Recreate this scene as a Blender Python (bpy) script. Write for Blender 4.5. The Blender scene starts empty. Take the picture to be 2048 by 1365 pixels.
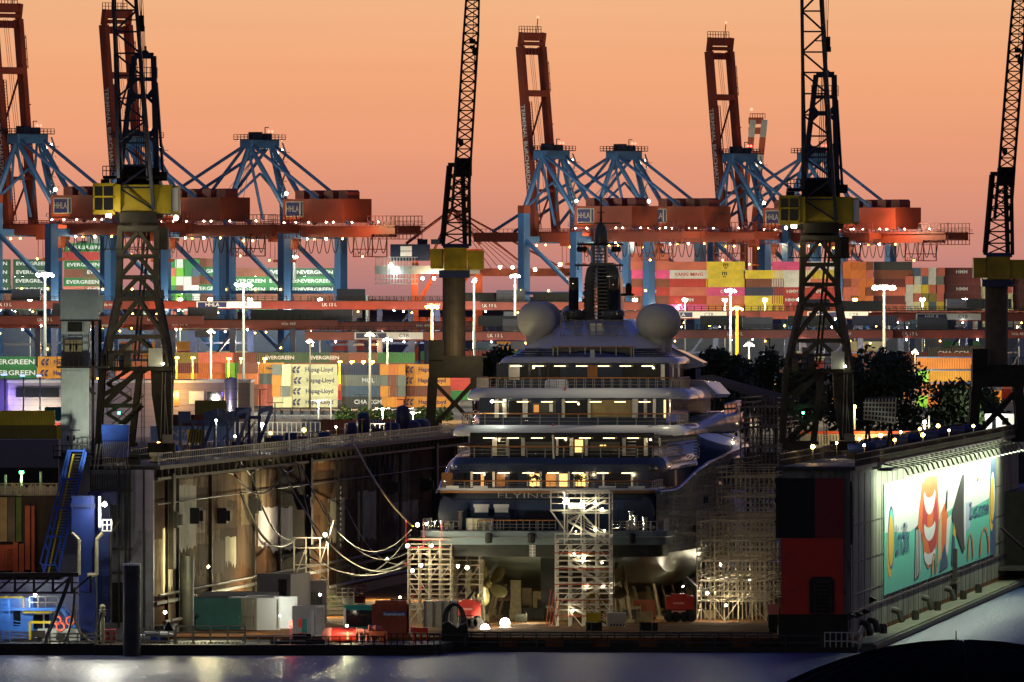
import bpy, math, random
from mathutils import Vector, Matrix
R = math.radians
rnd = random.Random(7)
C = bpy.context.scene.collection
F, CZ, HY = 26000.0, 31.6, 615.0
def P(px, py, d): return Vector(((px-1024)/F*d, d, CZ+(HY-py)/F*d))
def XX(px, d): return (px-1024)/F*d
def ZZ(py, d): return CZ+(HY-py)/F*d
ORG = {}

# ---------------------------------------------------------------- mesh builder
class MB:
    def __init__(s, M=None):
        s.v = []; s.f = []; s.mi = []; s.M = M; s.cur = 0
    def add(s, vs, fs):
        o = len(s.v)
        s.v += [(s.M @ Vector(v)) if s.M else Vector(v) for v in vs]
        s.f += [tuple(i+o for i in f) for f in fs]
        s.mi += [s.cur]*len(fs)
        return s
    def box(s, x0, x1, y0, y1, z0, z1):
        return s.add([(x0,y0,z0),(x1,y0,z0),(x1,y1,z0),(x0,y1,z0),(x0,y0,z1),(x1,y0,z1),(x1,y1,z1),(x0,y1,z1)],
              [(0,3,2,1),(4,5,6,7),(0,1,5,4),(1,2,6,5),(2,3,7,6),(3,0,4,7)])
    def cbox(s, c, sx, sy, sz): return s.box(c[0]-sx/2, c[0]+sx/2, c[1]-sy/2, c[1]+sy/2, c[2]-sz/2, c[2]+sz/2)
    def frame(s, p, q):
        d = (Vector(q)-Vector(p)); L = d.length
        if L < 1e-6: return None
        d /= L
        u = d.cross(Vector((0,0,1)))
        if u.length < 1e-3: u = Vector((1,0,0))
        u.normalize(); w = u.cross(d)
        return u, w
    def bar(s, p, q, a, b=None):
        b = b or a; fr = s.frame(p, q)
        if not fr: return s
        u, w = fr; p = Vector(p); q = Vector(q); vs = []
        for c in (p, q):
            for i, j in ((-1,-1),(1,-1),(1,1),(-1,1)): vs.append(c+u*(a/2*i)+w*(b/2*j))
        return s.add(vs, [(0,1,2,3),(7,6,5,4),(0,4,5,1),(1,5,6,2),(2,6,7,3),(3,7,4,0)])
    def tube(s, p, q, r, n=6, r2=None):
        r2 = r if r2 is None else r2; fr = s.frame(p, q)
        if not fr: return s
        u, w = fr; p = Vector(p); q = Vector(q); vs = []
        for c, rr in ((p, r), (q, r2)):
            for k in range(n):
                t = 2*math.pi*k/n; vs.append(c+u*(rr*math.cos(t))+w*(rr*math.sin(t)))
        return s.add(vs, [(k,(k+1)%n,n+(k+1)%n,n+k) for k in range(n)]+[tuple(range(n-1,-1,-1)), tuple(range(n,2*n))])
    def path(s, pts, r, n=5):
        pts = [Vector(p) for p in pts]; vs = []; m = len(pts)
        for i, p in enumerate(pts):
            fr = s.frame(pts[max(0,i-1)], pts[min(m-1,i+1)])
            u, w = fr
            for k in range(n):
                t = 2*math.pi*k/n; vs.append(p+u*(r*math.cos(t))+w*(r*math.sin(t)))
        fs = [(i*n+k, i*n+(k+1)%n, (i+1)*n+(k+1)%n, (i+1)*n+k) for i in range(m-1) for k in range(n)]
        fs += [tuple(range(n-1,-1,-1)), tuple(range((m-1)*n, m*n))]
        return s.add(vs, fs)
    def lathe(s, c, prof, n=16):
        vs = []; c = Vector(c)
        for r, z in prof:
            for k in range(n):
                t = 2*math.pi*k/n; vs.append(c+Vector((r*math.cos(t), r*math.sin(t), z)))
        m = len(prof)
        fs = [(i*n+k, i*n+(k+1)%n, (i+1)*n+(k+1)%n, (i+1)*n+k) for i in range(m-1) for k in range(n)]
        fs += [tuple(range(n-1,-1,-1)), tuple(range((m-1)*n, m*n))]
        return s.add(vs, fs)
    def sphere(s, c, r, n=16, m=10, sz=1.0):
        return s.lathe(c, [(max(1e-3, r*math.sin(math.pi*i/m)), -r*sz*math.cos(math.pi*i/m)) for i in range(m+1)], n)
    def prism(s, poly, z0, z1):
        n = len(poly)
        return s.add([(x,y,z0) for x,y in poly]+[(x,y,z1) for x,y in poly],
            [(k,(k+1)%n,n+(k+1)%n,n+k) for k in range(n)]+[tuple(range(n-1,-1,-1)), tuple(range(n,2*n))])
    def slab(s, poly, y0, y1):          # polygon in x,z extruded along y
        n = len(poly)
        return s.add([(x,y0,z) for x,z in poly]+[(x,y1,z) for x,z in poly],
            [((k+1)%n,k,n+k,n+(k+1)%n) for k in range(n)]+[tuple(range(n)), tuple(range(2*n-1,n-1,-1))])
    def strip(s, A, B):                 # ruled sheet between two polylines
        n = len(A)
        return s.add(list(A)+list(B), [(i,i+1,n+i+1,n+i) for i in range(n-1)])
    def rings(s, rs, close=True, cap=True):
        n = len(rs[0]); vs = [v for r in rs for v in r]
        fs = []
        for i in range(len(rs)-1):
            for k in range(n if close else n-1):
                fs.append((i*n+k, i*n+(k+1)%n, (i+1)*n+(k+1)%n, (i+1)*n+k))
        if cap: fs += [tuple(range(n-1,-1,-1)), tuple(range((len(rs)-1)*n, len(rs)*n))]
        return s.add(vs, fs)
    def lattice(s, c0, c1, nseg, r, rb=None, sides=(0,1,2,3), cross=True, ring=True):
        """four chords from quad c0 to quad c1 with zigzag lacing"""
        rb = rb or r*.6
        c0 = [Vector(v) for v in c0]; c1 = [Vector(v) for v in c1]
        for a, b in zip(c0, c1): s.bar(a, b, 2*r)
        for k in range(nseg):
            t0, t1 = k/nseg, (k+1)/nseg
            for i in sides:
                j = (i+1) % 4
                A0 = c0[i].lerp(c1[i], t0); B0 = c0[j].lerp(c1[j], t0)
                A1 = c0[i].lerp(c1[i], t1); B1 = c0[j].lerp(c1[j], t1)
                if k % 2: s.bar(A0, B1, 2*rb)
                else: s.bar(B0, A1, 2*rb)
                if cross:
                    if k % 2: s.bar(B0, A1, 2*rb)
                    else: s.bar(A0, B1, 2*rb)
                if ring: s.bar(A1, B1, 2*rb)
        return s
    def build(s, name, mat, parent=None, smooth=False, origin=None):
        me = bpy.data.meshes.new(name)
        if parent is not None: o0 = ORG.get(parent.name, Vector((0,0,0)))
        elif origin is not None: o0 = Vector(origin)
        else:
            xs = [v.x for v in s.v]; ys = [v.y for v in s.v]; zs = [v.z for v in s.v]
            o0 = Vector(((min(xs)+max(xs))/2, (min(ys)+max(ys))/2, min(zs)))
        me.from_pydata([tuple(v-o0) for v in s.v], [], s.f)
        for m in (mat if isinstance(mat, (list, tuple)) else [mat]): me.materials.append(m)
        me.polygons.foreach_set('material_index', s.mi)
        if smooth: me.polygons.foreach_set('use_smooth', [True]*len(me.polygons))
        me.update()
        o = bpy.data.objects.new(name, me); C.objects.link(o)
        if parent is not None: o.parent = parent
        else: o.location = o0
        ORG[o.name] = o0
        if smooth == 'auto':
            me.set_sharp_from_angle(angle=R(40))
        return o
def tag(o, label=None, cat=None, group=None, kind=None):
    if label: o['label'] = label
    if cat: o['category'] = cat
    if group: o['group'] = group
    if kind: o['kind'] = kind
    return o
def thing(name, label, cat, loc=(0,0,0), group=None):
    o = bpy.data.objects.new(name, None); C.objects.link(o); o.location = loc
    o.empty_display_size = .3
    ORG[o.name] = Vector(loc)
    return tag(o, label, cat, group)
def dup(root, loc, rz=None, label=None, scale=None):
    def cp(o, par):
        c = o.copy(); C.objects.link(c)
        if par is not None: c.parent = par
        for ch in list(KIDS.get(o.name, ())): cp(ch, c)
        return c
    r = cp(root, None); r.location = loc
    if rz is not None: r.rotation_euler = (0,0,rz)
    if scale: r.scale = (scale,)*3
    if label: r['label'] = label
    return r
KIDS = {}
def index_kids():
    KIDS.clear()
    for o in C.objects:
        if o.parent: KIDS.setdefault(o.parent.name, []).append(o)
TXT = {}
def text_mesh(t, size=1.0, ext=0.01, bold=0.0, align='CENTER'):
    key = (t, size, ext, bold, align)
    if key not in TXT:
        cu = bpy.data.curves.new('lettering', 'FONT'); cu.body = t; cu.size = size; cu.extrude = ext
        cu.offset = bold; cu.align_x = align; cu.align_y = 'CENTER'; cu.resolution_u = 2
        ob = bpy.data.objects.new('lettering', cu); C.objects.link(ob)
        dg = bpy.context.evaluated_depsgraph_get()
        me = bpy.data.meshes.new_from_object(ob.evaluated_get(dg))
        me.materials.clear()
        bpy.data.objects.remove(ob); bpy.data.curves.remove(cu)
        TXT[key] = me
    return TXT[key]
def letters(t, size, mat, M, parent=None, sx=1.0, bold=0.0, name='lettering', ext=0.01, align='CENTER'):
    """M places the text; parent-local coordinates"""
    me = text_mesh(t, size, ext, bold, align).copy()
    me.materials.append(mat)
    me.transform(M @ Matrix.Diagonal((sx,1,1,1)))
    o = bpy.data.objects.new(name, me); C.objects.link(o)
    if parent is not None: o.parent = parent
    return o
def T(x, y, z): return Matrix.Translation((x, y, z))
def RX(a): return Matrix.Rotation(a, 4, 'X')
def RY(a): return Matrix.Rotation(a, 4, 'Y')
def RZ(a): return Matrix.Rotation(a, 4, 'Z')
UP = RX(math.pi/2)

# ---------------------------------------------------------------- materials
def mat(name, c, rough=.5, metal=0., var=.3, sc=.5, bump=0., rust=0., rustc=(.10,.045,.02), stretch=(1,1,1), coat=0., objcol=False, spec=.5):
    m = bpy.data.materials.new(name); m.use_nodes = True
    nt = m.node_tree; N = nt.nodes; L = nt.links; b = N['Principled BSDF']
    b.inputs['Roughness'].default_value = rough; b.inputs['Metallic'].default_value = metal
    b.inputs['Coat Weight'].default_value = coat
    b.inputs['Specular IOR Level'].default_value = spec
    tc = N.new('ShaderNodeTexCoord'); mp = N.new('ShaderNodeMapping'); mp.inputs['Scale'].default_value = stretch
    L.new(tc.outputs['Object'], mp.inputs['Vector'])
    nz = N.new('ShaderNodeTexNoise'); nz.inputs['Scale'].default_value = sc; nz.inputs['Detail'].default_value = 6; nz.inputs['Roughness'].default_value = .65
    L.new(mp.outputs[0], nz.inputs['Vector'])
    mr = N.new('ShaderNodeMapRange'); mr.inputs[1].default_value = .3; mr.inputs[2].default_value = .7
    mr.inputs[3].default_value = 1-var; mr.inputs[4].default_value = 1+var
    L.new(nz.outputs['Fac'], mr.inputs[0])
    if objcol:
        oi = N.new('ShaderNodeObjectInfo'); src = oi.outputs['Color']
    else:
        rg = N.new('ShaderNodeRGB'); rg.outputs[0].default_value = (*c, 1); src = rg.outputs[0]
    mx = N.new('ShaderNodeMix'); mx.data_type = 'RGBA'; mx.blend_type = 'MULTIPLY'; mx.inputs[0].default_value = 1
    L.new(src, mx.inputs[6]); L.new(mr.outputs[0], mx.inputs[7]); out = mx.outputs[2]
    if rust > 0:
        n2 = N.new('ShaderNodeTexNoise'); n2.inputs['Scale'].default_value = sc*1.7; n2.inputs['Detail'].default_value = 8; n2.inputs['Roughness'].default_value = .7
        mp2 = N.new('ShaderNodeMapping'); mp2.inputs['Scale'].default_value = (1,1,.25); mp2.inputs['Location'].default_value = (31,7,3)
        L.new(tc.outputs['Object'], mp2.inputs['Vector']); L.new(mp2.outputs[0], n2.inputs['Vector'])
        r2 = N.new('ShaderNodeMapRange'); r2.inputs[1].default_value = .72-rust*.35; r2.inputs[2].default_value = .80-rust*.3
        L.new(n2.outputs['Fac'], r2.inputs[0])
        m2 = N.new('ShaderNodeMix'); m2.data_type = 'RGBA'; L.new(r2.outputs[0], m2.inputs[0]); L.new(out, m2.inputs[6]); m2.inputs[7].default_value = (*rustc, 1)
        out = m2.outputs[2]
    L.new(out, b.inputs['Base Color'])
    if bump:
        bp = N.new('ShaderNodeBump'); bp.inputs['Strength'].default_value = bump; bp.inputs['Distance'].default_value = .1
        L.new(nz.outputs['Fac'], bp.inputs['Height']); L.new(bp.outputs[0], b.inputs['Normal'])
    return m
def emi(name, c, s):
    m = bpy.data.materials.new(name); m.use_nodes = True; b = m.node_tree.nodes['Principled BSDF']
    b.inputs['Base Color'].default_value = (*c, 1); b.inputs['Emission Color'].default_value = (*c, 1); b.inputs['Emission Strength'].default_value = s
    return m
M = {}
M['blue'] = mat('crane_blue_paint', (.06,.16,.36), .4, var=.2, sc=.15, rust=.1)
M['pole'] = mat('mast_pole_paint', (.12,.12,.105), .5, var=.15)
M['red'] = mat('crane_red_paint', (.27,.045,.018), .5, var=.25, sc=.12, rust=.1)
M['redd'] = mat('gantry_red_paint', (.20,.028,.02), .5, var=.25, sc=.15)
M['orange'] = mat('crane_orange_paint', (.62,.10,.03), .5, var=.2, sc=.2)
M['navy'] = mat('navy_paint', (.012,.02,.05), .45, var=.3, sc=.6, rust=.12)
M['dblue'] = mat('dark_blue_steel', (.02,.035,.12), .4, var=.3, sc=.5, rust=.1)
M['mblue2'] = mat('deep_blue_paint', (.012,.03,.16), .45, var=.3, sc=.7, rust=.15)
M['mblue'] = mat('bright_blue_paint', (.02,.09,.45), .4, var=.3, sc=.7, rust=.12)
M['lblue'] = mat('light_blue_paint', (.07,.25,.75), .4, var=.2, sc=.7)
M['yellow'] = mat('crane_yellow_paint', (.50,.36,.012), .45, var=.3, sc=.6, rust=.12)
M['black'] = mat('blackened_steel', (.022,.018,.012), .6, var=.5, sc=.8, spec=.3, rust=.2)
M['steel'] = mat('grimy_steel', (.06,.052,.038), .6, .3, var=.45, sc=.9, rust=.3)
M['tower'] = mat('weathered_tower_steel', (.055,.046,.028), .55, .2, var=.5, sc=.7, rust=.25)
M['galv'] = mat('galvanised_steel', (.45,.45,.42), .35, .6, var=.2, sc=2)
M['chrome'] = mat('polished_steel', (.7,.68,.62), .15, .95, var=.1, sc=2)
M['white'] = mat('white_paint', (.62,.62,.58), .45, var=.15, sc=.6, rust=.06)
M['ywhite'] = mat('yacht_pearl_paint', (.60,.60,.58), .25, var=.03, sc=.3, coat=.7)
M['yblue'] = mat('yacht_dark_blue_paint', (.016,.028,.065), .22, var=.05, sc=.3, coat=.8)
M['yhull'] = mat('yacht_grey_blue_paint', (.07,.10,.145), .13, var=.04, sc=.3, coat=1.)
M['yblack'] = mat('antifouling_black', (.022,.024,.017), .38, var=.5, sc=.8, bump=.1)
M['yband'] = mat('platform_grey_paint', (.16,.21,.22), .3, var=.08, sc=.4)
M['dglass'] = mat('dark_tinted_glass', (.012,.014,.018), .06, var=.1, coat=.5)
M['wood'] = mat('varnished_teak', (.34,.14,.035), .3, var=.3, sc=3, stretch=(1,1,4))
M['gold'] = mat('bronze_alloy', (.32,.25,.12), .3, .9, var=.2, sc=2)
M['beige'] = mat('beige_canvas', (.30,.24,.11), .8, var=.2, sc=1.5, bump=.3)
M['radome'] = mat('radome_shell', (.55,.53,.44), .5, var=.05, sc=.6)
M['mast'] = mat('mast_dark_green_grey', (.06,.065,.052), .3, var=.15, sc=1, coat=.4)
M['rustred'] = mat('rust_red_steel', (.30,.055,.02), .6, var=.35, sc=.6, rust=.2)
M['fire'] = mat('fire_red_paint', (.50,.03,.02), .45, var=.2, sc=1, rust=.08)
M['dred'] = mat('dull_red_paint', (.62,.03,.012), .55, var=.25, sc=.3, rust=.08)
M['dred2'] = mat('maroon_paint', (.22,.012,.014), .5, var=.25, sc=.3)
M['pink'] = mat('salmon_paint', (.75,.25,.20), .5, var=.15)
M['teal'] = mat('teal_paint', (.02,.26,.28), .45, var=.2, sc=.7, rust=.06)
M['concrete'] = mat('stained_concrete', (.26,.26,.21), .75, var=.4, sc=.15, rust=.28, rustc=(.08,.075,.045), bump=.2)
M['signw'] = mat('sign_frame_paint', (.34,.32,.26), .5, var=.05)
M['wallc'] = mat('quay_building_wall', (.19,.175,.185), .7, var=.12, sc=.2)
M['grey'] = mat('grey_cladding', (.46,.50,.44), .5, var=.25, sc=.4, rust=.12)
M['scaf'] = mat('scaffold_tube', (.42,.36,.26), .4, .5, var=.3, sc=3, rust=.25, rustc=(.25,.09,.05))
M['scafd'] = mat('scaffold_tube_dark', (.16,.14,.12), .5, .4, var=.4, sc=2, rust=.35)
M['scafw'] = mat('scaffold_white_tube', (.62,.60,.52), .4, .3, var=.2, sc=3, rust=.25, rustc=(.5,.12,.09))
M['plank'] = mat('scaffold_plank', (.26,.19,.10), .7, var=.35, sc=2)
M['hose'] = mat('rubber_hose', (.02,.02,.018), .6, var=.2)
M['hosey'] = mat('yellow_hose', (.45,.28,.05), .5, var=.2)
M['hosew'] = mat('pale_hose', (.20,.18,.14), .5, var=.2)
M['container'] = mat('container_paint', (1,1,1), .5, var=.18, sc=.35, objcol=True)
M['letw'] = mat('white_lettering', (.8,.8,.76), .5, var=.02)
M['letn'] = mat('navy_lettering', (.015,.02,.11), .5, var=.02)
M['letk'] = mat('black_lettering', (.015,.015,.015), .5, var=.02)
M['lety'] = mat('dull_gold_lettering', (.50,.40,.20), .5, var=.02)
M['letr'] = mat('red_lettering', (.55,.03,.03), .5, var=.02)
M['column'] = mat('crane_column_steel', (.11,.085,.05), .6, .1, var=.4, sc=.5, rust=.25)
M['pile'] = mat('pile_steel', (.05,.055,.05), .55, .3, var=.5, sc=.5, rust=.2)
M['tyre'] = mat('rubber_fender', (.012,.012,.012), .7, var=.3)
M['ycrane'] = mat('crate_cream', (.70,.66,.45), .5, var=.12, sc=2)
M['bark'] = mat('tree_bark', (.05,.035,.02), .85, var=.3)
M['leaf'] = mat('dark_foliage', (.022,.042,.012), .7, var=.5, sc=.35)
M['bush'] = mat('shrub_foliage', (.06,.12,.02), .7, var=.5, sc=.35)
M['dome'] = mat('dome_membrane', (.004,.0045,.004), .9, var=.2, sc=.1, spec=.05)
M['silo'] = mat('silo_steel', (.35,.35,.36), .3, .9, var=.12, sc=.6)
M['hill'] = mat('distant_hill', (.10,.07,.09), .9, var=.2, sc=.002)
M['land'] = mat('quay_paving', (.014,.013,.012), .8, var=.35, sc=.05)
E = {}
E['cool'] = emi('lamp_cool_white', (.95,1,.90), 60)
E['warm'] = emi('lamp_warm_white', (1,.88,.60), 60)
E['sodium'] = emi('lamp_sodium', (1,.48,.06), 45)
E['redl'] = emi('lamp_red', (1,.03,.02), 25)
E['green'] = emi('lamp_green', (.05,1,.35), 25)
E['win'] = emi('lit_window_warm', (1,.62,.20), 1.6)
E['wins'] = emi('lit_window_soft', (1,.45,.12), .35)
E['winc'] = emi('lit_window_cool', (.9,1,.8), 2.0)
E['winb'] = emi('lit_window_blue', (.25,.35,1.), 2.5)
E['strip'] = emi('deck_strip_light', (1,.70,.32), 7)
LN = [0]
def light(loc, power, col=(1,.9,.7), rad=.3, kind='POINT', aim=None, size=1.2, blend=.5):
    l = bpy.data.lights.new('lamp_light', kind); l.energy = power; l.color = col
    if kind == 'SPOT':
        l.spot_size = size; l.spot_blend = blend
    l.shadow_soft_size = rad
    o = bpy.data.objects.new('lamp_light', l); C.objects.link(o); o.location = loc
    if aim is not None: o.rotation_euler = (Vector(aim)-Vector(loc)).to_track_quat('-Z','Y').to_euler()
    LN[0] += 1
    return o
WARM, COOL, SOD, BLU, GRN = (1,.86,.58), (.92,1,.86), (1,.52,.14), (.25,.25,1), (.8,1,.7)

def bulbs(pts, r, name, m, t, sz=1.0):
    for p in pts:
        b = MB(); b.sphere(p, r, 8, 6, sz); b.build(name, m, t)
# ---------------------------------------------------------------- camera, sky
cam = bpy.data.cameras.new('camera'); co = bpy.data.objects.new('camera', cam); C.objects.link(co)
co.location = (0,0,CZ); co.rotation_euler = (R(90),0,0)
cam.sensor_width = 36; cam.lens = F/2048*36; cam.shift_y = -(682.5-HY)/2048; cam.shift_x = 0
cam.clip_start = 10; cam.clip_end = 60000
sc = bpy.context.scene; sc.camera = co
sc.view_settings.view_transform = 'Standard'; sc.view_settings.look = 'None'
sc.view_settings.exposure = 0; sc.view_settings.gamma = 1
sc.cycles.use_light_tree = True; sc.cycles.max_bounces = 6; sc.cycles.diffuse_bounces = 2; sc.cycles.glossy_bounces = 3
sc.cycles.sample_clamp_indirect = 4; sc.cycles.caustics_reflective = False; sc.cycles.caustics_refractive = False
W = bpy.data.worlds.new('World'); sc.world = W; W.use_nodes = True
nt = W.node_tree; N = nt.nodes; L = nt.links; bg = N['Background']
tc = N.new('ShaderNodeTexCoord'); sp = N.new('ShaderNodeSeparateXYZ'); L.new(tc.outputs['Generated'], sp.inputs[0])
# after sunset: afterglow over the western horizon (+Y), dusk blue above and behind
ma = N.new('ShaderNodeMath'); ma.operation = 'ARCSINE'; L.new(sp.outputs['Z'], ma.inputs[0])
mr = N.new('ShaderNodeMapRange'); mr.inputs[1].default_value = 0; mr.inputs[2].default_value = R(40); L.new(ma.outputs[0], mr.inputs[0])
pw = N.new('ShaderNodeMath'); pw.operation = 'POWER'; pw.inputs[1].default_value = .5; L.new(mr.outputs[0], pw.inputs[0])
def srgb(r, g, b): return tuple(((c/255+.055)/1.055)**2.4 if c > 10 else c/255/12.92 for c in (r,g,b))
def ramp(stops):
    r = N.new('ShaderNodeValToRGB'); e = r.color_ramp.elements
    while len(e) > 1: e.remove(e[-1])
    for i, (p, c) in enumerate(stops):
        q = e[0] if i == 0 else e.new(p)
        q.position = p; q.color = (*c, 1)
    L.new(pw.outputs[0], r.inputs[0]); return r
f = lambda deg: (deg/40)**.5
west = ramp([(0, srgb(166,112,112)), (f(.08), srgb(180,125,124)), (f(.25), srgb(204,137,123)), (f(.42), srgb(217,144,121)), (f(.7), srgb(235,157,121)),
    (f(1.0), srgb(243,168,122)), (f(1.4), srgb(241,180,134)), (f(3), srgb(190,160,148)), (f(6), srgb(88,92,134)), (f(12), srgb(52,64,126)), (f(22), srgb(46,58,120)), (1, srgb(52,58,98))])
east = ramp([(0, srgb(108,96,76)), (f(8), srgb(94,88,80)), (f(25), srgb(66,70,98)), (1, srgb(52,58,98))])
my = N.new('ShaderNodeMapRange'); my.inputs[1].default_value = -.1; my.inputs[2].default_value = .75; L.new(sp.outputs['Y'], my.inputs[0])
mx = N.new('ShaderNodeMix'); mx.data_type = 'RGBA'; L.new(my.outputs[0], mx.inputs[0]); L.new(east.outputs[0], mx.inputs[6]); L.new(west.outputs[0], mx.inputs[7])
mpw = N.new('ShaderNodeMapping'); mpw.inputs['Scale'].default_value = (9,9,160); L.new(tc.outputs['Generated'], mpw.inputs['Vector'])
nzw = N.new('ShaderNodeTexNoise'); nzw.inputs['Scale'].default_value = 1.6; nzw.inputs['Detail'].default_value = 4; L.new(mpw.outputs[0], nzw.inputs['Vector'])
mrw = N.new('ShaderNodeMapRange'); mrw.inputs[1].default_value = .3; mrw.inputs[2].default_value = .7; mrw.inputs[3].default_value = .965; mrw.inputs[4].default_value = 1.03; L.new(nzw.outputs['Fac'], mrw.inputs[0])
mxw = N.new('ShaderNodeMix'); mxw.data_type = 'RGBA'; mxw.blend_type = 'MULTIPLY'; mxw.inputs[0].default_value = 1; L.new(mx.outputs[2], mxw.inputs[6]); L.new(mrw.outputs[0], mxw.inputs[7])
L.new(mxw.outputs[2], bg.inputs[0]); bg.inputs[1].default_value = 1.0

# ---------------------------------------------------------------- setting
def water():
    m = bpy.data.materials.new('river_water'); m.use_nodes = True
    nt = m.node_tree; N = nt.nodes; L = nt.links; b = N['Principled BSDF']
    b.inputs['Base Color'].default_value = (.045,.075,.17,1); b.inputs['Specular IOR Level'].default_value = .2; b.inputs['Roughness'].default_value = .33; b.inputs['IOR'].default_value = 1.33
    tc = N.new('ShaderNodeTexCoord')
    mp = N.new('ShaderNodeMapping'); mp.inputs['Scale'].default_value = (2.2,1.0,1); L.new(tc.outputs['Object'], mp.inputs['Vector']); b.inputs['Specular Tint'].default_value = (.40,.52,.92,1)
    n1 = N.new('ShaderNodeTexNoise'); n1.inputs['Scale'].default_value = 1.0; n1.inputs['Detail'].default_value = 5; n1.inputs['Roughness'].default_value = .6
    L.new(mp.outputs[0], n1.inputs['Vector'])
    bp = N.new('ShaderNodeBump'); bp.inputs['Strength'].default_value = .9; bp.inputs['Distance'].default_value = .30
    L.new(n1.outputs['Fac'], bp.inputs['Height']); L.new(bp.outputs[0], b.inputs['Normal'])
    mb = MB(); mb.add([(-6000,-500,0),(6000,-500,0),(6000,2350,0),(-6000,2350,0)], [(0,1,2,3)])
    tag(mb.build('water', m, origin=(0,0,0)), kind='structure')
water()
mb = MB(); mb.add([(-9000,2330,5.6),(9000,2330,5.6),(9000,30000,5.6),(-9000,30000,5.6)], [(0,1,2,3)])
mb.add([(-9000,2330,-2),(9000,2330,-2),(9000,2330,5.6),(-9000,2330,5.6)], [(0,1,2,3)])
tag(mb.build('ground', M['land'], origin=(0,2330,0)), kind='structure')
def hills():
    mb = MB(); d = 11000; A = []; B = []
    r = random.Random(3)
    for i in range(81):
        px = -400+i*36; h = 600-4*math.sin(i*.5)-3*r.random()
        A.append(P(px,640,d)); B.append(P(px, h, d))
    Bk = [v+Vector((0,500,-6)) for v in B]
    mb.strip(A, B); mb.strip(B, Bk)
    tag(mb.build('hills', M['hill']), kind='structure')
hills()
# ---------------------------------------------------------------- container terminal, 3.2 - 4.2 km away
GZ = 5.6
ORD = ['lowest','second up','third up','fourth up','fifth up','sixth up','seventh up','eighth up','ninth up']
COLS = {'green':(.015,.17,.035),'lime':(.18,.50,.02),'dgreen':(.012,.07,.03),'brown':(.22,.055,.022),'red':(.45,.03,.02),'orange':(.65,.17,.03),
 'amber':(.75,.30,.03),'cream':(.72,.68,.38),'grey':(.16,.18,.15),'navy':(.02,.03,.08),'blue':(.06,.11,.18),'yellow':(.72,.55,.03),'pink':(.75,.08,.25),
 'white':(.70,.70,.64),'charcoal':(.03,.035,.035),'teal':(.01,.2,.15),'maroon':(.14,.02,.02),'sky':(.25,.36,.6),'salmon':(.62,.15,.09),'olive':(.25,.21,.03)}
CNAME = dict(dgreen='dark green', lime='lime green', amber='amber orange', navy='dark navy', sky='pale blue', blue='slate blue')
def cont_mesh(L):
    H, Wd = 2.7, 2.44; mb = MB()
    x, y = L/2, Wd/2
    n = int(L/.55)
    for sgn in (-1, 1):                       # corrugated long sides
        A = []; B = []
        for i in range(n*2+1):
            X = -x+.1+(L-.2)*i/(n*2); Y = sgn*(y-.02-(.05 if (i//1) % 2 else 0))
            A.append((X, Y, .12)); B.append((X, Y, H-.1))
        mb.strip(A, B)
    mb.box(-x+.1, x-.1, -y+.07, y-.07, .1, H-.02)
    for sx in (-1, 1):
        for sy in (-1, 1):
            mb.box(sx*x-.09*(sx+1), sx*x-.09*(sx-1), sy*y-.09*(sy+1), sy*y-.09*(sy-1), 0, H)
    for sy in (-1, 1):
        for z0, z1 in ((0,.14),(H-.12,H)): mb.box(-x+.18, x-.18, sy*y-.05*(sy+1), sy*y-.05*(sy-1), z0, z1)
    for sx in (-1, 1):                        # door bars and end rails
        for k in (-.75,-.3,.3,.75): mb.box(sx*(x-.1)-.03, sx*(x-.1)+.09, k-.03, k+.03, .15, H-.15)
        for z0, z1 in ((0,.14),(H-.12,H)): mb.box(sx*x-.06*(sx+1), sx*x-.06*(sx-1), -y+.18, y-.18, z0, z1)
    me = bpy.data.meshes.new('container_%d' % L)
    me.from_pydata([tuple(v) for v in mb.v], [], mb.f); me.materials.append(M['container']); me.update()
    return me
CM = {40: cont_mesh(12.19), 20: cont_mesh(6.06)}
def cont(loc, col, label, group, L=40, rz=0., text=None, tc='letw', ts=1.25, tx=0, sx=1.1, bold=.03):
    o = bpy.data.objects.new('shipping_container', CM[L]); C.objects.link(o)
    o.location = loc; o.rotation_euler = (0,0,rz)
    c = COLS[col]; k = rnd.uniform(.85,1.12); o.color = (c[0]*k, c[1]*k, c[2]*k, 1)
    tag(o, label, 'container', group); ORG[o.name] = Vector(loc)
    if text:
        if text == 'MSC':
            letters('m', 2.1, M['letk'], T(tx,-1.26,1.75) @ UP, o, 1.1, .05); letters('sc', 1.1, M['letk'], T(tx,-1.26,.72) @ UP, o, 1.1, .03)
        else:
            letters(text, ts, M[tc], T(tx,-1.26,1.32) @ UP, o, sx, bold)
        if text == 'Hapag-Lloyd':
            mb = MB()
            for k in (0, 1.0):
                mb.slab([(-5.3+k,1.35),(-4.7+k,2.15),(-4.1+k,2.15),(-4.7+k,1.4)], -1.27, -1.23)
                mb.slab([(-5.3+k,1.25),(-4.7+k,1.25),(-4.4+k,.5),(-5.0+k,.5)], -1.27, -1.23)
            mb.build('emblem', M['letn'], None, origin=(0,0,0)).parent = o
    return o
def cname(c): return CNAME.get(c, c)
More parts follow.
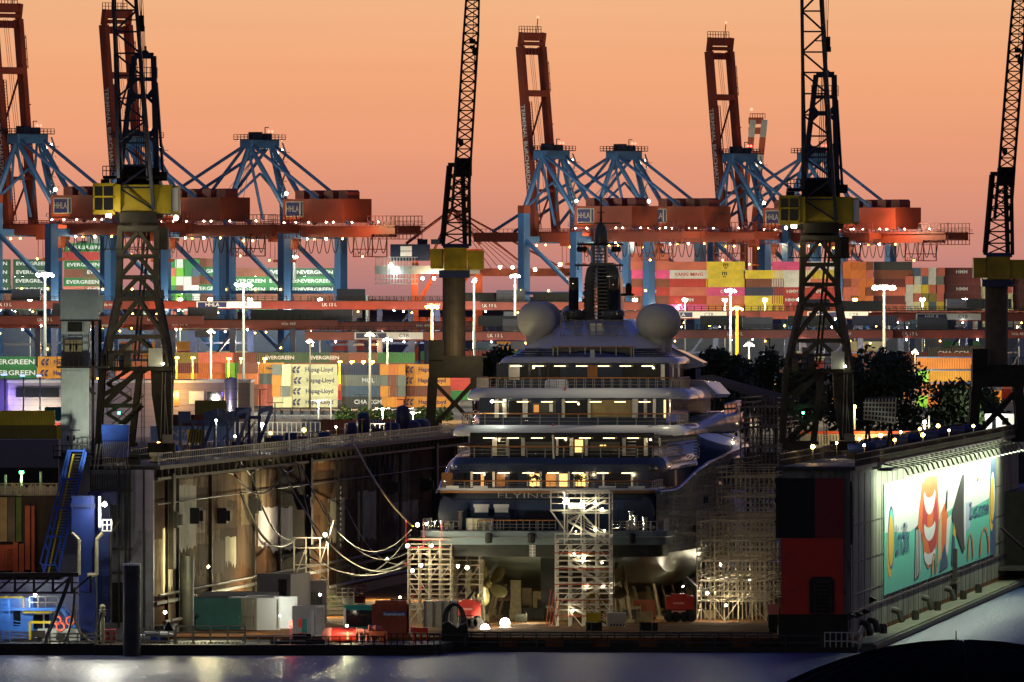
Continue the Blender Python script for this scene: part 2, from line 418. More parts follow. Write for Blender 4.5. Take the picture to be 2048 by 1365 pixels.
def stack(px, py, d, rows, where, group, L=40, text=None, tc='letw', ts=1.25, tx=0, sx=1.1, side='long'):
    """px = left edge, py = foot of the lowest box; rows = colours from the bottom (text per row may be given)"""
    s = F/d
    for i, r in enumerate(rows):
        if not r: continue
        n_ = sum(1 for q in rows[:i] if q)
        col, t, c = (r+(None,None))[:3] if isinstance(r, tuple) else (r, text, None)
        lw = (12.19 if L == 40 else 6.06) if side == 'long' else 2.44
        loc = (XX(px, d)+lw/2+(rnd.uniform(-.25,.25)), d, ZZ(py, d)+2.72*i)
        lab = f"{cname(col)} container" + (' with emblem' if t in ('Hapag-Lloyd','MSC') else ' with lettering' if t else '') + f", {ORD[n_]} {where}"
        cont(loc, col, lab, group, L, 0 if side == 'long' else math.pi/2, t, c or tc, ts, tx, sx)

# --- the ship behind the left cranes
g1 = 'containers stacked aboard the ship behind the left cranes'
EV = 'EVERGREEN'
ev = lambda s: [({'g':('green',EV),'d':('dgreen',EV),'b':'brown','r':'red','n':('green',None),'c':'salmon','m':'maroon'}[k] if k != '.' else None) for k in s]
D1 = 4090
# foot of stacks at about y = 655
for px, py, seq, wh in ((-55,640,'ddbdddd','at the far left behind the blue leg'),(25,640,'bdbdddd','in the stack left of the ship bridge'),
    (128,625,'bdcgbgrg','in the bright stack beside the ship bridge'),(168,640,'dbddbd','in the stack behind the grey lift tower'),
    (380,638,'bgbgbgb','in the stack right of the left yellow crane tower'),
    (459,640,'bgbggbb'[:6]+'','right of the tall white lamp mast'),(533,640,'mdbggd','in the stack under the yard mast lamp'),(596,640,'bmbdgd','in the rightmost stack of the left ship')):
    stack(px, py, D1, [None]+ev(seq)[1:], wh, g1, text=None, ts=1.55, sx=1.25)
g2 = 'containers seen end on aboard the left ship'
r2 = random.Random(5)
for k in range(5):
    seq = [r2.choice(['green','salmon','white','green','brown','blue','lime','green']) for _ in range(7)]
    stack(322+k*15.6, 640, D1+2, seq, f"in the {['first','second','third','fourth','fifth'][k]} end-on column right of the left lattice tower", g2, side='end')
# --- the ship behind the right cranes
g3 = 'containers stacked aboard the ship behind the right cranes'; g4 = 'containers seen end on aboard the right ship'
D2 = 4150
Rr = {'o':'orange','b':'brown','s':'salmon','y':('yellow','MSC'),'p':'pink','P':('pink','ONE','letw'),'w':('white','YANG MING','letr'),'h':('red','HMM','letw'),'k':('red','K LINE','letw'),
      'n':'navy','r':'red','W':'white','g':'grey','H':('maroon','HMM','letw'),'m':'maroon','d':'charcoal','Y':('yellow',None),'l':'olive'}
for px, py, seq, wh in ((1180,660,'obsbm','in the stack just right of the yacht mast'),(1262,660,'oobbhbPss','in the stack right of the lowered boom crane leg'),
    (1338,660,'osphsrws','in the stack left of the yellow boxes'),(1412,660,'oposPYyyy'[:7]+'y','in the stack with the tallest yellow box'),(1490,660,'ooYYnbY','right of the yellow lettered boxes'),
    (1545,660,'rkrhhWWp','in the pink stack beside the right lattice tower'),(1600,660,'prkrhsYW','hidden partly by the right lattice tower'),
    (1748,660,'dmsmsmbd','in the stack beside the tall right mast lamp'),(1886,655,'dmHmHmH','in the maroon stack before the round column'),(2026,655,'mmHmmm','at the right edge beyond the round crane column')):
    stack(px, py, D2, [None,None]+[Rr[k] for k in seq][2:], wh, g3, ts=1.5, sx=1.1)
nm = ['first','second','third','fourth','fifth','sixth','seventh']
for k in range(4):
    seq = ['brown','salmon','salmon','orange','orange','orange','orange','orange'][:8]
    stack(1685+k*15.2, 660, D2+2, [None,None]+[r2.choice(['orange','salmon','orange','brown']) for _ in range(6)], f"in the {nm[k]} end-on column right of the lattice tower", g4, side='end')
for k in range(5):
    stack(1811+k*15.2, 655, D2+2, [r2.choice(['white','olive','grey','yellow','white','salmon','cream','blue']) for _ in range(7 if k else 6)], f"in the {nm[k]} pale end-on column before the maroon boxes", g4, side='end')
for k in range(4):
    stack(1964+k*15.2, 655, D2+2, [r2.choice(['white','grey','cream','salmon','grey']) for _ in range(6)], f"in the {nm[k]} end-on column beside the round crane column", g4, side='end')
def ship(name, label, x0, x1, d, py, bridge=None):
    t = thing(name, label, 'ship', (XX((x0+x1)/2, d), d+16, 0))
    a, b = XX(x0, d), XX(x1, d); z = ZZ(py, d)
    mb = MB(); w = 20
    mb.rings([[(a-6,d+w,-1),(a,d-2,-1),(a,d-2+2*w,-1)], [(a-2,d+w,z),(a+10,d-4,z),(a+10,d+2*w,z)], ], cap=False)
    mb.box(a, b, d-4, d+2*w, -1, z)
    mb.build('hull', M['navy'], t)
    mb = MB()
    n = int((b-a)/14)
    for k in range(n+1): mb.box(a+14*k+12.6, a+14*k+13.4, d-1.4, d+2*w-2, z, z+9)
    mb.build('lashing_bridge', M['galv'], t)
    mb = MB(); r = random.Random(int(d))
    bulbs([(a+(b-a)*r.random(), d-2.2, z+r.choice((1.5,4,9.3,14.8))) for k in range(46)], .24, 'deck_light', E['cool' if x0 < 500 else 'warm'], t)
    if bridge:
        p0, p1, q = bridge
        mb = MB(); mb.box(XX(p0,d), XX(p1,d), d+6, d+26, z, ZZ(q,d)); mb.box(XX(p0,d)-3, XX(p1,d)+3, d+8, d+20, ZZ(q+26,d), ZZ(q+12,d))
        mb.box(XX((p0+p1)/2,d)-3, XX((p0+p1)/2,d)+3, d+14, d+22, ZZ(q,d), ZZ(q-22,d))
        mb.build('deckhouse', M['white'], t)
        mb = MB()
        for i in range(7):
            for k in range(6):
                x = XX(p0,d)+(XX(p1,d)-XX(p0,d))*(k+.5)/6
                if (i*5+k*3) % 4: mb.box(x-.5, x+.5, d+5.8, d+5.95, ZZ(q+30+i*16,d)-.9, ZZ(q+30+i*16,d)+.3)
        mb.build('window', E['winc'], t)
    return t
ship('container_ship', 'container ship with white bridge stacked with green containers, behind the left cranes', -60, 690, 4092, 648, (172,214,470))
ship('container_ship', 'container ship with multicoloured containers behind the cranes right of the yacht', 1170, 2140, 4152, 664)

# --- ship to shore gantry cranes
def sts(raised):
    t = thing('gantry_crane', 'x', 'crane', (0,0,0), 'blue and red quay cranes')
    G = 23.5; Wd = 23.5; yc = Wd/2
    for x in (0, G):
        for y in (0, Wd):
            mb = MB(); mb.bar((x,y,0), (x,y,(50 if x else 56)), 2.6, 2.9); mb.build('leg', M['blue'], t)
            if x == 0:
                mb = MB(); mb.bar((x,y,56),(x,y,58.5),2.7,3.0); mb.build('leg_cap', M['red'], t)
    mb = MB()
    for y in (0, Wd):
        mb.bar((0,y,30.5),(G,y,30.5),1.0,1.0); mb.tube((0,y,48),(G,y,31.5),.75,8); mb.tube((0,y,29),(G,y,12),.7,8); mb.bar((0,y,10),(G,y,10),1.6,2.2)
    for x in (0, G):
        mb.bar((x,0,47.5),(x,Wd,47.5),1.6,2.2); mb.bar((x,0,10),(x,Wd,10),1.4,2)
    mb.build('portal_brace', M['blue'], t)
    mb = MB(); x1 = 64
    for y in (yc-4.5, yc+4.5): mb.box(-5, x1-10, y-.8, y+.8, 46.8, 50.2); mb.box(x1-10, x1, y-.8, y+.8, 47.6, 50.2)
    for x in (-4, 8, 20, 32, 44, 56, x1-1): mb.box(x-.5, x+.5, yc-4, yc+4, 48, 50)
    mb.build('main_girder', M['red'], t)
    mb = MB()
    for y in (yc-6.2, yc+6.2):
        mb.box(-4, x1+1, y-.55, y+.55, 49.6, 49.85)
        for z in (50.5, 51.0): mb.bar((-4,y,z),(x1+1,y,z),.12)
        for k in range(34): mb.bar((-4+k*2,y,49.8),(-4+k*2,y,51),.12)
    # end bogie and hanging maintenance cage
    for y in (yc-5, yc+5):
        for k in range(9): mb.bar((x1-12+k*1.6,y,46.2),(x1-12+k*1.6,y,53),.16)
        for z in (46.2,47.6,51.5,53): mb.bar((x1-12,y,z),(x1+1,y,z),.2)
    for a, b in ((50,53.5),(59,62.5)):
        pass
    for x in (44, 52):
        for y in (yc-3, yc+3): mb.bar((x,y,47),(x,y,41),.28)
    for z in (41,43.2):
        mb.bar((44,yc-3,z),(52,yc-3,z),.28); mb.bar((44,yc+3,z),(52,yc+3,z),.28)
    for k in range(8): mb.bar((44+k,yc-3,41),(44+k,yc-3,42.2),.14)
    mb.build('walkway', M['redd'], t)
    mb = MB(); mb.box(17,42.5,yc-6,yc+6,51.6,58.2); mb.box(16.4,43,yc-6.4,yc+6.4,51.2,51.6)
    h = mb.build('machinery_house', M['red'], t)
    for k in range(4):
        mb = MB(); x = 20.5+k*6.2
        mb.slab([(x-1.9,58.2),(x+1.9,58.2),(x+1.9,60.2),(x+1.3,60.8),(x-1.3,60.8),(x-1.9,60.2)], yc-2.5, yc+2.5)
        mb.build('roof_vent', M['redd'], h)
    mb = MB(); mb.box(18.6,25.6,yc-6.12,yc-6.02,53.2,57.2); sg = mb.build('sign', M['letn'], h)
    letters('HHLA', 2.6, M['signw'], T(21.2,yc-6.14,55.2) @ UP, sg, .8)
    mb = MB()
    for x0, x1_, z0, z1 in ((18.4,25.8,57.2,57.5),(18.4,25.8,52.9,53.2),(18.3,18.6,53,57.4),(25.6,25.9,53,57.4),(24.2,24.7,53.2,57.2)): mb.box(x0,x1_,yc-6.2,yc-6.03,z0,z1)
    mb.build('sign_frame', M['signw'], sg)
    # A-frame
    mb = MB()
    for y, yl in ((yc-4.6,0),(yc+4.6,Wd)):
        mb.tube((1,y,74),(0,yl,57),.8,8); mb.tube((1.4,y,74),(20,y,51),.75,8); mb.tube((2,y,74.6),(44,y,50.5),.52,8); mb.tube((.5,y,74),(7,y,52),.45,8)
        mb.tube((1,yc,66),(0,yl,57),.4,6)
    mb.box(-1.5,3,yc-6,yc+6,73.4,76); mb.build('a_frame', M['blue'], t)
    mb = MB(); mb.box(-3,4.5,yc-7.2,yc+7.2,76,76.25)
    for y in (yc-7.1,yc+7.1):
        for k in range(6): mb.bar((-3+k*1.5,y,76.2),(-3+k*1.5,y,77.6),.14)
        for z in (76.9,77.6): mb.bar((-3,y,z),(4.5,y,z),.13)
    for x in (-3,4.5):
        for k in range(11): mb.bar((x,yc-7.1+k*1.42,76.2),(x,yc-7.1+k*1.42,77.6),.14)
        for z in (76.9,77.6): mb.bar((x,yc-7.1,z),(x,yc+7.1,z),.13)
    mb.box(-1,2.5,yc-3,yc-.5,76.2,78.4); mb.box(-1,2.5,yc+1,yc+3.4,76.2,78); mb.bar((1,yc+2,78),(1,yc+2,79.8),.2); mb.bar((1,yc+2,79.8),(1,yc+3.5,79.8),.25)
    mb.build('apex_platform', M['navy'], t)
    mb = MB()
    bulbs([(1,y,78.6) for y in (yc+3.6, yc+5)], .35, 'warning_light', E['redl'], t)
    # stair tower between A-frame and leg
    mb = MB()
    for k in range(8):
        z = 52+k*2.9; x = 4+(.7 if k % 2 else -.7)
        mb.box(x-1,x+1,yc+6,yc+8,z,z+.15); mb.bar((x,yc+7,z),(x+(1.4 if k%2==0 else -1.4),yc+7,z+2.9),.5,.2)
        mb.bar((x-1,yc+6,z),(x-1,yc+6,z+1.2),.14); mb.bar((x+1,yc+6,z+1.1),(x-1,yc+6,z+1.1),.14)
    mb.build('stair', M['galv'], t)
    # festoon cable loops
    mb = MB()
    for k in range(13):
        x0 = 17+k*3.4; mb.path([(x0+3.0*i/8, yc-5.6, 46.6-4.6*(1-((i-4)/4)**2)) for i in range(9)], .17, 4)
    mb.build('festoon_cable', M['black'], t)
    # trolley and spreader gear under the girder
    mb = MB(); mb.box(8,15,yc-3.5,yc+3.5,45.5,47.2)
    for x in (8.5,10.5,12.5,14.5):
        for y in (yc-3, yc+3): mb.bar((x,y,45.5),(x,y,40+rnd.random()),.14)
    mb.box(8,15,yc-1.4,yc+1.4,39.4,40.2); mb.box(15,17.5,yc-3,yc-.6,43.2,46)
    mb.build('trolley', M['rustred'], t)
    def boom(m, a, b, w=1.7, h=2.6):
        for y in (yc-4.9, yc+4.9):
            m.bar((a[0],y,a[1]),(b[0],y,b[1]),w,h)
    if raised:
        bx0, bz0, bx1, bz1 = -2, 49, -9, 114
        lp = lambda f_: (bx0+(bx1-bx0)*f_, bz0+(bz1-bz0)*f_)
        mb = MB(); boom(mb, lp(0), lp(.93)); boom(mb, lp(.93), (bx1+1.2, bz1), 1.3, 1.6)
        for f_, hh in ((.98,2.6),(.70,2.0),(.22,1.0),(.945,1.2)):
            x, z = lp(f_); mb.box(x-1.2,x+1.4,yc-4.2,yc+4.2,z-hh/2,z+hh/2)
        bm = mb.build('raised_boom', M['red'], t)
        mb = MB()
        for k, (f0, f1) in enumerate(((.02,.22),(.22,.45),(.45,.69))):
            a, b = lp(f0), lp(f1); s_ = 1 if k % 2 else -1
            mb.bar((a[0],yc+s_*4,a[1]),(b[0],yc-s_*4,b[1]),.45)
        a, b = lp(.03), lp(.66); mb.bar((a[0]-.3,yc-2.6,a[1]),(b[0]-.3,yc-2.6,b[1]),.5); mb.bar((a[0]-.3,yc-1.4,a[1]),(b[0]-.3,yc-1.4,b[1]),.2)
        for k in range(46):
            x, z = lp(.03+.63*k/46); mb.bar((x-.3,yc-2.6,z),(x-.3,yc-1.4,z),.14)
        for f_ in (.3,.42,.55,.72,.75,.8,.85): x, z = lp(f_); mb.bar((x,yc+5.5,z),(x,yc+7.4,z),.3)
        a, b = lp(.71), lp(.86)
        mb.bar((a[0],yc+6.9,a[1]),(b[0],yc+6.9,b[1]),.15); mb.bar((a[0],yc+7.4,a[1]),(b[0],yc+7.4,b[1]),.15)
        x, z = lp(.93)
        for y in (yc-3,yc-1.5,yc,yc+1.6,yc+3.1): mb.cbox((x,y,z-1.5),.8,1.1,2.2)
        for k in range(9): mb.bar((bx1,yc-5+k*1.25,bz1),(bx1,yc-5+k*1.25,bz1+2),.16)
        for zz in (1,2): mb.bar((bx1,yc-5,bz1+zz),(bx1,yc+5,bz1+zz),.16)
        mb.bar((bx1,yc+3,bz1),(bx1,yc+3.6,bz1+5),.2)
        for k in range(3): a, b = lp(.2), lp(.93); mb.bar((a[0],yc+1+k*.8,a[1]),(b[0],yc-1+k*.8,b[1]),.09)
        mb.build('boom_fittings', M['redd'], bm)
        mb = MB(); mb.sphere((bx1,yc+3.6,bz1+5),.4,8,6); mb.build('warning_light', E['redl'], bm)
        a = lp(.43); ang = math.atan2(bz1-bz0, bx1-bx0)
        letters('TERMINAL BURCHARDKAI', 2.35, M['letw'], T(a[0]-.1,yc-4.9-.9,a[1]) @ RX(math.pi/2) @ RZ(ang+math.pi), bm, 1.0, .03)
        mb = MB()
        for y in (yc-4.4,yc+4.4): mb.tube((.5,y,74.5),(lp(.36)[0],y,lp(.36)[1]),.3,6); mb.tube((0,y,74),(lp(.03)[0],y,lp(.03)[1]+2),.4,6)
        mb.build('boom_stay', M['blue'], t)
    else:
        mb = MB()
        for y in (yc-4.9, yc+4.9): mb.box(-62,-6,y-.8,y+.8,47.2,50.2)
        for k in range(10): mb.box(-62+k*6,-61.2+k*6,yc-4.2,yc+4.2,48.2,49.6)
        for k in range(28): mb.bar((-62+k*2,yc-6,50.2),(-62+k*2,yc-6,51.3),.12)
        mb.bar((-62,yc-6,51.3),(-6,yc-6,51.3),.12)
        mb.build('lowered_boom', M['red'], t)
        mb = MB()
        for y in (yc-4.9, yc+4.9):
            mb.tube((0,y,74.6),(-26,y,50.5),.5,6); mb.tube((0,y,74.6),(-54,y,50.5),.5,6)
        for k in range(5): mb.tube((0,yc-2+k,74),(-6-5*k,yc-2+k,52),.1,4)
        mb.build('boom_stay', M['blue'], t)
    mb = MB()
    bulbs([(x,yc-6.5,51.2) for x in (18,23,28.5,36,39,47,58)], .2, 'work_light', E['warm'], t)
    bulbs([(3,yc+7,73),(4.6,yc+7.5,60)], .42, 'work_light', E['warm'], t)
    bulbs([(26,yc-4.6,46.3),(34,yc-4.6,46.3)], .34, 'work_light', E['warm'], t)
    bulbs([(x,y,z) for x,y,z in ((-1,yc-5,45.8),(3,yc-5,45.9),(12,yc-3,45.2),(19,yc-5.5,46.2),(30,yc-5.5,46.2),(42,yc-5.5,46.3),(48,yc-3.2,41),(7,yc-2,40),(14,yc-2,40),(0,-1.6,31.3),(12,-1,31.3),(23.5,-1.6,31.3),(0,-1.6,20),(23.5,-1.6,14))], .26, 'amber_light', E['sodium'], t)
    return t
pr, pl = sts(True), sts(False)
index_kids()
CR = [(55,3750,1,'quay crane with raised red boom at the left edge of the picture'),
 (275,3830,1,'quay crane with raised red boom directly behind the left yellow lattice crane'),
 (520,3880,0,'quay crane with lowered boom and bright lamp at its machinery house, left half'),
 (1105,4150,1,'quay crane with raised red boom just left of the yacht mast'),
 (1250,4165,0,'quay crane with lowered boom just right of the yacht mast'),
 (1482,4230,1,'quay crane with raised red boom left of the right yellow lattice crane'),
 (1632,4215,0,'quay crane with lowered boom behind the right yellow lattice crane')]
used = {0:False,1:False}
STS = []
for px, d, r_, lab in CR:
    src = pr if r_ else pl
    s = F/d; x = XX(px-57*4150/d*1.0, d)
    if not used[r_]:
        o = src; used[r_] = True; o.location = (x,d,GZ); o.rotation_euler = (0,0,-math.pi/4); o['label'] = lab
    else:
        o = dup(src, (x,d,GZ), -math.pi/4, lab)
    STS.append((o, px, d))
    # floodlights of the crane itself (portal lamps shine down on quay and deck stacks)
    c = Vector((x,d,GZ))
    light(c+Vector((16,-14,46)), 6e3, (1,.75,.4), .6)
    light(c+Vector((26,-16,26)), 8e3, COOL, .6)
    light(c+Vector((8,-13,62)), 2.5e3, WARM, .5)
light(Vector((XX(690,3840),3840,ZZ(452,3840))), 9e3, (1,.6,.3), .5)
light(Vector((XX(1770,4180),4180,ZZ(455,4180))), 1.6e4, (1,.6,.35), .5)

# --- far cranes
def far_crane():
    d = 5000; t = thing('gantry_crane', 'orange legged quay crane with dark navy machinery house, behind the central round crane', 'crane', P(850,720,d))
    mb = MB()
    for x in (830, 898, 958): mb.bar(P(x,735,d), P(x,500,d), 2.6,2.6)
    mb.build('leg', M['orange'], t)
    mb = MB(); mb.bar(P(820,510,d),P(965,510,d),3,4.4); mb.tube(P(885,520,d),P(835,610,d),.9,6); mb.bar(P(823,640,d),P(965,640,d),1.8); mb.tube(P(898,610,d),P(955,520,d),.9,6)
    mb.build('portal_brace', M['orange'], t)
    mb = MB(); y0 = 4994
    mb.box(XX(781,d),XX(860,d),y0,y0+14,ZZ(522,d),ZZ(489,d)); h = mb.build('machinery_house', M['navy'], t)
    for x in (835, 862):
        mb = MB(); mb.box(XX(x,d),XX(x+20,d),y0+2,y0+10,ZZ(489,d),ZZ(479,d)); mb.build('roof_vent', M['navy'], h)
    mb = MB(); mb.box(XX(801,d),XX(824,d),y0-.2,y0-.1,ZZ(513,d),ZZ(493,d)); sg = mb.build('sign', M['letw'], h)
    letters('EUROGATE', .95, M['letn'], T(XX(813,d)-ORG[h.name].x, y0-.25-ORG[h.name].y, ZZ(503,d)-ORG[h.name].z) @ UP, sg)
    mb = MB(); mb.box(XX(750,d),XX(960,d),y0+2,y0+12,ZZ(548,d),ZZ(532,d))
    for k in range(14):
        x = XX(752+k*6,d); mb.bar((x,y0,ZZ(568,d)),(x,y0,ZZ(515,d)),.25)
    for yy in (515,548,558,568): mb.bar((XX(750,d),y0,ZZ(yy,d)),(XX(836,d),y0,ZZ(yy,d)),.3)
    mb.build('main_girder', M['galv'], t)
    mb = MB()
    ap = P(905,418,d)
    for dx in (-3,3):
        o = Vector((0,dx,0)); mb.tube(ap+o,P(812,488,d)+o,.6,6); mb.tube(ap+o,P(860,520,d)+o,.6,6); mb.tube(ap+o,P(960,490,d)+o,.7,6); mb.tube(ap+o,P(1035,520,d)+o,.45,6); mb.tube(ap+o,P(1140,545,d)+o,.45,6)
    for k in range(6): mb.tube(ap+Vector((0,k,-2)),P(985+k*16,540,d),.12,4)
    mb.bar(P(940,545,d),P(1150,545,d),2.2,3); mb.build('boom', M['rustred'], t)
    mb = MB()
    for x, y in ((782,530),(845,557),(868,557),(950,560),(1000,535),(1025,535),(1070,540),(1120,530)): mb.sphere(P(x,y,d-9),.6,8,6)
    mb.build('work_light', E['warm'], t)
    light(P(790,545,d-14), 2.5e3, (.8,1,1), .6); light(P(870,560,d-16), 1.4e4, (1,.7,.4), .6)
    d = 5100; t = thing('gantry_crane', 'red and white banded crane boom raised far behind the second raised red boom', 'crane', P(1500,720,d))
    for i, (a, b) in enumerate((((1485,450),(1506,240)),((1508,450),(1529,240)))):
        for k in range(6):
            mb = MB(); q0 = Vector(P(*a,d)).lerp(P(*b,d),k/6); q1 = Vector(P(*a,d)).lerp(P(*b,d),(k+1)/6)
            mb.bar(q0,q1,2.2,2.4); mb.build('boom_girder', M['white'] if k % 2 else M['orange'], t)
    mb = MB()
    for y in (262,310):
        m2 = MB(); m2.bar(P(1497,y,d),P(1527,y,d),1.6,2.6); m2.build('cross_beam', M['orange'], t)
    mb.bar(P(1497,242,d),P(1527,242,d),1.6,2.6)
    light(P(1480,300,d-30), 9e3, WARM, .5)  # bare light added in front to brighten the banded boom
    for k in range(7): mb.bar(P(1500+k*5,238,d),P(1500+k*5,228,d),.25)
    mb.bar(P(1500,228,d),P(1530,228,d),.3); mb.build('cross_beam', M['orange'], t)
    mb = MB(); mb.sphere(P(1503,219,d),.6,8,6); mb.build('warning_light', E['redl'], t)
    mb = MB(); mb.bar(P(1488,700,d),P(1488,440,d),3); mb.bar(P(1512,700,d),P(1512,440,d),3); mb.build('leg', M['orange'], t)
far_crane()

# --- yard gantries (rail mounted) in front of the quay
def rmg():
    t = thing('yard_gantry', 'x', 'yard gantry', (0,0,0), 'red yard gantries')
    L = 46
    for y in (0, 7):
        mb = MB(); mb.box(-L,L,y-.7,y+.7,23.4,25.8); mb.build('girder', M['redd'], t)
    mb = MB()
    for y in (-1.3, 8.3):
        mb.bar((-L,y,27),(L,y,27),.12); mb.bar((-L,y,26.4),(L,y,26.4),.1)
        for k in range(47): mb.bar((-L+2*k,y,25.8),(-L+2*k,y,27),.12)
        mb.box(-L,L,y-.4,y+.4,25.6,25.8)
    mb.build('walkway', M['black'], t)
    for x in (-34, -18, 18, 34):
        mb = MB(); mb.bar((x,0,0),(x,0,23.4),1.5,1.5); mb.bar((x,7,0),(x,7,23.4),1.5,1.5); mb.bar((x,0,3),(x,7,3),1,1.2)
        mb.build('leg', M['dblue'], t)
    mb = MB()
    for a, b in ((-34,-18),(18,34)):
        mb = MB(); mb.bar((a,0,2),(b,0,23),.6); mb.bar((a,0,14),(b,0,14),.5); mb.build('brace', M['dblue'], t)
    mb = MB(); mb.box(-33,-15,-.86,-.74,23.7,25.5); sg = mb.build('sign', M['letw'], t)
    mb = MB(); mb.box(-32.6,-24.6,-.95,-.87,23.9,25.3); mb.build('plate', M['letn'], sg)
    letters('HHLA', 1.5, M['letw'], T(-28.6,-.99,24.6) @ UP, sg); letters('CTB', 1.4, M['letn'], T(-20,-.9,24.6) @ UP, sg)
    letters('LK 13 L', 1.3, M['letw'], T(4,-.78,24.6) @ UP, t); letters('hhla 468', 1.1, M['letw'], T(33,-.78,24.6) @ UP, t)
    mb = MB(); mb.box(6,14,.5,6.5,25.9,29); mb.box(8,13,1,6,21,23); mb.bar((9,2,21),(9,2,14),.12); mb.bar((12,2,21),(12,2,14),.12); mb.box(4,17,2,4.6,13.2,13.8)
    mb.build('trolley', M['navy'], t)
    mb = MB()
    bulbs([(x,-1.2,23) for x in (-38,-20,3,22)], .2, 'work_light', E['cool'], t)
    bulbs([(x,-1.2,22.9-abs(x)*.02) for x in (-44,-27,-12,12,27,40)]+[(x,-1.1,z) for x in (-34,-18,18,34) for z in (9,3.5)], .2, 'amber_light', E['sodium'], t)
    return t
rp = rmg(); index_kids()
RG = [(60,640,3450,'pale lit yard gantry girder at the far left above the green lettered boxes'),(330,648,3470,'yard gantry right of the left lattice crane foot'),(630,610,3620,'upper yard gantry girder left of the central crane column'),
 (600,652,3480,'lower yard gantry girder behind the cream container stack'),(950,612,3640,'gantry girder right of the central crane column'),(960,672,3420,'gantry girder just left of the yacht radomes'),(-20,610,3640,'dark upper yard gantry girder at the left edge'),
 (1440,668,3460,'gantry girder just right of the yacht radomes'),(1560,630,3650,'upper yard gantry girder behind the right lattice tower'),(1850,630,3640,'upper yard gantry girder beside the right mast lamp'),(1790,668,3470,'lower yard gantry girder above the right trees'),(2070,634,3600,'gantry girder at the right edge')]
for i, (px, py, d, lab) in enumerate(RG):
    loc = (XX(px,d), d, ZZ(py,d)-24.6)
    if i == 0: rp.location = loc; rp['label'] = lab
    else: dup(rp, loc, None, lab)
# blocks of boxes hanging about the gantries (upper tiers of the yard)
g5 = 'containers in the yard below the gantries'
for px, py, d, cols, wh in ((240,600,3560,['charcoal'],'under the gantry right of the lattice crane'),(500,640,3555,['charcoal'],'below the lettered gantry sign'),(590,640,3556,['charcoal'],'on the upper gantry left of the blue cab'),
  (925,605,3655,['charcoal'],'on the gantry girder right of the central column'),(1066,605,3655,['charcoal'],'on the gantry girder behind the left radomes'),(955,652,3490,['charcoal'],'between two red girders left of the radomes'),
  (1400,652,3490,['charcoal'],'between two girders right of the radomes'),(1575,652,3490,['charcoal'],'behind the right lattice tower foot'),(1705,652,3490,['navy'],'above the dark tree beside the mast'),(1680,622,3560,['charcoal'],'on the upper girder right of the lattice tower'),(1935,618,3560,['charcoal'],'on the upper girder before the maroon boxes'),(1820,660,3480,['blue'],'over the lamps at the right gantry')):
    stack(px, py, d, cols, wh, g5)
# half hidden rows of the yard under the girders: one mass
def yard_rows():
    mb = MB(); ms = [mat('row_'+k, COLS[k], .5, var=.2, sc=.3) for k in ('green','brown','orange','salmon','cream','red','amber','blue')]
    for row, d in enumerate((3640, 3700)):
        x = XX(-20, d)
        while x < XX(2060, d):
            L_ = rnd.choice((12.2,12.2,6.06,2.5,2.5))
            for k in range(rnd.randint(3,6) if row else rnd.randint(1,4)):
                mb.cur = rnd.randrange(8); z = GZ+2.72*k
                mb.box(x+.06, x+L_-.06, d, d+2.4, z+.02, z+2.66)
            x += L_+(.3 if rnd.random() < .8 else 5)
    tag(mb.build('container_rows', ms), 'half hidden mass of containers in the yard rows under the gantries', 'containers', None, 'stuff')
yard_rows()
for k in range(15): light(P(30+k*142, 690, 3610), 17000, (WARM, COOL, SOD)[k%3], .5)  # bare lights added before the yard rows to brighten them

# --- front rows of the yard
g6 = 'containers in the front yard stacks'
HL = 'Hapag-Lloyd'; D3 = 3280
def hl(c): return (c, HL, 'letn')
stack(580, 815, D3, [hl('cream')]*4, 'in the lit cream stack', g6, ts=1.55, tx=1.5, sx=.9)
stack(683, 815, D3+4, [('charcoal','CMA CGM','letw'),'blue',('grey','MOL','letw'),'navy'], 'in the grey stack right of the cream one', g6, ts=1.5, tx=.5, sx=1.0)
stack(805, 815, D3, [hl('amber'),'brown',hl('amber'),hl('amber')], 'in the amber stack beside the column crane', g6, ts=1.55, tx=1.5, sx=.9)
stack(518, 812, D3+6, ['salmon','salmon','grey',('amber','Hapag-Lloyd ','letn')], 'in the small stack left of the cream one', g6, L=20, ts=.72, tx=.7)
for k in range(2): stack(498+k*0-k*20, 812, D3+8, ['brown','rust' if 0 else 'brown','orange','brown'][:4], ['in the brown end-on column right of the steel tank','in the brown end-on column touching the steel tank'][k], g6, side='end')
for k in range(2): stack(546+k*17, 815, D3+2, [rnd.choice(['cream','grey','amber']) for _ in range(4)], ['in the end-on column two left of the cream lettering','in the end-on column touching the cream stack'][k], g6, side='end')
for k in range(3): stack(762+k*15, 815, D3+2, [rnd.choice(['brown','amber','orange','grey']) for _ in range(4)], ['in the end-on column beside the white lamp post','in the middle end-on column before the amber stack','in the end-on column touching the amber stack'][k], g6, side='end')
stack(-24, 757, D3-30, [('green',EV,'letw')]*2, 'in the green pair at the left edge', g6, ts=1.7, sx=1.3)
stack(76, 757, D3-30, [hl('amber')]*2, 'in the amber pair left of the lift tower', g6, ts=1.55, tx=1.5, sx=.9)
D4 = 3380
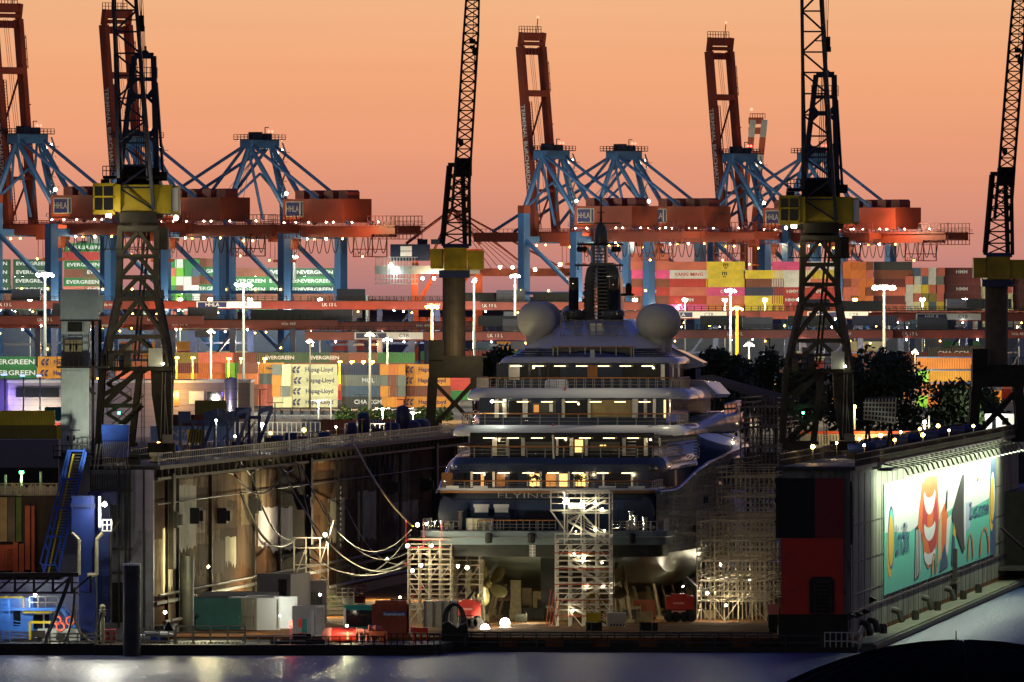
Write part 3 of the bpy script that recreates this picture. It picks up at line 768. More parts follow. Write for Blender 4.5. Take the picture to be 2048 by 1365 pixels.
for px, cols, L, sd, wh in ((350,['amber','maroon','olive'],20,'long','behind the warehouse, beside the left crane foot'),(395,['orange','orange','salmon'],20,'long','under the orange lamps behind the warehouse'),(420,['orange','salmon','salmon'],20,'long','in the orange block above the warehouse roof'),
   (450,['lime','lime',None],20,'end','in the lime column behind the steel tank'),(466,['green',('green','REEN','letw'),'maroon'],20,'long','beside the lime column'),(490,['red','orange','brown'],20,'long','above the brown end-on columns'),
   (514,['brown','brown',('dgreen',EV,'letw')],40,'long','behind the cream stack at left'),(604,['brown','brown',('dgreen',EV,'letw')],40,'long','behind the cream stack at right'),(660,['green','navy','brown'],40,'long','behind the grey stack'),(735,['brown','maroon','green'],40,'long','behind the white lamp post')):
    stack(px, 768, D4, cols, wh, g6, L=L, side=sd, ts=1.3)
# right of the yacht, orange block with blue edged tarps and the dark row on top
D5 = 2900
for k in range(4):
    c = cont((XX(1888,D5), D5, ZZ(815,D5)+2.85*k), ['orange','orange','amber','orange'][k], f"orange container with a blue top edge, {ORD[k]} in the block between the right trees", g6, L=40)
    mb = MB(); mb.box(-6.05,6.05,-1.27,-1.23,2.45,2.72); o = mb.build('top_edge', M['mblue'], None, origin=(0,0,0)); o.parent = c
stack(1832, 815, D5+2, ['lime','salmon','lime',None,], 'in the lime column left of the blue edged block', g6, side='end')
D6 = 3200
stack(1856, 740, D6, [None,('charcoal','CMA CGM','letw')], 'on the dark row above the blue edged block', g6, ts=1.5)
stack(1800, 748, D6+3, ['brown','maroon'], 'on the dark row behind the big right tree', g6)
stack(1836, 748, D6-3, [('teal','PLL','letw'),None], 'below the dark lettered box at right', g6, L=20, ts=1.2)
stack(1876, 750, D6-6, ['olive','brown'], 'above the blue edged block, dull', g6)
stack(1900, 736, D6+5, ['maroon','charcoal'], 'above the blue edged block at right', g6)

# --- high lamp masts
def mast(px, py, base, d, lab, colr='cool', power=1.2e5, n=10, rr=2.4, paint='pole', r0=.42):
    top = P(px,py,d); foot = Vector((top.x, d, ZZ(base,d)))
    t = thing('lamp_mast', lab, 'lamp mast', foot, 'high lamp masts')
    mb = MB(); mb.tube(foot, top, r0, 8, r0*.55); mb.build('pole', M[paint], t)
    mb = MB(); mb.lathe(top, [(rr*.5,-.3),(rr*.7,-.15),(rr*.7,.1),(rr*.25,.5)], 12); mb.build('lamp_ring', M['galv'], t)
    rr *= .78
    bulbs([top+Vector((rr*math.cos(2*math.pi*k/n), rr*math.sin(2*math.pi*k/n), -.45+.25*(k%2))) for k in range(n)], .42*rr/2.0, 'lamp', E[colr], t, .8)
    light(top+Vector((0,-rr-7,-1.0)), power, {'cool':COOL,'warm':WARM,'sodium':SOD}[colr], .8)
    return t
mast(90,548,712,3195,'tall white mast with a ring of lamps left of the lift tower',power=1.0e5)
mast(487,568,800,3235,'tall white mast with spread lamps left of the cream container stack',power=9e4)
mast(1030,551,680,3550,'mast with very bright lamp ring left of the yacht mast','warm',1.2e5,rr=1.5,n=14)
mast(864,612,735,3000,'mast with glaring orange lamp left of the central crane column','sodium',1.5e5,rr=1.7,n=14,paint='galv',r0=.4)
mast(1768,573,725,3100,'tall pale mast with a bright lamp ring right of the right lattice tower','warm',1.2e5,rr=3.0,n=16)
mast(1461,580,735,3350,'white mast with glaring lamps right of the yacht',power=1.2e5,rr=1.6)
mast(1474,616,735,3050,'amber lit mast right of the glaring white one','sodium',8e4,rr=1.6,n=8,paint='yellow',r0=.4)
mast(1498,688,760,2900,'short mast with lamps among the trees right of the yacht','warm',5e4,rr=1.2,n=8,r0=.3)
mast(740,668,830,3215,'slim white mast in front of the grey container stack','warm',power=5.5e4,rr=1.2,n=8,r0=.4)
mast(422,662,842,2950,'slim mast standing before the warehouse wall',power=6e4,rr=.9,n=6,paint='galv',r0=.3)
mast(620,682,818,3222,'slim dark mast in front of the cream stack','warm',4.5e4,rr=1.0,n=6,paint='black',r0=.3)
mast(775,678,745,3320,'slim mast with lamp bar left of the central crane',power=6e4,rr=1.3,n=8,r0=.3)
mast(589,512,560,4080,'far mast with a greenish white lamp above the left ship',power=1.5e4,rr=1.2,n=8,r0=.6)
mast(1830,703,860,2700,'thin mast beside the big right tree','warm',5e4,rr=.8,n=5,paint='steel',r0=.25)
mast(948,560,720,3300,'plain thin grey mast right of the central crane column',power=2e4,rr=.6,n=4,paint='galv',r0=.35)
# small yellow yard lamps
for i, (px, py, wh) in enumerate(((353,716,'nearest the left crane foot'),(385,716,'beside the orange block'),(457,718,'before the lime column'),(482,718,'before the green lettered column'),(529,718,'left of the cream stack'),(679,724,'right of the cream stack'),(703,724,'above the grey stack'),(726,724,'left of the white mast'),(744,724,'right of the white mast'))):
    d = 3300; t = thing('yard_lamp', 'short orange yard lamp post '+wh, 'yard lamp', Vector((XX(px,d),d,ZZ(768,d))), 'short yard lamps')
    mb = MB(); mb.tube(P(px,768,d),P(px,py,d),.16,6); mb.build('pole', M['yellow'], t)
    mb = MB(); mb.cbox(P(px+1,py,d),.9,.6,.4); mb.build('lamp', E['sodium'], t)
    light(P(px,py+6,d-4), 2.0e4, SOD, .4)
# quay floodlights along the ship sides (lamp posts between crane and ship)
for px, d, e, c in ((60,4040,2e5,COOL),(150,4040,6e5,COOL),(360,4040,3.5e5,COOL),(420,4040,2.5e5,COOL),(500,4040,2.2e5,COOL),(570,4040,1.8e5,COOL),(640,4040,1.5e5,COOL),
                    (1270,4100,4e5,WARM),(1370,4100,5e5,WARM),(1450,4100,5e5,WARM),(1530,4100,5e5,WARM),(1600,4100,4e5,WARM),(1710,4100,4e5,SOD),(1845,4100,5e5,COOL),(1930,4100,1.5e5,WARM)):
    t = thing('quay_light', f"floodlight post on the quay before the ship, {'left' if px<700 else 'right'} berth, under the crane row", 'floodlight', Vector((XX(px,d),d,GZ)), 'quay floodlights')
    z = 34
    mb = MB(); mb.tube((XX(px,d),d,GZ),(XX(px,d),d,z),.2,6); mb.build('pole', M['galv'], t)
    mb = MB(); mb.cbox((XX(px,d),d+.3,z),1.4,.3,.7); mb.build('lamp', E['cool' if c != SOD else 'sodium'], t)
    light((XX(px,d), d-1.5, z-.5), e*(.15 if px < 700 else .036), c, .8)
# ---------------------------------------------------------------- floating dock, 1.2 km away
YAW = R(5.0); O0 = Vector((-33,1200,0))
DM = Matrix.Translation(O0) @ Matrix.Rotation(-YAW, 4, 'Z')
def DW(x, y, z): return DM @ Vector((x,y,z))
sn, cs = math.sin(YAW), math.cos(YAW)
def along(px, lx=0.):                     # dock-local y of the point of the wall x = lx seen at px
    k = (px-1024)/F; X0 = O0.x+lx*cs; Y0 = O0.y-lx*sn
    return (X0-k*Y0)/(k*cs-sn)
LEN = 320; TOP = 16.6; FL = 1.2; RW0, RW1 = 58.0, 64.3
dock = thing('floating_dock', 'long rusty floating dock holding the yacht, a lit banner on its outer wall', 'floating dock', DW(29,0,0))
# deck of the pontoon
def deck_mat():
    m = mat('rusty_dock_deck', (.15,.062,.018), .9, .0, var=.65, sc=.22, rust=.3, rustc=(.022,.018,.014), bump=.25, spec=.06)
    return m
mb = MB(DM); mb.box(-6.2, RW1, 0, LEN, -2, FL); mb.build('pontoon_deck', deck_mat(), dock)
def wall_mat():
    m = bpy.data.materials.new('patched_dock_wall'); m.use_nodes = True
    nt = m.node_tree; N = nt.nodes; L = nt.links; b = N['Principled BSDF']; b.inputs['Roughness'].default_value = .9; b.inputs['Specular IOR Level'].default_value = .04
    tc = N.new('ShaderNodeTexCoord'); mp = N.new('ShaderNodeMapping'); mp.inputs['Rotation'].default_value = (0,0,YAW); L.new(tc.outputs['Object'], mp.inputs['Vector'])
    sp = N.new('ShaderNodeSeparateXYZ'); L.new(mp.outputs[0], sp.inputs[0]); cb = N.new('ShaderNodeCombineXYZ'); my_ = N.new('ShaderNodeMath'); my_.operation = 'MULTIPLY'; my_.inputs[1].default_value = .1; L.new(sp.outputs['Y'], my_.inputs[0]); L.new(my_.outputs[0], cb.inputs['X']); L.new(sp.outputs['Z'], cb.inputs['Y'])
    # big hand painted patches: plates of differing age, ragged edges
    nz = N.new('ShaderNodeTexNoise'); nz.inputs['Scale'].default_value = .5; nz.inputs['Detail'].default_value = 7; nz.inputs['Roughness'].default_value = .75; L.new(cb.outputs[0], nz.inputs['Vector'])
    ad = N.new('ShaderNodeMix'); ad.data_type = 'VECTOR'; ad.inputs[0].default_value = .5
    sc_ = N.new('ShaderNodeVectorMath'); sc_.operation = 'MULTIPLY_ADD'; sc_.inputs[1].default_value = (.5,.9,0); L.new(nz.outputs['Color'], sc_.inputs[0]); L.new(cb.outputs[0], sc_.inputs[2])
    br = N.new('ShaderNodeTexBrick'); br.inputs['Scale'].default_value = 1; br.inputs['Brick Width'].default_value = 2.9; br.inputs['Row Height'].default_value = 5.3
    br.inputs['Mortar Size'].default_value = .03; br.offset = .37; br.squash = .6; br.squash_frequency = 3
    br.inputs['Color1'].default_value = (0,0,0,1); br.inputs['Color2'].default_value = (1,1,1,1); br.inputs['Mortar'].default_value = (.5,.5,.5,1)
    L.new(sc_.outputs[0], br.inputs['Vector'])
    cr = N.new('ShaderNodeValToRGB'); e = cr.color_ramp.elements; cr.color_ramp.interpolation = 'CONSTANT'
    stops = [(0,(.19,.145,.085)),(.2,(.055,.026,.010)),(.38,(.23,.18,.11)),(.48,(.11,.055,.025)),(.62,(.33,.28,.18)),(.72,(.042,.022,.010)),(.86,(.14,.095,.055))]
    while len(e) > 1: e.remove(e[-1])
    for i, (p, c) in enumerate(stops):
        q = e[0] if i == 0 else e.new(p); q.position = p; q.color = (*c,1)
    L.new(br.outputs['Color'], cr.inputs[0])
    n2 = N.new('ShaderNodeTexNoise'); n2.inputs['Scale'].default_value = 1.1; n2.inputs['Detail'].default_value = 8; n2.inputs['Roughness'].default_value = .7
    mp2 = N.new('ShaderNodeMapping'); mp2.inputs['Scale'].default_value = (2.2,.10,1); L.new(cb.outputs[0], mp2.inputs['Vector']); L.new(mp2.outputs[0], n2.inputs['Vector'])
    mr = N.new('ShaderNodeMapRange'); mr.inputs[1].default_value = .46; mr.inputs[2].default_value = .62; L.new(n2.outputs['Fac'], mr.inputs[0])
    mx = N.new('ShaderNodeMix'); mx.data_type = 'RGBA'; L.new(mr.outputs[0], mx.inputs[0]); L.new(cr.outputs[0], mx.inputs[6]); mx.inputs[7].default_value = (.075,.036,.02,1)
    n3 = N.new('ShaderNodeTexNoise'); n3.inputs['Scale'].default_value = .35; n3.inputs['Detail'].default_value = 9; L.new(cb.outputs[0], n3.inputs['Vector'])
    m3 = N.new('ShaderNodeMapRange'); m3.inputs[1].default_value = .35; m3.inputs[2].default_value = .65; m3.inputs[3].default_value = .4; m3.inputs[4].default_value = 1.25; L.new(n3.outputs['Fac'], m3.inputs[0])
    m4 = N.new('ShaderNodeMix'); m4.data_type = 'RGBA'; m4.blend_type = 'MULTIPLY'; m4.inputs[0].default_value = 1; L.new(mx.outputs[2], m4.inputs[6]); L.new(m3.outputs[0], m4.inputs[7])
    L.new(m4.outputs[2], b.inputs['Base Color'])
    return m
M['dockwall'] = wall_mat()
mb = MB(DM); mb.box(-6.2, 0, 0, LEN, FL, TOP); lw = mb.build('side_wall', M['dockwall'], dock)
lw['label'] = 'rusty patched inner side wall at the left'
mb = MB(DM); mb.box(RW0, RW1, 0, LEN, FL, TOP); rw = mb.build('side_wall', mat('streaked_wall_paint',(.24,.25,.19),.7,var=.55,sc=.5,rust=.45,rustc=(.06,.06,.03),stretch=(1,.25,.12),bump=.1,spec=.06), dock); rw['label'] = 'stained grey side wall carrying the banner'
# gallery along the top of the left wall, kerb pipes at its foot
mb = MB(DM)
mb.box(-6.6, .55, -.25, LEN, TOP, TOP+.35); mb.box(0, .35, 0, LEN, TOP-1.0, TOP-.75)
for k in range(60): mb.box(.0, .45, 2+k*5.2, 2.25+k*5.2, TOP-.75, TOP)
mb.box(0, .8, 0, LEN, FL, FL+1.0); mb.box(0, .25, 0, LEN, 4.1, 4.4)
mb.tube((.9,0,FL+1.3),(.9,LEN,FL+1.3),.22,6); mb.tube((.45,0,5.0),(.45,LEN,5.0),.14,6); mb.tube((.25,0,TOP-3.2),(.25,LEN,TOP-3.2),.07,5)
mb.box(RW0-.5, RW1+.5, -.3, LEN, TOP, TOP+.35)
mb.build('gallery', M['steel'], dock)
mb = MB(DM)
for y in [along(p) for p in (330,352,418,505,556,614,672,720,755,798,868,872,905)]:
    mb = MB(DM); mb.box(0,.3,y-.15,y+.15,FL+1,TOP-.8); mb.build('wall_rib', M['black'], dock)
for y in [along(p) for p in (338,614,866)]:
    mb = MB(DM); mb.box(0,.55,y-1.1,y+1.1,FL+6,TOP-.5); mb.build('ladder_recess', M['black'], dock)
def railing(pts, h, step, name, m, parent, r=.04, rails=(1.,.5), Mx=None):
    mb = MB(Mx)
    for a, b in zip(pts[:-1], pts[1:]):
        a = Vector(a); b = Vector(b); n = max(1, round((b-a).length/step))
        for f_ in rails: mb.bar(a+Vector((0,0,h*f_)), b+Vector((0,0,h*f_)), 2*r)
        for k in range(n+1):
            p = a.lerp(b, k/n); mb.bar(p, p+Vector((0,0,h)), 2*r)
    return mb.build(name, m, parent)
railing([(.4,0,TOP+.35),(.4,LEN,TOP+.35)],1.15,1.6,'railing',M['galv'],dock,.04,Mx=DM)
railing([(-6.4,0,TOP+.35),(-6.4,LEN,TOP+.35)],1.15,1.6,'railing',M['steel'],dock,.045,Mx=DM)
railing([(RW1+.4,2,TOP+.35),(RW1+.4,LEN,TOP+.35)],1.15,1.4,'railing',M['steel'],dock,.05,Mx=DM)
railing([(RW0-.3,2,TOP+.35),(RW0-.3,LEN,TOP+.35)],1.15,1.6,'railing',M['steel'],dock,.045,Mx=DM)
# fenders on the inner wall
for px, py in ((338,1040),(381,1032),(436,1032),(498,1012),(597,1005),(845,970),(775,975)):
    y = along(px); d = DW(0,y,0).y; z = ZZ(py,d); mb = MB(DM)
    mb.box(0,.9,y-.8,y+.8,z-.75,z+.75); mb.box(.9,1.25,y-.55,y+.55,z-.5,z+.5); mb.box(0,.7,y+.9,y+1.6,z-.3,z+.3); mb.build('fender', M['tyre'], dock)
# steel plates freshly painted / bare on the inner wall, the brightest painted for a lit patch; draught scale
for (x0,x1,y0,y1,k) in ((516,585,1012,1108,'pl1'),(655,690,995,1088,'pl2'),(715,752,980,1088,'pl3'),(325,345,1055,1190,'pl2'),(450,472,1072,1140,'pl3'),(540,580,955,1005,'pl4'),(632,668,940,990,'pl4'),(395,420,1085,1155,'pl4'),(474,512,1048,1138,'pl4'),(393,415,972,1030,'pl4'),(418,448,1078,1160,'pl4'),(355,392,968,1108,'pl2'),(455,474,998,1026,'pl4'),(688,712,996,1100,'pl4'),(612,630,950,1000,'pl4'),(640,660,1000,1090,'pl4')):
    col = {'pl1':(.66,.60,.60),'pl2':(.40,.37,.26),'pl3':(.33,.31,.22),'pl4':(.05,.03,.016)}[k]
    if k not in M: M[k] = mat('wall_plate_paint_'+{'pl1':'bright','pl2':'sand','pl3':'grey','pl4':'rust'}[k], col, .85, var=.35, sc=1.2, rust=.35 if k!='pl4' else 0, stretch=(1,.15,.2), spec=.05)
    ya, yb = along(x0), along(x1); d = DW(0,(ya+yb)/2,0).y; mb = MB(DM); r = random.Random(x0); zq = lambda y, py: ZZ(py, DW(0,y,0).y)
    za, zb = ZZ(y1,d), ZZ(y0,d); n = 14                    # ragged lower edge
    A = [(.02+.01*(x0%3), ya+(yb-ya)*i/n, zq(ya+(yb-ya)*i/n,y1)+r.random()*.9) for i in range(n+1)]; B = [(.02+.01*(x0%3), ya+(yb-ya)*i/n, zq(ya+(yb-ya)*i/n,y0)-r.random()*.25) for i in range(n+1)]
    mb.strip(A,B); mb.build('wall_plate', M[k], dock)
ya = along(679); mb = MB(DM); mb.box(.05,.1,ya-.9,ya+.9,6,13.2); dsb = mb.build('draught_scale', M['black'], dock)
mb = MB(DM)
for k in range(12): mb.box(.1,.14,ya-.5,ya+.5,6.4+k*.55,6.7+k*.55)
mb.build('draught_mark', M['letw'], dsb)
# left wing: front tower, doorway recess and trunking
mb = MB(DM); mb.box(-6.25,-.02,-.6,-.0,FL-1,TOP); mb.build('front_plate', mat('dock_front_plate',(.33,.325,.31),.6,var=.3,sc=.4,rust=.2), dock)
mb = MB(DM); mb.box(-1.7,-.05,-.75,-.6,11.0,TOP); mb.build('front_plate', mat('dock_front_mauve',(.46,.38,.40),.6,var=.2,sc=.4), dock)
mb = MB(DM)
for k in range(16): mb.bar((-5.6+k*.22,-.9,TOP-.4),(-5.6+k*.22+rnd.uniform(-.2,.2),-.9,8+rnd.random()*3),.07)
for x in (-5.9,-3.2,-2.6,-2.2,-.9): mb.bar((x,-.85,TOP),(x,-.85,2),.16)
for z in (14.6,9.2,7.0): mb.box(-6,-2,-1.0,-.62,z,z+.18)
mb.build('cable_trunk', M['steel'], dock)
mb = MB(DM); mb.box(-3.9,-2.3,-.7,-.62,2.5,6.2); mb.build('doorway', M['black'], dock)
# right wing front: black, maroon and red boxes with a dark arched door
mb = MB(DM); mb.box(57.5,61.1,-.35,-.02,10.4,15.9); mb.build('front_plate', mat('front_black_corrugated',(.012,.012,.013),.5,var=.3), dock)
mb = MB(DM)
for k in range(14): mb.box(57.55+k*.25,57.65+k*.25,-.45,-.35,10.4,15.9)
mb.build('front_rib', M['black'], dock)
mb = MB(DM); mb.box(61.1,63.75,-.5,-.02,10.4,15.9); mb.build('front_plate', M['dred2'], dock)
mb = MB(DM); mb.box(58,63.7,-.55,-.02,3.4,10.38); mb.build('front_plate', M['dred'], dock)
mb = MB(DM); mb.slab([(60.6,3.5),(60.6,6.5),(60.9,6.85),(62.6,6.85),(62.9,6.5),(62.9,3.5)],-.75,-.56); dr = mb.build('door', M['black'], dock)
mb = MB(DM)
for k in range(13): mb.box(61.2,62.5,-.85,-.75,2.0+k*.36,2.08+k*.36)
mb.bar((61.1,-.85,1.2),(61.1,-.85,6.2),.1); mb.bar((62.6,-.85,1.2),(62.6,-.85,6.2),.1)
mb.build('ladder', M['steel'], dr)
mb = MB(DM); mb.box(57.8,64.2,-1.3,-.02,-1,3.4); mb.build('front_plate', M['black'], dock)
mb = MB(DM); mb.box(RW1,RW1+.08,.3,2.3,9.8,15.6); mb.box(RW1,RW1+.06,.2,1.4,2,9.6); mb.build('dark_recess', M['black'], dock)
mb = MB(DM)
for k in range(5): mb.bar((RW1+.14,.4+k*.45,9.8),(RW1+.14,.4+k*.45,15.6),.1)
for z in (9.9,12.6,15.5): mb.bar((RW1+.14,.3,z),(RW1+.14,2.3,z),.1)
mb.build('grille', M['steel'], dock)
# outer side: kerb at the waterline with bollards and vent knees, plate seams
mb = MB(DM); mb.box(RW1,RW1+2.2,-.5,LEN,-1.5,.75); mb.box(RW1+2.2,RW1+2.45,-.6,LEN,.2,.6); mb.build('sponson', mat('mossy_concrete',(.13,.14,.075),.8,var=.5,sc=.6,rust=.3,bump=.3), dock)
for px in (1737,1752,1768,1800,1832,1860,1876,1905,1928,1958):
    y = along(px,RW1+1); mb = MB(DM)
    if px % 3 == 0: mb.tube((RW1+.2,y,2.4),(RW1+.9,y,2.2),.3,8); mb.tube((RW1+.9,y,2.2),(RW1+1.2,y-.3,1.2),.3,8)
    else: mb.box(RW1+.6,RW1+1.3,y-.5,y+.5,.75,1.6); mb.tube((RW1+.95,y-1.2,.75),(RW1+.95,y-1.2,1.7),.28,8)
    mb.build('bollard', M['steel'], dock)
mb = MB(DM)
for z in (5.0,8.0,11.4): mb.box(RW1,RW1+.05,2,LEN,z,z+.08)
for k in range(34): mb.box(RW1,RW1+.04,4+k*9,4.1+k*9,.8,TOP-.5)
mb.box(RW1,RW1+.14,2,LEN,3.4,3.6)
mb.build('plate_seam', M['steel'], dock)
for px, py in ((1697,1233),(1711,1230),(1725,1224),(1739,1200)):
    y = along(px,RW1); z = ZZ(py,DW(RW1,y,0).y); mb = MB(DM); mb.slab([(RW1,z-.35),(RW1+.8,z),(RW1,z+.35)],y-.3,y+.3); mb.build('bracket', M['black'], dock)
y = along(1903,RW1); mb = MB(DM); mb.box(RW1,RW1+.6,y-.6,y+.6,.8,6.2); mb.box(RW1,RW1+.7,y-3,y+3,2.5,2.7); mb.build('ladder_shaft', M['steel'], dock)
y = along(2010,RW1); mb = MB(DM)
mb.box(RW1,RW1+4.0,y,y+40,1.0,10.6); mb.build('lean_to', M['black'], dock)
mb = MB(DM); mb.box(RW1,RW1+3.2,y-16,y,1.9,2.3); mb.bar((RW1+.3,y-16,6.8),(RW1+3,y,3.4),.25); mb.build('landing_stage', M['steel'], dock)

# rear and front dressing of the pontoon: apron with rails, rubbing strakes
mb = MB(DM); mb.box(24,RW1+1,-5.5,0,-1.5,.25); mb.box(24,RW1+1,-5.7,-5.5,-1.5,.5)
for k in range(9): mb.box(25+k*4.3,27.6+k*4.3,-.06,0,.35,.95)
mb.build('apron', M['black'], dock)
railing([(26,-5.3,.25),(62,-5.3,.25)],1.3,3.2,'railing',M['steel'],dock,.06,Mx=DM)
railing([(27,-.1,FL),(57,-.1,FL)],.45,1.2,'edge_kerb',M['steel'],dock,.07,rails=(1.,),Mx=DM)
railing([(62.3,-5.3,.25),(65.4,-5.3,.25),(65.4,0,.75)],1.6,.5,'railing',M['galv'],dock,.05,Mx=DM)

# little deck lights along both wing tops, most of them added
for k,(lx,yy) in enumerate([(-5.6,18+i*34) for i in range(8)]+[(59.2,26+i*36) for i in range(7)]+[(63.2,40+i*50) for i in range(5)]):
    c_ = DW(lx,yy,TOP+1.9); mb = MB(); mb.sphere(c_,.11+.05*(k%3),8,6); mb.build('deck_light', E['sodium' if k%3 else 'warm'], dock)
    mb = MB(); mb.bar(c_,c_-Vector((0,0,1.6)),.08); mb.build('light_post', M['steel'], dock)
    light(c_+Vector((0,-.5,.1)), 130, (1,.75,.4), .1)

# --- banner on the outer wall, hung a hand's breadth off the plates
y0, y1 = along(1766,RW1), along(1988,RW1)
dA, dB = DW(RW1,y0,0).y, DW(RW1,y1,0).y
zt, zb = (ZZ(962,dA)+ZZ(922,dB))/2, (ZZ(1186,dA)+ZZ(1112,dB))/2
BL, BH = y1-y0, zt-zb
ban = thing('banner', 'huge teal advertising banner with orange figure hanging on the right outer dock wall', 'banner', DW(RW1+.15,y0,zb))
BMx = DM @ Matrix(((0,0,1,RW1+.15),(1,0,0,y0),(0,1,0,zb),(0,0,0,1)))      # (u along, v up, w outwards)
mats = dict(teal=mat('banner_teal',(.10,.56,.42),.6,var=.05), bnavy=mat('banner_navy',(.01,.07,.17),.6,var=.05), byel=mat('banner_yellow',(.78,.45,.03),.6,var=.05), borg=mat('banner_orange',(.75,.15,.02),.6,var=.08),
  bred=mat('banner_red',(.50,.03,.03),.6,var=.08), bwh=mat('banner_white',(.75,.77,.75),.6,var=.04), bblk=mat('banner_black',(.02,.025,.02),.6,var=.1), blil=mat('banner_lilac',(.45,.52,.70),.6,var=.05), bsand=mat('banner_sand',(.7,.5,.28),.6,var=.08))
mb = MB(BMx); mb.box(0,BL,0,BH,-.08,0); mb.build('sheet', mats['teal'], ban)
lay = [0]
def shape(m, pts, name='banner_shape', lv=None):
    lay[0] += 1; w = .01+.0025*lay[0]
    b = MB(BMx); n = len(pts); b.add([(u*BL,v*BH,w) for u,v in pts],[tuple(range(n))]); b.build(name, mats[m], ban)
def ell(cu, cv, ru, rv, n=28): return [(cu+ru*math.cos(2*math.pi*i/n), cv+rv*math.sin(2*math.pi*i/n)) for i in range(n)]
def arc(cu, cv, ru, rv, th, n=16):
    o = [(cu+ru*math.cos(math.pi*i/n), cv+rv*math.sin(math.pi*i/n)) for i in range(n+1)]
    return o+[(cu+(ru-th)*math.cos(math.pi*i/n), cv+(rv-th*1.6)*math.sin(math.pi*i/n)) for i in range(n,-1,-1)]
shape('bwh', [(0,.56),(.2,.50),(.3,.55),(.42,.52),(.60,.62),(.75,.55),(.945,.60),(.945,1),(0,1)])  # upper half painted white for the overexposed glare of the lamps
shape('blil', [(.66,.30),(.74,.36),(.76,.62),(.70,.62),(.67,.5)])
shape('bnavy', [(.945,0),(1,0),(1,1),(.945,1)])
for cu in (.05,.967):
    cv = .47 if cu < .5 else .58
    shape('byel', ell(cu-.01,cv-.08,.024,.25)); shape('bnavy', ell(cu,cv+.03,.026,.29)); shape('bwh' if cu>.5 else 'teal', ell(cu+.002,cv+.035,.021,.25)); shape('byel', ell(cu-.002,cv,.019,.23))
shape('bblk', [(.235,.03),(.275,.05),(.30,.46),(.28,.56),(.245,.52)])
for k in range(4): shape('bwh', [(.245+.012*k,.05+.02*k),(.25+.012*k,.05+.02*k),(.255+.012*k,.5),(.25+.012*k,.5)])
shape('borg', [(.265,.52),(.30,.92),(.34,.97),(.43,.97),(.45,.6),(.43,.3),(.385,.14),(.35,.10),(.32,.2),(.30,.45)])
shape('bred', [(.30,.55),(.31,.75),(.36,.66),(.43,.75),(.44,.5),(.42,.3),(.38,.2),(.35,.35),(.31,.42)])
shape('borg', [(.345,.35),(.385,.38),(.40,.62),(.375,.72),(.345,.6)])
for cv, rv in ((.86,.20),(.56,.15),(.30,.12)):
    shape('bwh', [(.365+.05*math.cos(math.pi+math.pi*i/14), cv-.05+rv*math.sin(math.pi+math.pi*i/14)) for i in range(15)]+[(.365+.042*math.cos(-math.pi*i/14), cv-.02+rv*.35*math.sin(-math.pi*i/14)) for i in range(15)])
shape('bsand', [(.43,.1),(.47,.16),(.50,.55),(.46,.6),(.44,.4)]); shape('borg', [(.47,.2),(.50,.22),(.53,.55),(.50,.68),(.47,.6)]); shape('bwh', [(.50,.1),(.53,.2),(.56,.55),(.52,.52)])
shape('bnavy', [(.45,.03),(.53,.06),(.50,.28),(.48,.22)]); shape('bnavy', [(.56,.05),(.60,.08),(.585,.40),(.57,.34)]); shape('byel', [(.575,.35),(.60,.3),(.595,.5),(.582,.62)])
shape('bblk', [(.50,.60),(.515,.78),(.525,.82),(.52,.62)]); shape('bblk', [(.56,.55),(.665,.92),(.685,.9),(.685,.16),(.665,.14),(.60,.36)]); shape('bwh', ell(.685,.55,.010,.36))
shape('borg', arc(.74,.05,.03,.26,.010)); shape('borg', arc(.88,.04,.05,.28,.012)); shape('borg', arc(.40,.03,.022,.2,.010)); shape('byel', [(.80,.86),(.815,.80),(.83,.86),(.815,.835)])
def btext(t, u, v, wd, hh, m):
    me = text_mesh(t, 1.0, 0, .012); xs = [p.co.x for p in me.vertices]; ys = [p.co.y for p in me.vertices]
    lay[0] += 1
    Mx = BMx @ T(u*BL, v*BH, .01+.0025*lay[0]) @ Matrix.Diagonal((wd*BL/(max(xs)-min(xs)), hh*BH/(max(ys)-min(ys)),1,1))
    Mx = Matrix.Translation(-ORG[ban.name]) @ Mx
    letters(t, 1.0, mats[m], Mx, ban, 1, .012, 'lettering', 0)
btext('LimitBlix', .135, .45, .11, .28, 'bnavy'); btext('Zu estunsereek', .83, .52, .20, .16, 'bnavy')
# lamp brackets above the banner
n = 26
for k in range(n):
    y = y0-8+(BL+14)*k/(n-1)
    t = thing('banner_lamp', 'slim lamp arm leaning out over the banner from the dock top edge', 'lamp arm', DW(RW1,y,TOP), 'lamp arms above the banner')
    mb = MB(DM); mb.bar((RW1+.3,y,TOP+.1),(RW1+2.6,y,TOP-.35),.12); mb.bar((RW1+2.6,y,TOP-.35),(RW1+2.9,y,TOP-1.0),.16); mb.build('arm', M['black'], t)
    mb = MB(DM); mb.box(RW1+2.7,RW1+3.1,y-.35,y+.35,TOP-1.15,TOP-1.02); mb.build('lamp', M['galv'], t)
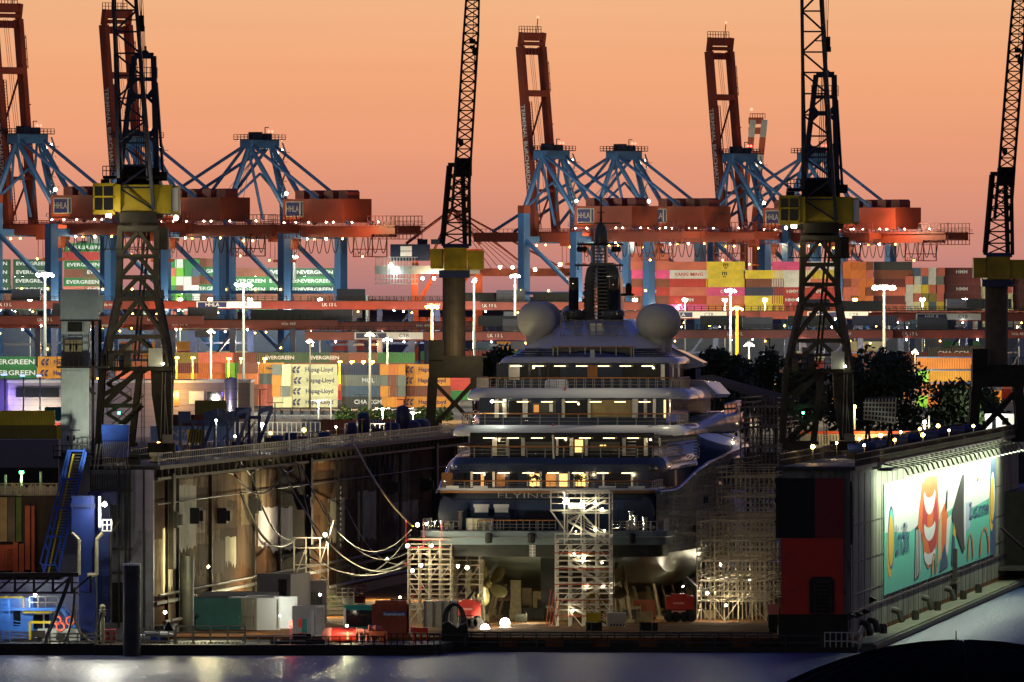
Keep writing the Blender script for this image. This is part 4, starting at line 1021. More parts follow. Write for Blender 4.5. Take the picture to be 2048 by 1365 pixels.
# three long lamp banks carried by the arms
for k in range(3):
    L_ = (BL+26)/3; yc_ = y0-14+L_*(k+.5)
    l = bpy.data.lights.new('lamp_bank','AREA'); l.shape = 'RECTANGLE'; l.size = L_; l.size_y = .5; l.energy = 7500; l.color = (.88,1,.74)
    o = bpy.data.objects.new('lamp_bank', l); C.objects.link(o)
    z_ = -(DM.to_3x3() @ Vector((-.80,0,-.60))); x_ = DM.to_3x3() @ Vector((0,1,0)); y_ = z_.cross(x_)
    o.matrix_world = Matrix.Translation(DW(RW1+3.2,yc_,TOP-1.3)) @ Matrix((x_,y_,z_)).transposed().to_4x4()
mb = MB(DM); mb.bar((RW1+2.0,y0-10,TOP-.25),(RW1+2.0,y1+8,TOP-.25),.1); mb.bar((RW1+1.0,y0-10,TOP-.0),(RW1+1.0,y1+8,TOP-.0),.1); mb.box(RW1+.4,RW1+1.8,y0-16,y0-2,TOP-.5,TOP-.3); mb.build('lamp_rail', M['steel'], dock)

# ---------------------------------------------------------------- luffing lattice cranes on the dock walls
def lat_crane():
    d = 1212.; q = lambda x, y, dy=0.: P(x,y,d)+Vector((0,dy,0))
    t = thing('lattice_crane', 'x', 'crane', q(270,900), 'luffing cranes with lattice towers')
    # portal
    mb = MB(); mb.rings([[q(x,y,a) for x,a in ((302,-1.2),(348,-1.2),(348,1.8),(302,1.8))] for x_ in (0,) for y in (733,)]+[[q(x,790,a) for x,a in ((304,-1.2),(346,-1.2),(346,1.8),(304,1.8))]]+[[q(x,885,a) for x,a in ((318,-.8),(345,-.8),(345,1.2),(318,1.2))]]); mb.build('portal_leg', M['black'], t)
    mb = MB(); mb.box(q(296,0).x,q(350,0).x,d-1.2,d+1.6,q(0,905).z,q(0,886).z); mb.build('bogie', M['black'], t)
    mb = MB(); mb.box(q(196,0).x,q(262,0).x,d-1.2,d+4.6,q(0,905).z,q(0,890).z); mb.build('bogie', M['black'], t)
    mb = MB()
    for a in (-1.0, 4.5):
        mb.bar(q(204,735,a),q(196,890,a),.55); mb.bar(q(280,735,a),q(262,890,a),.5)
        for z0, z1 in ((735,812),(812,890)): mb.bar(q(204,z1,a),q(282,z0,a),.42); mb.bar(q(200,z1,a),q(272,z1,a),.35)
        mb.bar(q(204,z0-20,a),q(300,735,a),.4)
    mb.bar(q(204,735,-1),q(204,735,4.5),.5)
    mb.build('portal_frame', M['black'], t)
    mb = MB()                                   # stairs, landings and ladders inside the portal
    for k,(xa,ya_,xb,yb_) in enumerate(((214,888,262,858),(262,858,214,828),(214,828,262,798),(262,798,214,768),(214,768,262,738))):
        for dy in (.4,1.2): mb.bar(q(xa,ya_,dy),q(xb,yb_,dy),.12,.3); mb.bar(q(xa,ya_-18,dy),q(xb,yb_-18,dy),.07)
        for i in range(8): f_=(i+.5)/8; c=q(xa+(xb-xa)*f_,ya_+(yb_-ya_)*f_,.8); mb.cbox(c,.35,.8,.05)
        mb.cbox(q(xb,yb_,.8),.9,1.2,.1); mb.bar(q(xb,yb_,.2),q(xb,yb_-20,.2),.07)
    for x in (283,289): mb.bar(q(x,890,-.6),q(x,735,-.6),.07)
    for k in range(38): mb.bar(q(283,888-k*4,-.6),q(289,888-k*4,-.6),.05)
    mb.build('portal_stair', M['steel'], t)
    mb = MB()
    for x in (326,332,344): mb.bar(q(x,745,-1.35),q(x-4+ (x-326)*.3,878,-1.35),.08)
    mb.bar(q(330,770,-1.4),q(337,872,-1.4),.07); mb.cbox(q(336,878,-1.5),1.0,.3,.8); mb.build('hanging_rope', M['hosew'], t)
    for sx in (0,1):
        mb = MB(); c = q(222+sx*34,722,-1.9); mb.tube(c+Vector((-.3,0,0)),c+Vector((.3,0,0)),.75,14); mb.build('cable_reel', M['steel'], t)
    mb = MB(); mb.cbox(q(312,715,-1.5),1.3,.8,1.7); mb.build('switch_box', M['grey'], t)
    mb = MB(); mb.sphere(q(239,826,-1.6),.13,8,6); mb.build('signal_light', E['green'], t)
    mb = MB(); mb.sphere(q(328,728,-2.4),.09,8,6); mb.build('work_light', E['warm'], t)
    mb = MB(); mb.box(q(196,0).x,q(348,0).x,d-1.6,d+5.2,q(0,742).z,q(0,734).z)
    for x in range(200,350,12): mb.bar(q(x,734,-1.6),q(x,712,-1.6),.08)
    for y in (712,722): mb.bar(q(196,y,-1.6),q(348,y,-1.6),.08)
    for k in range(10): mb.bar(q(204+k*7,884-k*7,-1.7),q(212+k*7,884-k*7,-1.7),.5,.12)
    mb.bar(q(200,884,-1.8),q(285,806,-1.8),.16); mb.bar(q(206,866,-1.8),q(290,790,-1.8),.1)
    mb.build('platform', M['black'], t)
    mb = MB(); mb.box(q(238,0).x,q(262,0).x,d,d+2.5,q(0,734).z,q(0,688).z); mb.build('shed', M['grey'], t)
    # tower, three tiers
    def quad(x0, x1, y, a, b): return [q(x0,y,a),q(x1,y,a),q(x1,y,b),q(x0,y,b)]
    mb = MB()
    tiers = [((207,338,733,-1.5,4.6),(219,330,674)),((219,330,674,-1.2,4.4),(236,316,598)),((236,316,598,-.8,3.8),(238,312,555)),((238,312,555,-.8,3.8),(239,313,513)),((239,313,513,-.8,3.8),(240,314,460))]
    for (x0,x1,y,a,b), (X0,X1,Y) in tiers:
        A = quad(x0,x1,y,a,b); B = quad(X0,X1,Y,a+.3 if y > 600 else a,b-.3 if y > 600 else b)
        for p_, r_ in zip(A,B): mb.bar(p_,r_,.52)
        for i in range(4):
            j = (i+1)%4; m_ = (B[i]+B[j])/2
            mb.bar(A[i],m_,.33); mb.bar(A[j],m_,.33); mb.bar(B[i],B[j],.4); 
    mb.bar(q(207,704,-1.4),q(338,704,-1.4),.3)
    mb.bar(q(268,720,1),q(290,455,1),.22); mb.bar(q(276,720,1),q(298,455,1),.22)
    mb.build('tower', M['tower'], t)
    # slewing gear and decks
    mb = MB(); mb.box(q(236,0).x,q(316,0).x,d-1.2,d+4,q(0,462).z,q(0,452).z); mb.lathe(q(276,452,1.5),[(1.9,0),(1.9,.6),(2.3,.7),(2.3,1.2)],20); mb.build('slewing_ring', M['steel'], t)
    mb = MB(); mb.box(q(240,0).x,q(314,0).x,d-1.6,d+4.6,q(0,446).z,q(0,424).z); mb.box(q(312,0).x,q(336,0).x,d-1,d+3,q(0,500).z,q(0,455).z); mb.box(q(206,0).x,q(336,0).x,d-2.4,d-2.2,q(0,500).z,q(0,498).z); mb.build('slewing_deck', M['black'], t)
    mb = MB(); mb.box(q(238,0).x,q(343,0).x,d-1.2,d+4.8,q(0,427).z,q(0,370).z); mb.box(q(343,0).x,q(358,0).x,d-.8,d+4.8,q(0,427).z,q(0,372).z); h = mb.build('machinery_house', M['yellow'], t)
    mb = MB(); mb.box(q(345,0).x,q(357,0).x,d-.9,d-.8,q(0,423).z,q(0,376).z)
    mb.build('vent_grille', M['letw'], h)
    mb = MB(); cx0, cx1 = q(188,0).x, q(232,0).x; z0, z1 = q(0,424).z, q(0,370).z
    for x in (cx0,cx1-.15):
        for y in (d-3.2,d-.4): mb.box(x,x+.15,y,y+.15,z0,z1)
    for z in (z0,z0+1.3,z1-.15): 
        mb.box(cx0,cx1,d-3.2,d-3.05,z,z+.15); mb.box(cx0,cx0+.15,d-3.2,d-.3,z,z+.15); mb.box(cx1-.15,cx1,d-3.2,d-.3,z,z+.15)
    mb.box(cx0,cx1,d-3.2,d-.2,z0-.25,z0); mb.box(cx0,cx1,d-3.2,d-.2,z1,z1+.12); mb.box(cx1,cx1+.5,d-3,d-.2,z0,z1); mb.box(cx0+.9,cx0+1.0,d-3.22,d-3.1,z0,z1)
    cb = mb.build('cab', M['yellow'], t)
    mb = MB(); mb.box(cx0+.1,cx1-.1,d-3.1,d-.3,z0,z1-.05); mb.build('window', M['dglass'], cb)
    mb = MB(); mb.box(cx0+.7,cx0+1.5,d-2,d-1,z1+.12,z1+.5); mb.build('roof_hatch', M['black'], cb)
    # winch deck with rails above the house
    mb = MB(); mb.box(q(206,0).x,q(332,0).x,d-.8,d+4.4,q(0,358).z,q(0,352).z)
    for x in range(206,250,7): mb.bar(q(x,352,-.8),q(x,333,-.8),.08)
    for y in (333,342): mb.bar(q(206,y,-.8),q(250,y,-.8),.08)
    mb.lathe(q(268,352,1.6),[(1.2,0),(1.2,.9),(.8,1)],12); mb.box(q(240,0).x,q(318,0).x,d,d+3.4,q(0,372).z,q(0,336).z); mb.box(q(318,0).x,q(334,0).x,d,d+1.5,q(0,362).z,q(0,344).z)
    mb.build('winch_deck', M['black'], t)
    # A-frame
    mb = MB()
    for dy in (1.0, 2.6):
        mb.bar(q(240,345,dy),q(268,112,dy),.5,.5); mb.bar(q(312,350,dy),q(306,112,dy),.5,.5)
        mb.bar(q(324,345,dy+1.5),q(312,165,dy),.18); 
    for y, h_ in ((112,.55),(157,.35),(190,.32),(268,.32)):
        f_ = (345-y)/233; xl = 240+28*f_; xr = 312-6*f_
        mb.box(q(xl,0).x,q(xr,0).x,d+.8,d+2.8,q(0,y+5).z,q(0,y+5).z+h_)
        if y in (190,268):
            for sx_, xx in ((1,xl),(-1,xr)):
                for dy in (1.0,2.6): mb.bar(q(xx,y-14,dy),q(xx+sx_*14,y+4,dy),.3); mb.bar(q(xx,y+18,dy),q(xx+sx_*14,y+4,dy),.3)
    for x in range(258,318,7): mb.bar(q(x,157,.6),q(x,135,.6),.07)
    for y in (135,146): mb.bar(q(256,y,.6),q(313,y,.6),.07)
    mb.sphere(q(289,108,1.8),.4,8,6); mb.bar(q(290,108,1.8),q(290,92,1.8),.2)
    mb.build('a_frame', M['navy'], t)
    # jib: two chords towards us, laced, reaching out of the picture
    mb = MB()
    bot = [q(239,420,-1.2),q(308,420,-1.2),q(300,420,.6),q(247,420,.6)]; midq = [q(235,110,-7),q(285,110,-7),q(283,110,-5.2),q(237,110,-5.2)]; topq = [q(231,-60,-11),q(274,-60,-11),q(272,-60,-9.6),q(233,-60,-9.6)]
    mb.lattice(bot,midq,7,.15,.08,(0,1,3),cross=False); mb.lattice(midq,topq,4,.14,.08,(0,1,3),cross=False)
    jb = mb.build('jib', M['navy'], t)
    mb = MB(); mb.cbox(q(287,48,-8),.55,.5,1.2); mb.cbox(q(289,62,-8),.5,.5,.5); mb.bar(q(262,44,-8),q(284,44,-8),.12); mb.bar(q(287,0,-8),q(287,40,-8),.1)
    for k in range(5): mb.bar(q(284+k*1.6,110,1.5),q(268+k*5,-60,-10),.05); mb.bar(q(270+k*5,350,1.5),q(280+k*3,112,1.8),.05)
    mb.build('hoist_block', M['black'], jb)
    mb = MB(); mb.cbox(q(219,432,-2.6),.5,.3,.35); mb.build('work_light', E['warm'], t)
    return t
lc = lat_crane()
lc['label'] = 'left lattice crane with yellow cab standing on the near end of the left dock wall'
tag(lc)
light(P(226,446,1206), 450, WARM, .2)
light(P(300,700,1205), 220, (1,.8,.45), .2); light(P(940,690,1490), 1500, (1,.8,.45), .3); light(P(250,800,1206), 160, (1,.8,.45), .2)
def round_crane():
    d = 1500.; q = lambda x, y, dy=0.: P(x,y,d)+Vector((0,dy,0))
    t = thing('column_crane', 'x', 'crane', q(908,862), 'luffing cranes on round columns')
    mb = MB(); mb.tube(q(908,712),q(908,552),1.32,20); mb.tube(q(908,552),q(908,546),1.7,20); mb.build('column', M['column'], t)
    mb = MB(); mb.box(q(858,0).x,q(966,0).x,d-3,d+3,q(0,756).z,q(0,712).z); 
    for x in (866,950):
        for dy in (-2.4,2.4):
            mb.bar(q(x,756,dy),q(x-6 if x<900 else x+8,862,dy),1.1)
    for dy in (-2.4,2.4): mb.bar(q(870,850,dy),q(948,765,dy),.5); mb.bar(q(868,765,dy),q(950,850,dy),.4)
    mb.box(q(846,0).x,q(880,0).x,d-3.2,d+3.2,q(0,866).z,q(0,852).z); mb.box(q(936,0).x,q(972,0).x,d-3.2,d+3.2,q(0,866).z,q(0,852).z)
    mb.box(q(858,0).x,q(888,0).x,d-3.4,d-1.6,q(0,720).z,q(0,680).z)
    for x in range(940,976,6): mb.bar(q(x,712,-3),q(x,698,-3),.09)
    mb.bar(q(932,698,-3),q(974,698,-3),.09); mb.box(q(930,0).x,q(974,0).x,d-3.2,d+1,q(0,716).z,q(0,712).z)
    mb.build('portal', M['black'], t)
    mb = MB(); mb.box(q(888,0).x,q(934,0).x,d-2.2,d+2.6,q(0,541).z,q(0,497).z); mb.box(q(861,0).x,q(887,0).x,d-1.6,d+1.6,q(0,538).z,q(0,498).z); mb.box(q(935,0).x,q(968,0).x,d-1.6,d+2.2,q(0,540).z,q(0,502).z)
    for k in range(9): mb.box(q(889,0).x,q(933,0).x,d-2.28,d-2.2,q(0,538-k*5).z,q(0,536-k*5).z)
    mb.build('machinery_house', M['yellow'], t)
    mb = MB(); mb.box(q(878,0).x,q(940,0).x,d-1.9,d+2.2,q(0,556).z,q(0,541).z); mb.box(q(886,0).x,q(938,0).x,d-1.8,d+1.8,q(0,497).z,q(0,488).z); mb.build('slewing_deck', M['dblue'], t)
    mb = MB(); A = [q(886,492,-1),q(940,492,-1),q(940,492,2),q(886,492,2)]; B = [q(902,330,-.3),q(938,330,-.3),q(938,330,.9),q(902,330,.9)]
    mb.lattice(A,B,7,.15,.08,cross=False)
    mb.bar(q(884,488,-1),q(898,332,-.4),.4); mb.bar(q(930,488,-1),q(925,335,-.4),.4); mb.box(q(896,0).x,q(940,0).x,d-1,d+1.2,q(0,334).z,q(0,326).z); mb.box(q(910,0).x,q(944,0).x,d-1,d+1,q(0,352).z,q(0,318).z)
    mb.build('a_frame', M['black'], t)
    mb = MB(); A = [q(904,420,-1.2),q(936,420,-1.2),q(936,420,.4),q(904,420,.4)]; B = [q(912,318,-3),q(942,318,-3),q(942,318,-1.6),q(912,318,-1.6)]; Cq = [q(928,70,-9),q(957,70,-9),q(957,70,-7.8),q(928,70,-7.8)]; Dq = [q(938,-60,-12),q(960,-60,-12),q(960,-60,-11),q(938,-60,-11)]
    mb.lattice(A,B,4,.13,.07,cross=False); mb.lattice(B,Cq,13,.12,.065,cross=False); mb.lattice(Cq,Dq,8,.11,.06,cross=False)
    jb = mb.build('jib', M['black'], t)
    mb = MB(); mb.cbox(q(945,86,-8),.7,.5,.55); mb.cbox(q(945,97,-8),.6,.5,.35); mb.sphere(q(950,106,-8),.34,8,6,1.5); mb.bar(q(950,106,-8),q(950,175,-8),.12); mb.sphere(q(922,286,-4),.32,8,6,1.4); mb.bar(q(950,-20,-8),q(946,86,-8),.07)
    mb.build('hoist_block', M['black'], jb)
    return t
rc = round_crane(); rc['label'] = 'slim crane on a round column rising from the left dock wall left of the yacht'
index_kids()
dup(lc, P(1635,896,1280), None, 'right lattice crane with yellow cab standing over the red dock front')
dup(rc, P(1993,880,1500), None, 'slim crane on a round column at the right edge of the picture')
# ---------------------------------------------------------------- the yacht in the dock
YA = R(5.6); YM = Matrix.Translation((2.92,1245,0)) @ Matrix.Rotation(-YA,4,'Z')
def YW(x,y,z): return YM @ Vector((x,y,z))
def yx(px, y): return ((px-1024)/F*(1245+y)-2.92-y*math.sin(YA))/math.cos(YA)
def yz(py, y): return CZ+(HY-py)/F*(1245+y)
yt = thing('motor_yacht', 'large multi deck motor yacht standing on blocks in the dock, seen from its stern', 'yacht', YW(0,40,FL))
def interp(tab, y):
    for (a,u),(b,v) in zip(tab[:-1],tab[1:]):
        if y <= b:
            t = max(0,(y-a)/(b-a)); t = t*t*(3-2*t)*.5+t*.5; return u+(v-u)*t
    return tab[-1][1]
Bt = [(4,10.6),(12,11.3),(22,11.9),(36,12.4),(56,12.7),(80,12.6),(105,9.6),(125,4.4),(137,.15)]
St = [(4,13.85),(15,13.9),(24,14.8),(32,15.75),(40,16.35),(55,17.),(80,17.4),(110,18.2),(137,19.6)]
Kt = [(4,7.7),(8,6.9),(14,5.7),(22,4.6),(34,3.7),(46,3.2),(110,3.2),(128,4.5),(137,8)]
ys = [4,6,9,12,15,18,21,24,28,32,36,40,46,54,62,72,82,92,102,112,120,128,133,137]
top, mid, und = [], [], []
for y in ys:
    b, s_, k = interp(Bt,y), interp(St,y), interp(Kt,y)
    flare = .75*max(0,min(1,(y-26)/30))
    wl = 7.9+ .5*max(0,(y-20)/117)
    col = [(b+flare,s_),(b+flare*.6,s_-.7),(b,s_-2.2 if s_>15 else s_-1.2),(b*.995,10.4),(b*.985,wl)]
    und_ = [(b*.985,wl),(b*.93,max(k+.3,wl-1.9)),(b*.78,max(k+.15,wl-3.4)),(b*.45,k+.05+.1),(0.0001,k)]
    def full(c): return [(-x,y,z) for x,z in c[:-1]]+[(0,y,c[-1][1])]+[(x,y,z) for x,z in reversed(c[:-1])]
    top.append([[(x,y,z) for x,z in col],[(-x,y,z) for x,z in col]])
    und.append(full(und_))
mb = MB(YM)
for sd in (0,1): mb.rings([t[sd] for t in top], close=False, cap=False)
hull = mb.build('hull', M['yhull'], yt, smooth=True)
mb = MB(YM); mb.rings(und, close=False, cap=False); n0 = len(und[0]); mb.add(und[0],[tuple(range(n0))]); mb.build('underbody', mat('antifouling_worn',(.026,.028,.018),.45,var=.6,sc=.5,rust=.2,rustc=(.012,.012,.01),bump=.1), yt, smooth='auto')
# bulwark cap: polished roll along the sheer
mb = MB(YM)
for sd in (-1,1): mb.path([(sd*(interp(Bt,y)+.75*max(0,min(1,(y-26)/30))),y,interp(St,y)) for y in ys[:-1]],.16,8)
mb.build('bulwark_cap', M['yhull'], hull, smooth=True)
# transom: gently curved plate with side wings
mb = MB(YM); A=[];B=[];Cc=[]
for i in range(25):
    u = -1+2*i/24; x = 10.6*u; bulge = 1.1*(1-u*u)+(-1.2*max(0,abs(u)-.86)/.14)
    A.append((x,4.6-bulge*.4,10.15)); B.append((x,4.2-bulge,12.2)); Cc.append((x*(.985),5.0-bulge,14.1))
mb.strip(A,B); mb.strip(B,Cc); mb.build('transom', M['yhull'], yt, smooth=True)
mb = MB(YM)
for sd in (-1,1):     # recessed mooring pockets at both corners
    mb = MB(YM); mb.rings([[(sd*(9.9+.7*math.cos(a)),4.4,12.0+1.5*math.sin(a)) for a in [2*math.pi*k/16 for k in range(16)]],[(sd*(9.6+.8*math.cos(a)),3.3,11.8+1.6*math.sin(a)) for a in [2*math.pi*k/16 for k in range(16)]]])
    mb.box(min(sd*7.6,sd*9.4),max(sd*7.6,sd*9.4),3.1,3.2,10.3,12.9); mb.build('mooring_pocket', M['yblue'], yt)
mb = MB(YM); x0, x1 = yx(1049,4), yx(1114,4); mb.slab([(x0,10.5),(x0,11.7),(x0+.3,12.0),(x1-.3,12.0),(x1,11.7),(x1,10.5)],2.85,3.2); mb.build('garage_window', M['dglass'], yt)
mb = MB(YM)
for px in (1030,1032,1150,1236): x = yx(px,3); mb.box(x-.03,x+.03,3.0,3.05,10.3,13.2)
mb.path([(x, 3.1-(1-(x/10.6)**2)*.2, 13.15) for x in [-9+i for i in range(19)]],.04,4)
mb.build('transom_seam', M['yblue'], yt)
letters('FLYING FOX', .74, mat('name_silver',(.4,.4,.38),.4), T(0,0,0), None, 2.15, -.012, 'name_lettering', .05)
o = bpy.data.objects['name_lettering']; o.data.transform(Matrix.Translation(-ORG[yt.name]) @ YM @ T(yx(1086,3),2.75,13.5) @ UP); o.parent = yt
# swim platform
def outl(hw, ya, yf, r, bul=.7, n=8, fw=None):
    pts = [((fw or hw), yf)]
    if yf-ya > 25: pts += [(hw, ya+(yf-ya)*.55), (hw, ya+(yf-ya)*.25)]
    for k in range(n+1):
        a = k/n*math.pi/2; pts.append((hw-r+r*math.cos(a), ya+r-r*math.sin(a)))
    m = 8
    for k in range(1,m): x = (hw-r)*(1-2*k/m); pts.append((x, ya-bul*(1-(x/(hw-r))**2)))
    for k in range(n,-1,-1):
        a = k/n*math.pi/2; pts.append((-(hw-r+r*math.cos(a)), ya+r-r*math.sin(a)))
    if yf-ya > 25: pts += [(-hw, ya+(yf-ya)*.25), (-hw, ya+(yf-ya)*.55)]
    pts.append((-(fw or hw), yf)); return pts
op = outl(11.9,0,9,1.6,.5)
mb = MB(YM); mb.prism(op, 9.62, 10.15); mb.build('swim_platform', M['yband'], yt)
mb = MB(YM); mb.prism(outl(11.75,.25,9,1.6,.5), 8.85, 9.6); mb.build('platform_band', M['yband'], yt)
mb = MB(YM); mb.prism(outl(11.4,.7,8,1.6,.4), 7.7, 8.85); mb.build('platform_underside', M['yblack'], yt)
mb = MB(YM); mb.path([(x*1.003,y-.03,9.62) for x,y in op],.05,4); mb.build('platform_trim', M['galv'], yt)
for px in (979,1064,1265):
    mb = MB(YM); x = yx(px,0); mb.lathe((x,-.75,9.0),[(.2,0),(.36,.12),(.36,.9),(.2,1.0)],10); mb.build('fender', M['tyre'], yt)
mb = MB(YM); x = yx(1065,0)
for k in range(8): mb.box(x-.3,x+.3,-.12,.0,7.75+k*.14,7.82+k*.14)
mb.bar((x,-.1,7.7),(x,-.1,8.85),.1); mb.build('draught_mark', M['letw'], yt)
# platform railing, bollards, consoles, crate
mb = MB(YM)
for px in list(range(955,1118,13))+[1000,1020,1076,1098]:
    x = yx(px,.4); mb.bar((x,.5,10.15),(x,.5,11.15),.09)
for px0,px1 in ((955,1112),):
    for z in (10.5,10.8): mb.bar((yx(px0,.4),.5,z),(yx(px1,.4),.5,z),.05)
for sx in (-1,1):
    for k in range(7): mb.bar((sx*(11.6-.02*k),1.2+k*1.1,10.15),(sx*(11.6-.02*k),1.2+k*1.1,11.3),.08)
    for z in (10.5,10.9,11.3): mb.bar((sx*11.6,1.2,z),(sx*11.5,7.8,z),.06)
    for k in range(6): mb.bar((sx*(11-k*.6),.4,10.15),(sx*(11-k*.6),.4,11.1),.07)
    for z in (10.6,11.1): mb.bar((sx*11,.4,z),(sx*8,.4,z),.05)
for x0,x1 in ((yx(1118,.4),yx(1135,.4)),(yx(1225,.4),yx(1300,.4))):
    for z in (10.5,10.8,11.1): mb.bar((x0,.5,z),(x1,.5,z),.05)
    for k in range(6): x = x0+(x1-x0)*k/5; mb.bar((x,.5,10.15),(x,.5,11.1),.07)
rl = mb.build('platform_railing', M['chrome'], yt)
mb = MB(YM); mb.bar((yx(955,.4),.5,11.18),(yx(1112,.4),.5,11.18),.14,.1); mb.build('handrail', M['wood'], rl)
for px,h in ((892,.9),(902,.7),(920,1.9),(1256,1.0),(1270,1.5),(1289,1.3),(1262,1.9)):
    mb = MB(YM); x = yx(px,2); mb.lathe((x,2.2,10.15),[(.2,0),(.24,.1),(.24,h-.15),(.34,h-.1),(.34,h)],10); mb.build('bollard', M['chrome'], yt)
for px in (963,1003):
    x = yx(px,2.4); mb = MB(YM); mb.box(x-.65,x+.65,2.3,2.8,11.9,12.5); mb.box(x-.75,x+.75,2.2,2.9,12.4,12.7); cs_ = mb.build('console', M['ywhite'], yt)
    mb = MB(YM); mb.box(x-.85,x+.85,2.25,2.9,10.6,11.6); mb.box(x-.6,x+.6,2.2,2.25,11.6,11.85); mb.build('console_base', M['yblue'], cs_)
crate = thing('equipment_crate', 'cream lit crate standing on the swim platform at the yacht stern', 'crate', YW(yx(960,1),1.2,10.15))
mb = MB(YM); x0,x1 = yx(934,1),yx(985,1); mb.box(x0,x1,.75,1.9,10.2,11.35); mb.build('body', M['ycrane'], crate)
mb = MB(YM)
for k in range(5): x = x0+(x1-x0)*k/4; mb.box(x-.06,x+.06,.66,.74,10.2,11.35)
for z in (10.2,10.75,11.3): mb.box(x0,x1,.68,.74,z,z+.08)
mb.build('batten', M['galv'], crate)
# rudder, skeg, shafts, propellers
mb = MB(YM); x = yx(1094,6); mb.slab([(x-.55,8.2),(x-.5,2.9),(x+.95,2.9),(x+1.0,8.2)],5.2,5.8); mb.rings([[(x-.45,5.2,2.9),(x+.9,5.2,2.9),(x+.2,8.5,2.9)],[(x-.5,5.2,8.0),(x+.95,5.2,8.0),(x+.2,9.5,8.0)]]); mb.build('rudder', M['yblack'], yt)
mb = MB(YM); mb.rings([[(x-.4,9.5,2.6),(x+.4,9.5,2.6),(x+.5,30,2.6),(x-.5,30,2.6)],[(x-.6,9.5,6.4),(x+.6,9.5,6.4),(x+1.5,30,4.2),(x-1.5,30,4.2)]]); mb.build('skeg', M['yblack'], yt)
for px, py in ((974,1168),(1212,1170)):
    xc, zc, y = yx(px,7.), yz(py,7.), 7.
    mb = MB(YM)
    for k in range(5):
        a0 = 2*math.pi*k/5+.45; ring = []
        for r_, w_, tw in ((.35,.35,.5),(.9,1.05,.38),(1.5,1.25,.3),(1.95,.8,.24),(2.1,.15,.2)):
            c_ = Vector((math.cos(a0),0,math.sin(a0))); t_ = Vector((-math.sin(a0),0,math.cos(a0)))
            o = Vector((xc,y,zc))+c_*r_+t_*(.25*r_)
            ring.append([o+t_*w_*.5+Vector((0,tw*w_,0)), o+Vector((0,-.05,0)), o-t_*w_*.5-Vector((0,tw*w_,0)), o+Vector((0,.06,0))])
        mb.rings(ring)
    mb.lathe((0,0,0),[(.01,0)],3) if 0 else None
    for a,b,r0,r1 in ((-.9,-.2,.08,.42),(-.2,.6,.45,.5)): mb.tube((xc,y+a,zc),(xc,y+b,zc),r0,12,r1)
    pr_ = mb.build('propeller', M['gold'], yt, smooth='auto')
    mb = MB(YM); mb.tube((xc,y+.6,zc),(xc*.92,26,zc+.5),.28,10); mb.bar((xc,y+1.2,zc),(xc+.9,y+1.6,7.3),.22,.5); mb.bar((xc,y+1.2,zc),(xc-.9,y+1.6,7.3),.22,.5)
    mb.build('shaft', M['yblack'], yt)
    mb = MB(YM); mb.box(xc-.6-.14,xc-.6+.14,y-1.8,y-.9,4.0,8.4) if px<1000 else mb.box(xc+.6,xc+.9,y-1.8,y-.9,4.0,8.4); mb.build('rudder', M['yblack'], yt)
# keel blocks on the dock floor
for i in range(9):
    for xx in (0.2,-4.4,4.8):
        y = 14+i*11+(5 if xx else 0); b = MB(YM)
        hgt = interp(Kt,y)-.02+(0 if abs(xx)<1 else .12); b.box(xx-.6,xx+.6,y-.6,y+.6,FL,FL+1.0); b.rings([[(xx-.55,y-.5,FL+1),(xx+.55,y-.5,FL+1),(xx+.55,y+.5,FL+1),(xx-.55,y+.5,FL+1)],[(xx-.5,y-.4,hgt),(xx+.5,y-.4,hgt),(xx+.5,y+.4,hgt),(xx-.5,y+.4,hgt)]])
        tag(b.build('keel_block', M['plank']), 'timber and concrete keel block under the yacht hull', 'keel block', 'keel blocks under the yacht')

for k in range(26):
    sd = -1 if k%2 else 1; y = 10+k*2.3; xx = sd*rnd.uniform(5.5,8.6); b = MB(YM)
    hb = interp(Kt,y)+ (abs(xx)/12)**3*2.6+.2
    b.bar((xx+sd*.9,y,FL),(xx,y,hb),.26); b.box(xx+sd*.9-.4,xx+sd*.9+.4,y-.4,y+.4,FL,FL+.3)
    tag(b.build('timber_prop', M['plank']), 'slanting timber prop between dock floor and yacht bilge', 'prop', 'timber props under the yacht')
for k in range(22):
    px, d = rnd.uniform(900,1530), rnd.uniform(1251,1275)
    if 1100 < px < 1240: px += 150
    v = P(px,1240,d); h = rnd.uniform(.5,1.9); w = rnd.uniform(.5,1.1); mk = rnd.choice(['steel','plank','steel','mblue2','black','black','tower','rustred'])
    b = MB(); b.box(v.x-w,v.x+w,d,d+1.1,FL+.14,FL+h)
    for q in (-.8,0,.8): b.box(v.x+q*w-.07,v.x+q*w+.07,d-.03,d+1.13,FL,FL+.14)
    for q in (-.98,.98): b.bar((v.x+q*w,d-.05,FL),(v.x+q*w,d-.05,FL+h+.15),.08)
    b.bar((v.x-w,d-.06,FL+h*.6),(v.x+w,d-.06,FL+h*.6),.07)
    tag(b.build('equipment_crate', M[mk]), 'equipment crate on skids among the clutter on the dock floor under the yacht', 'crate', 'crates under the yacht')

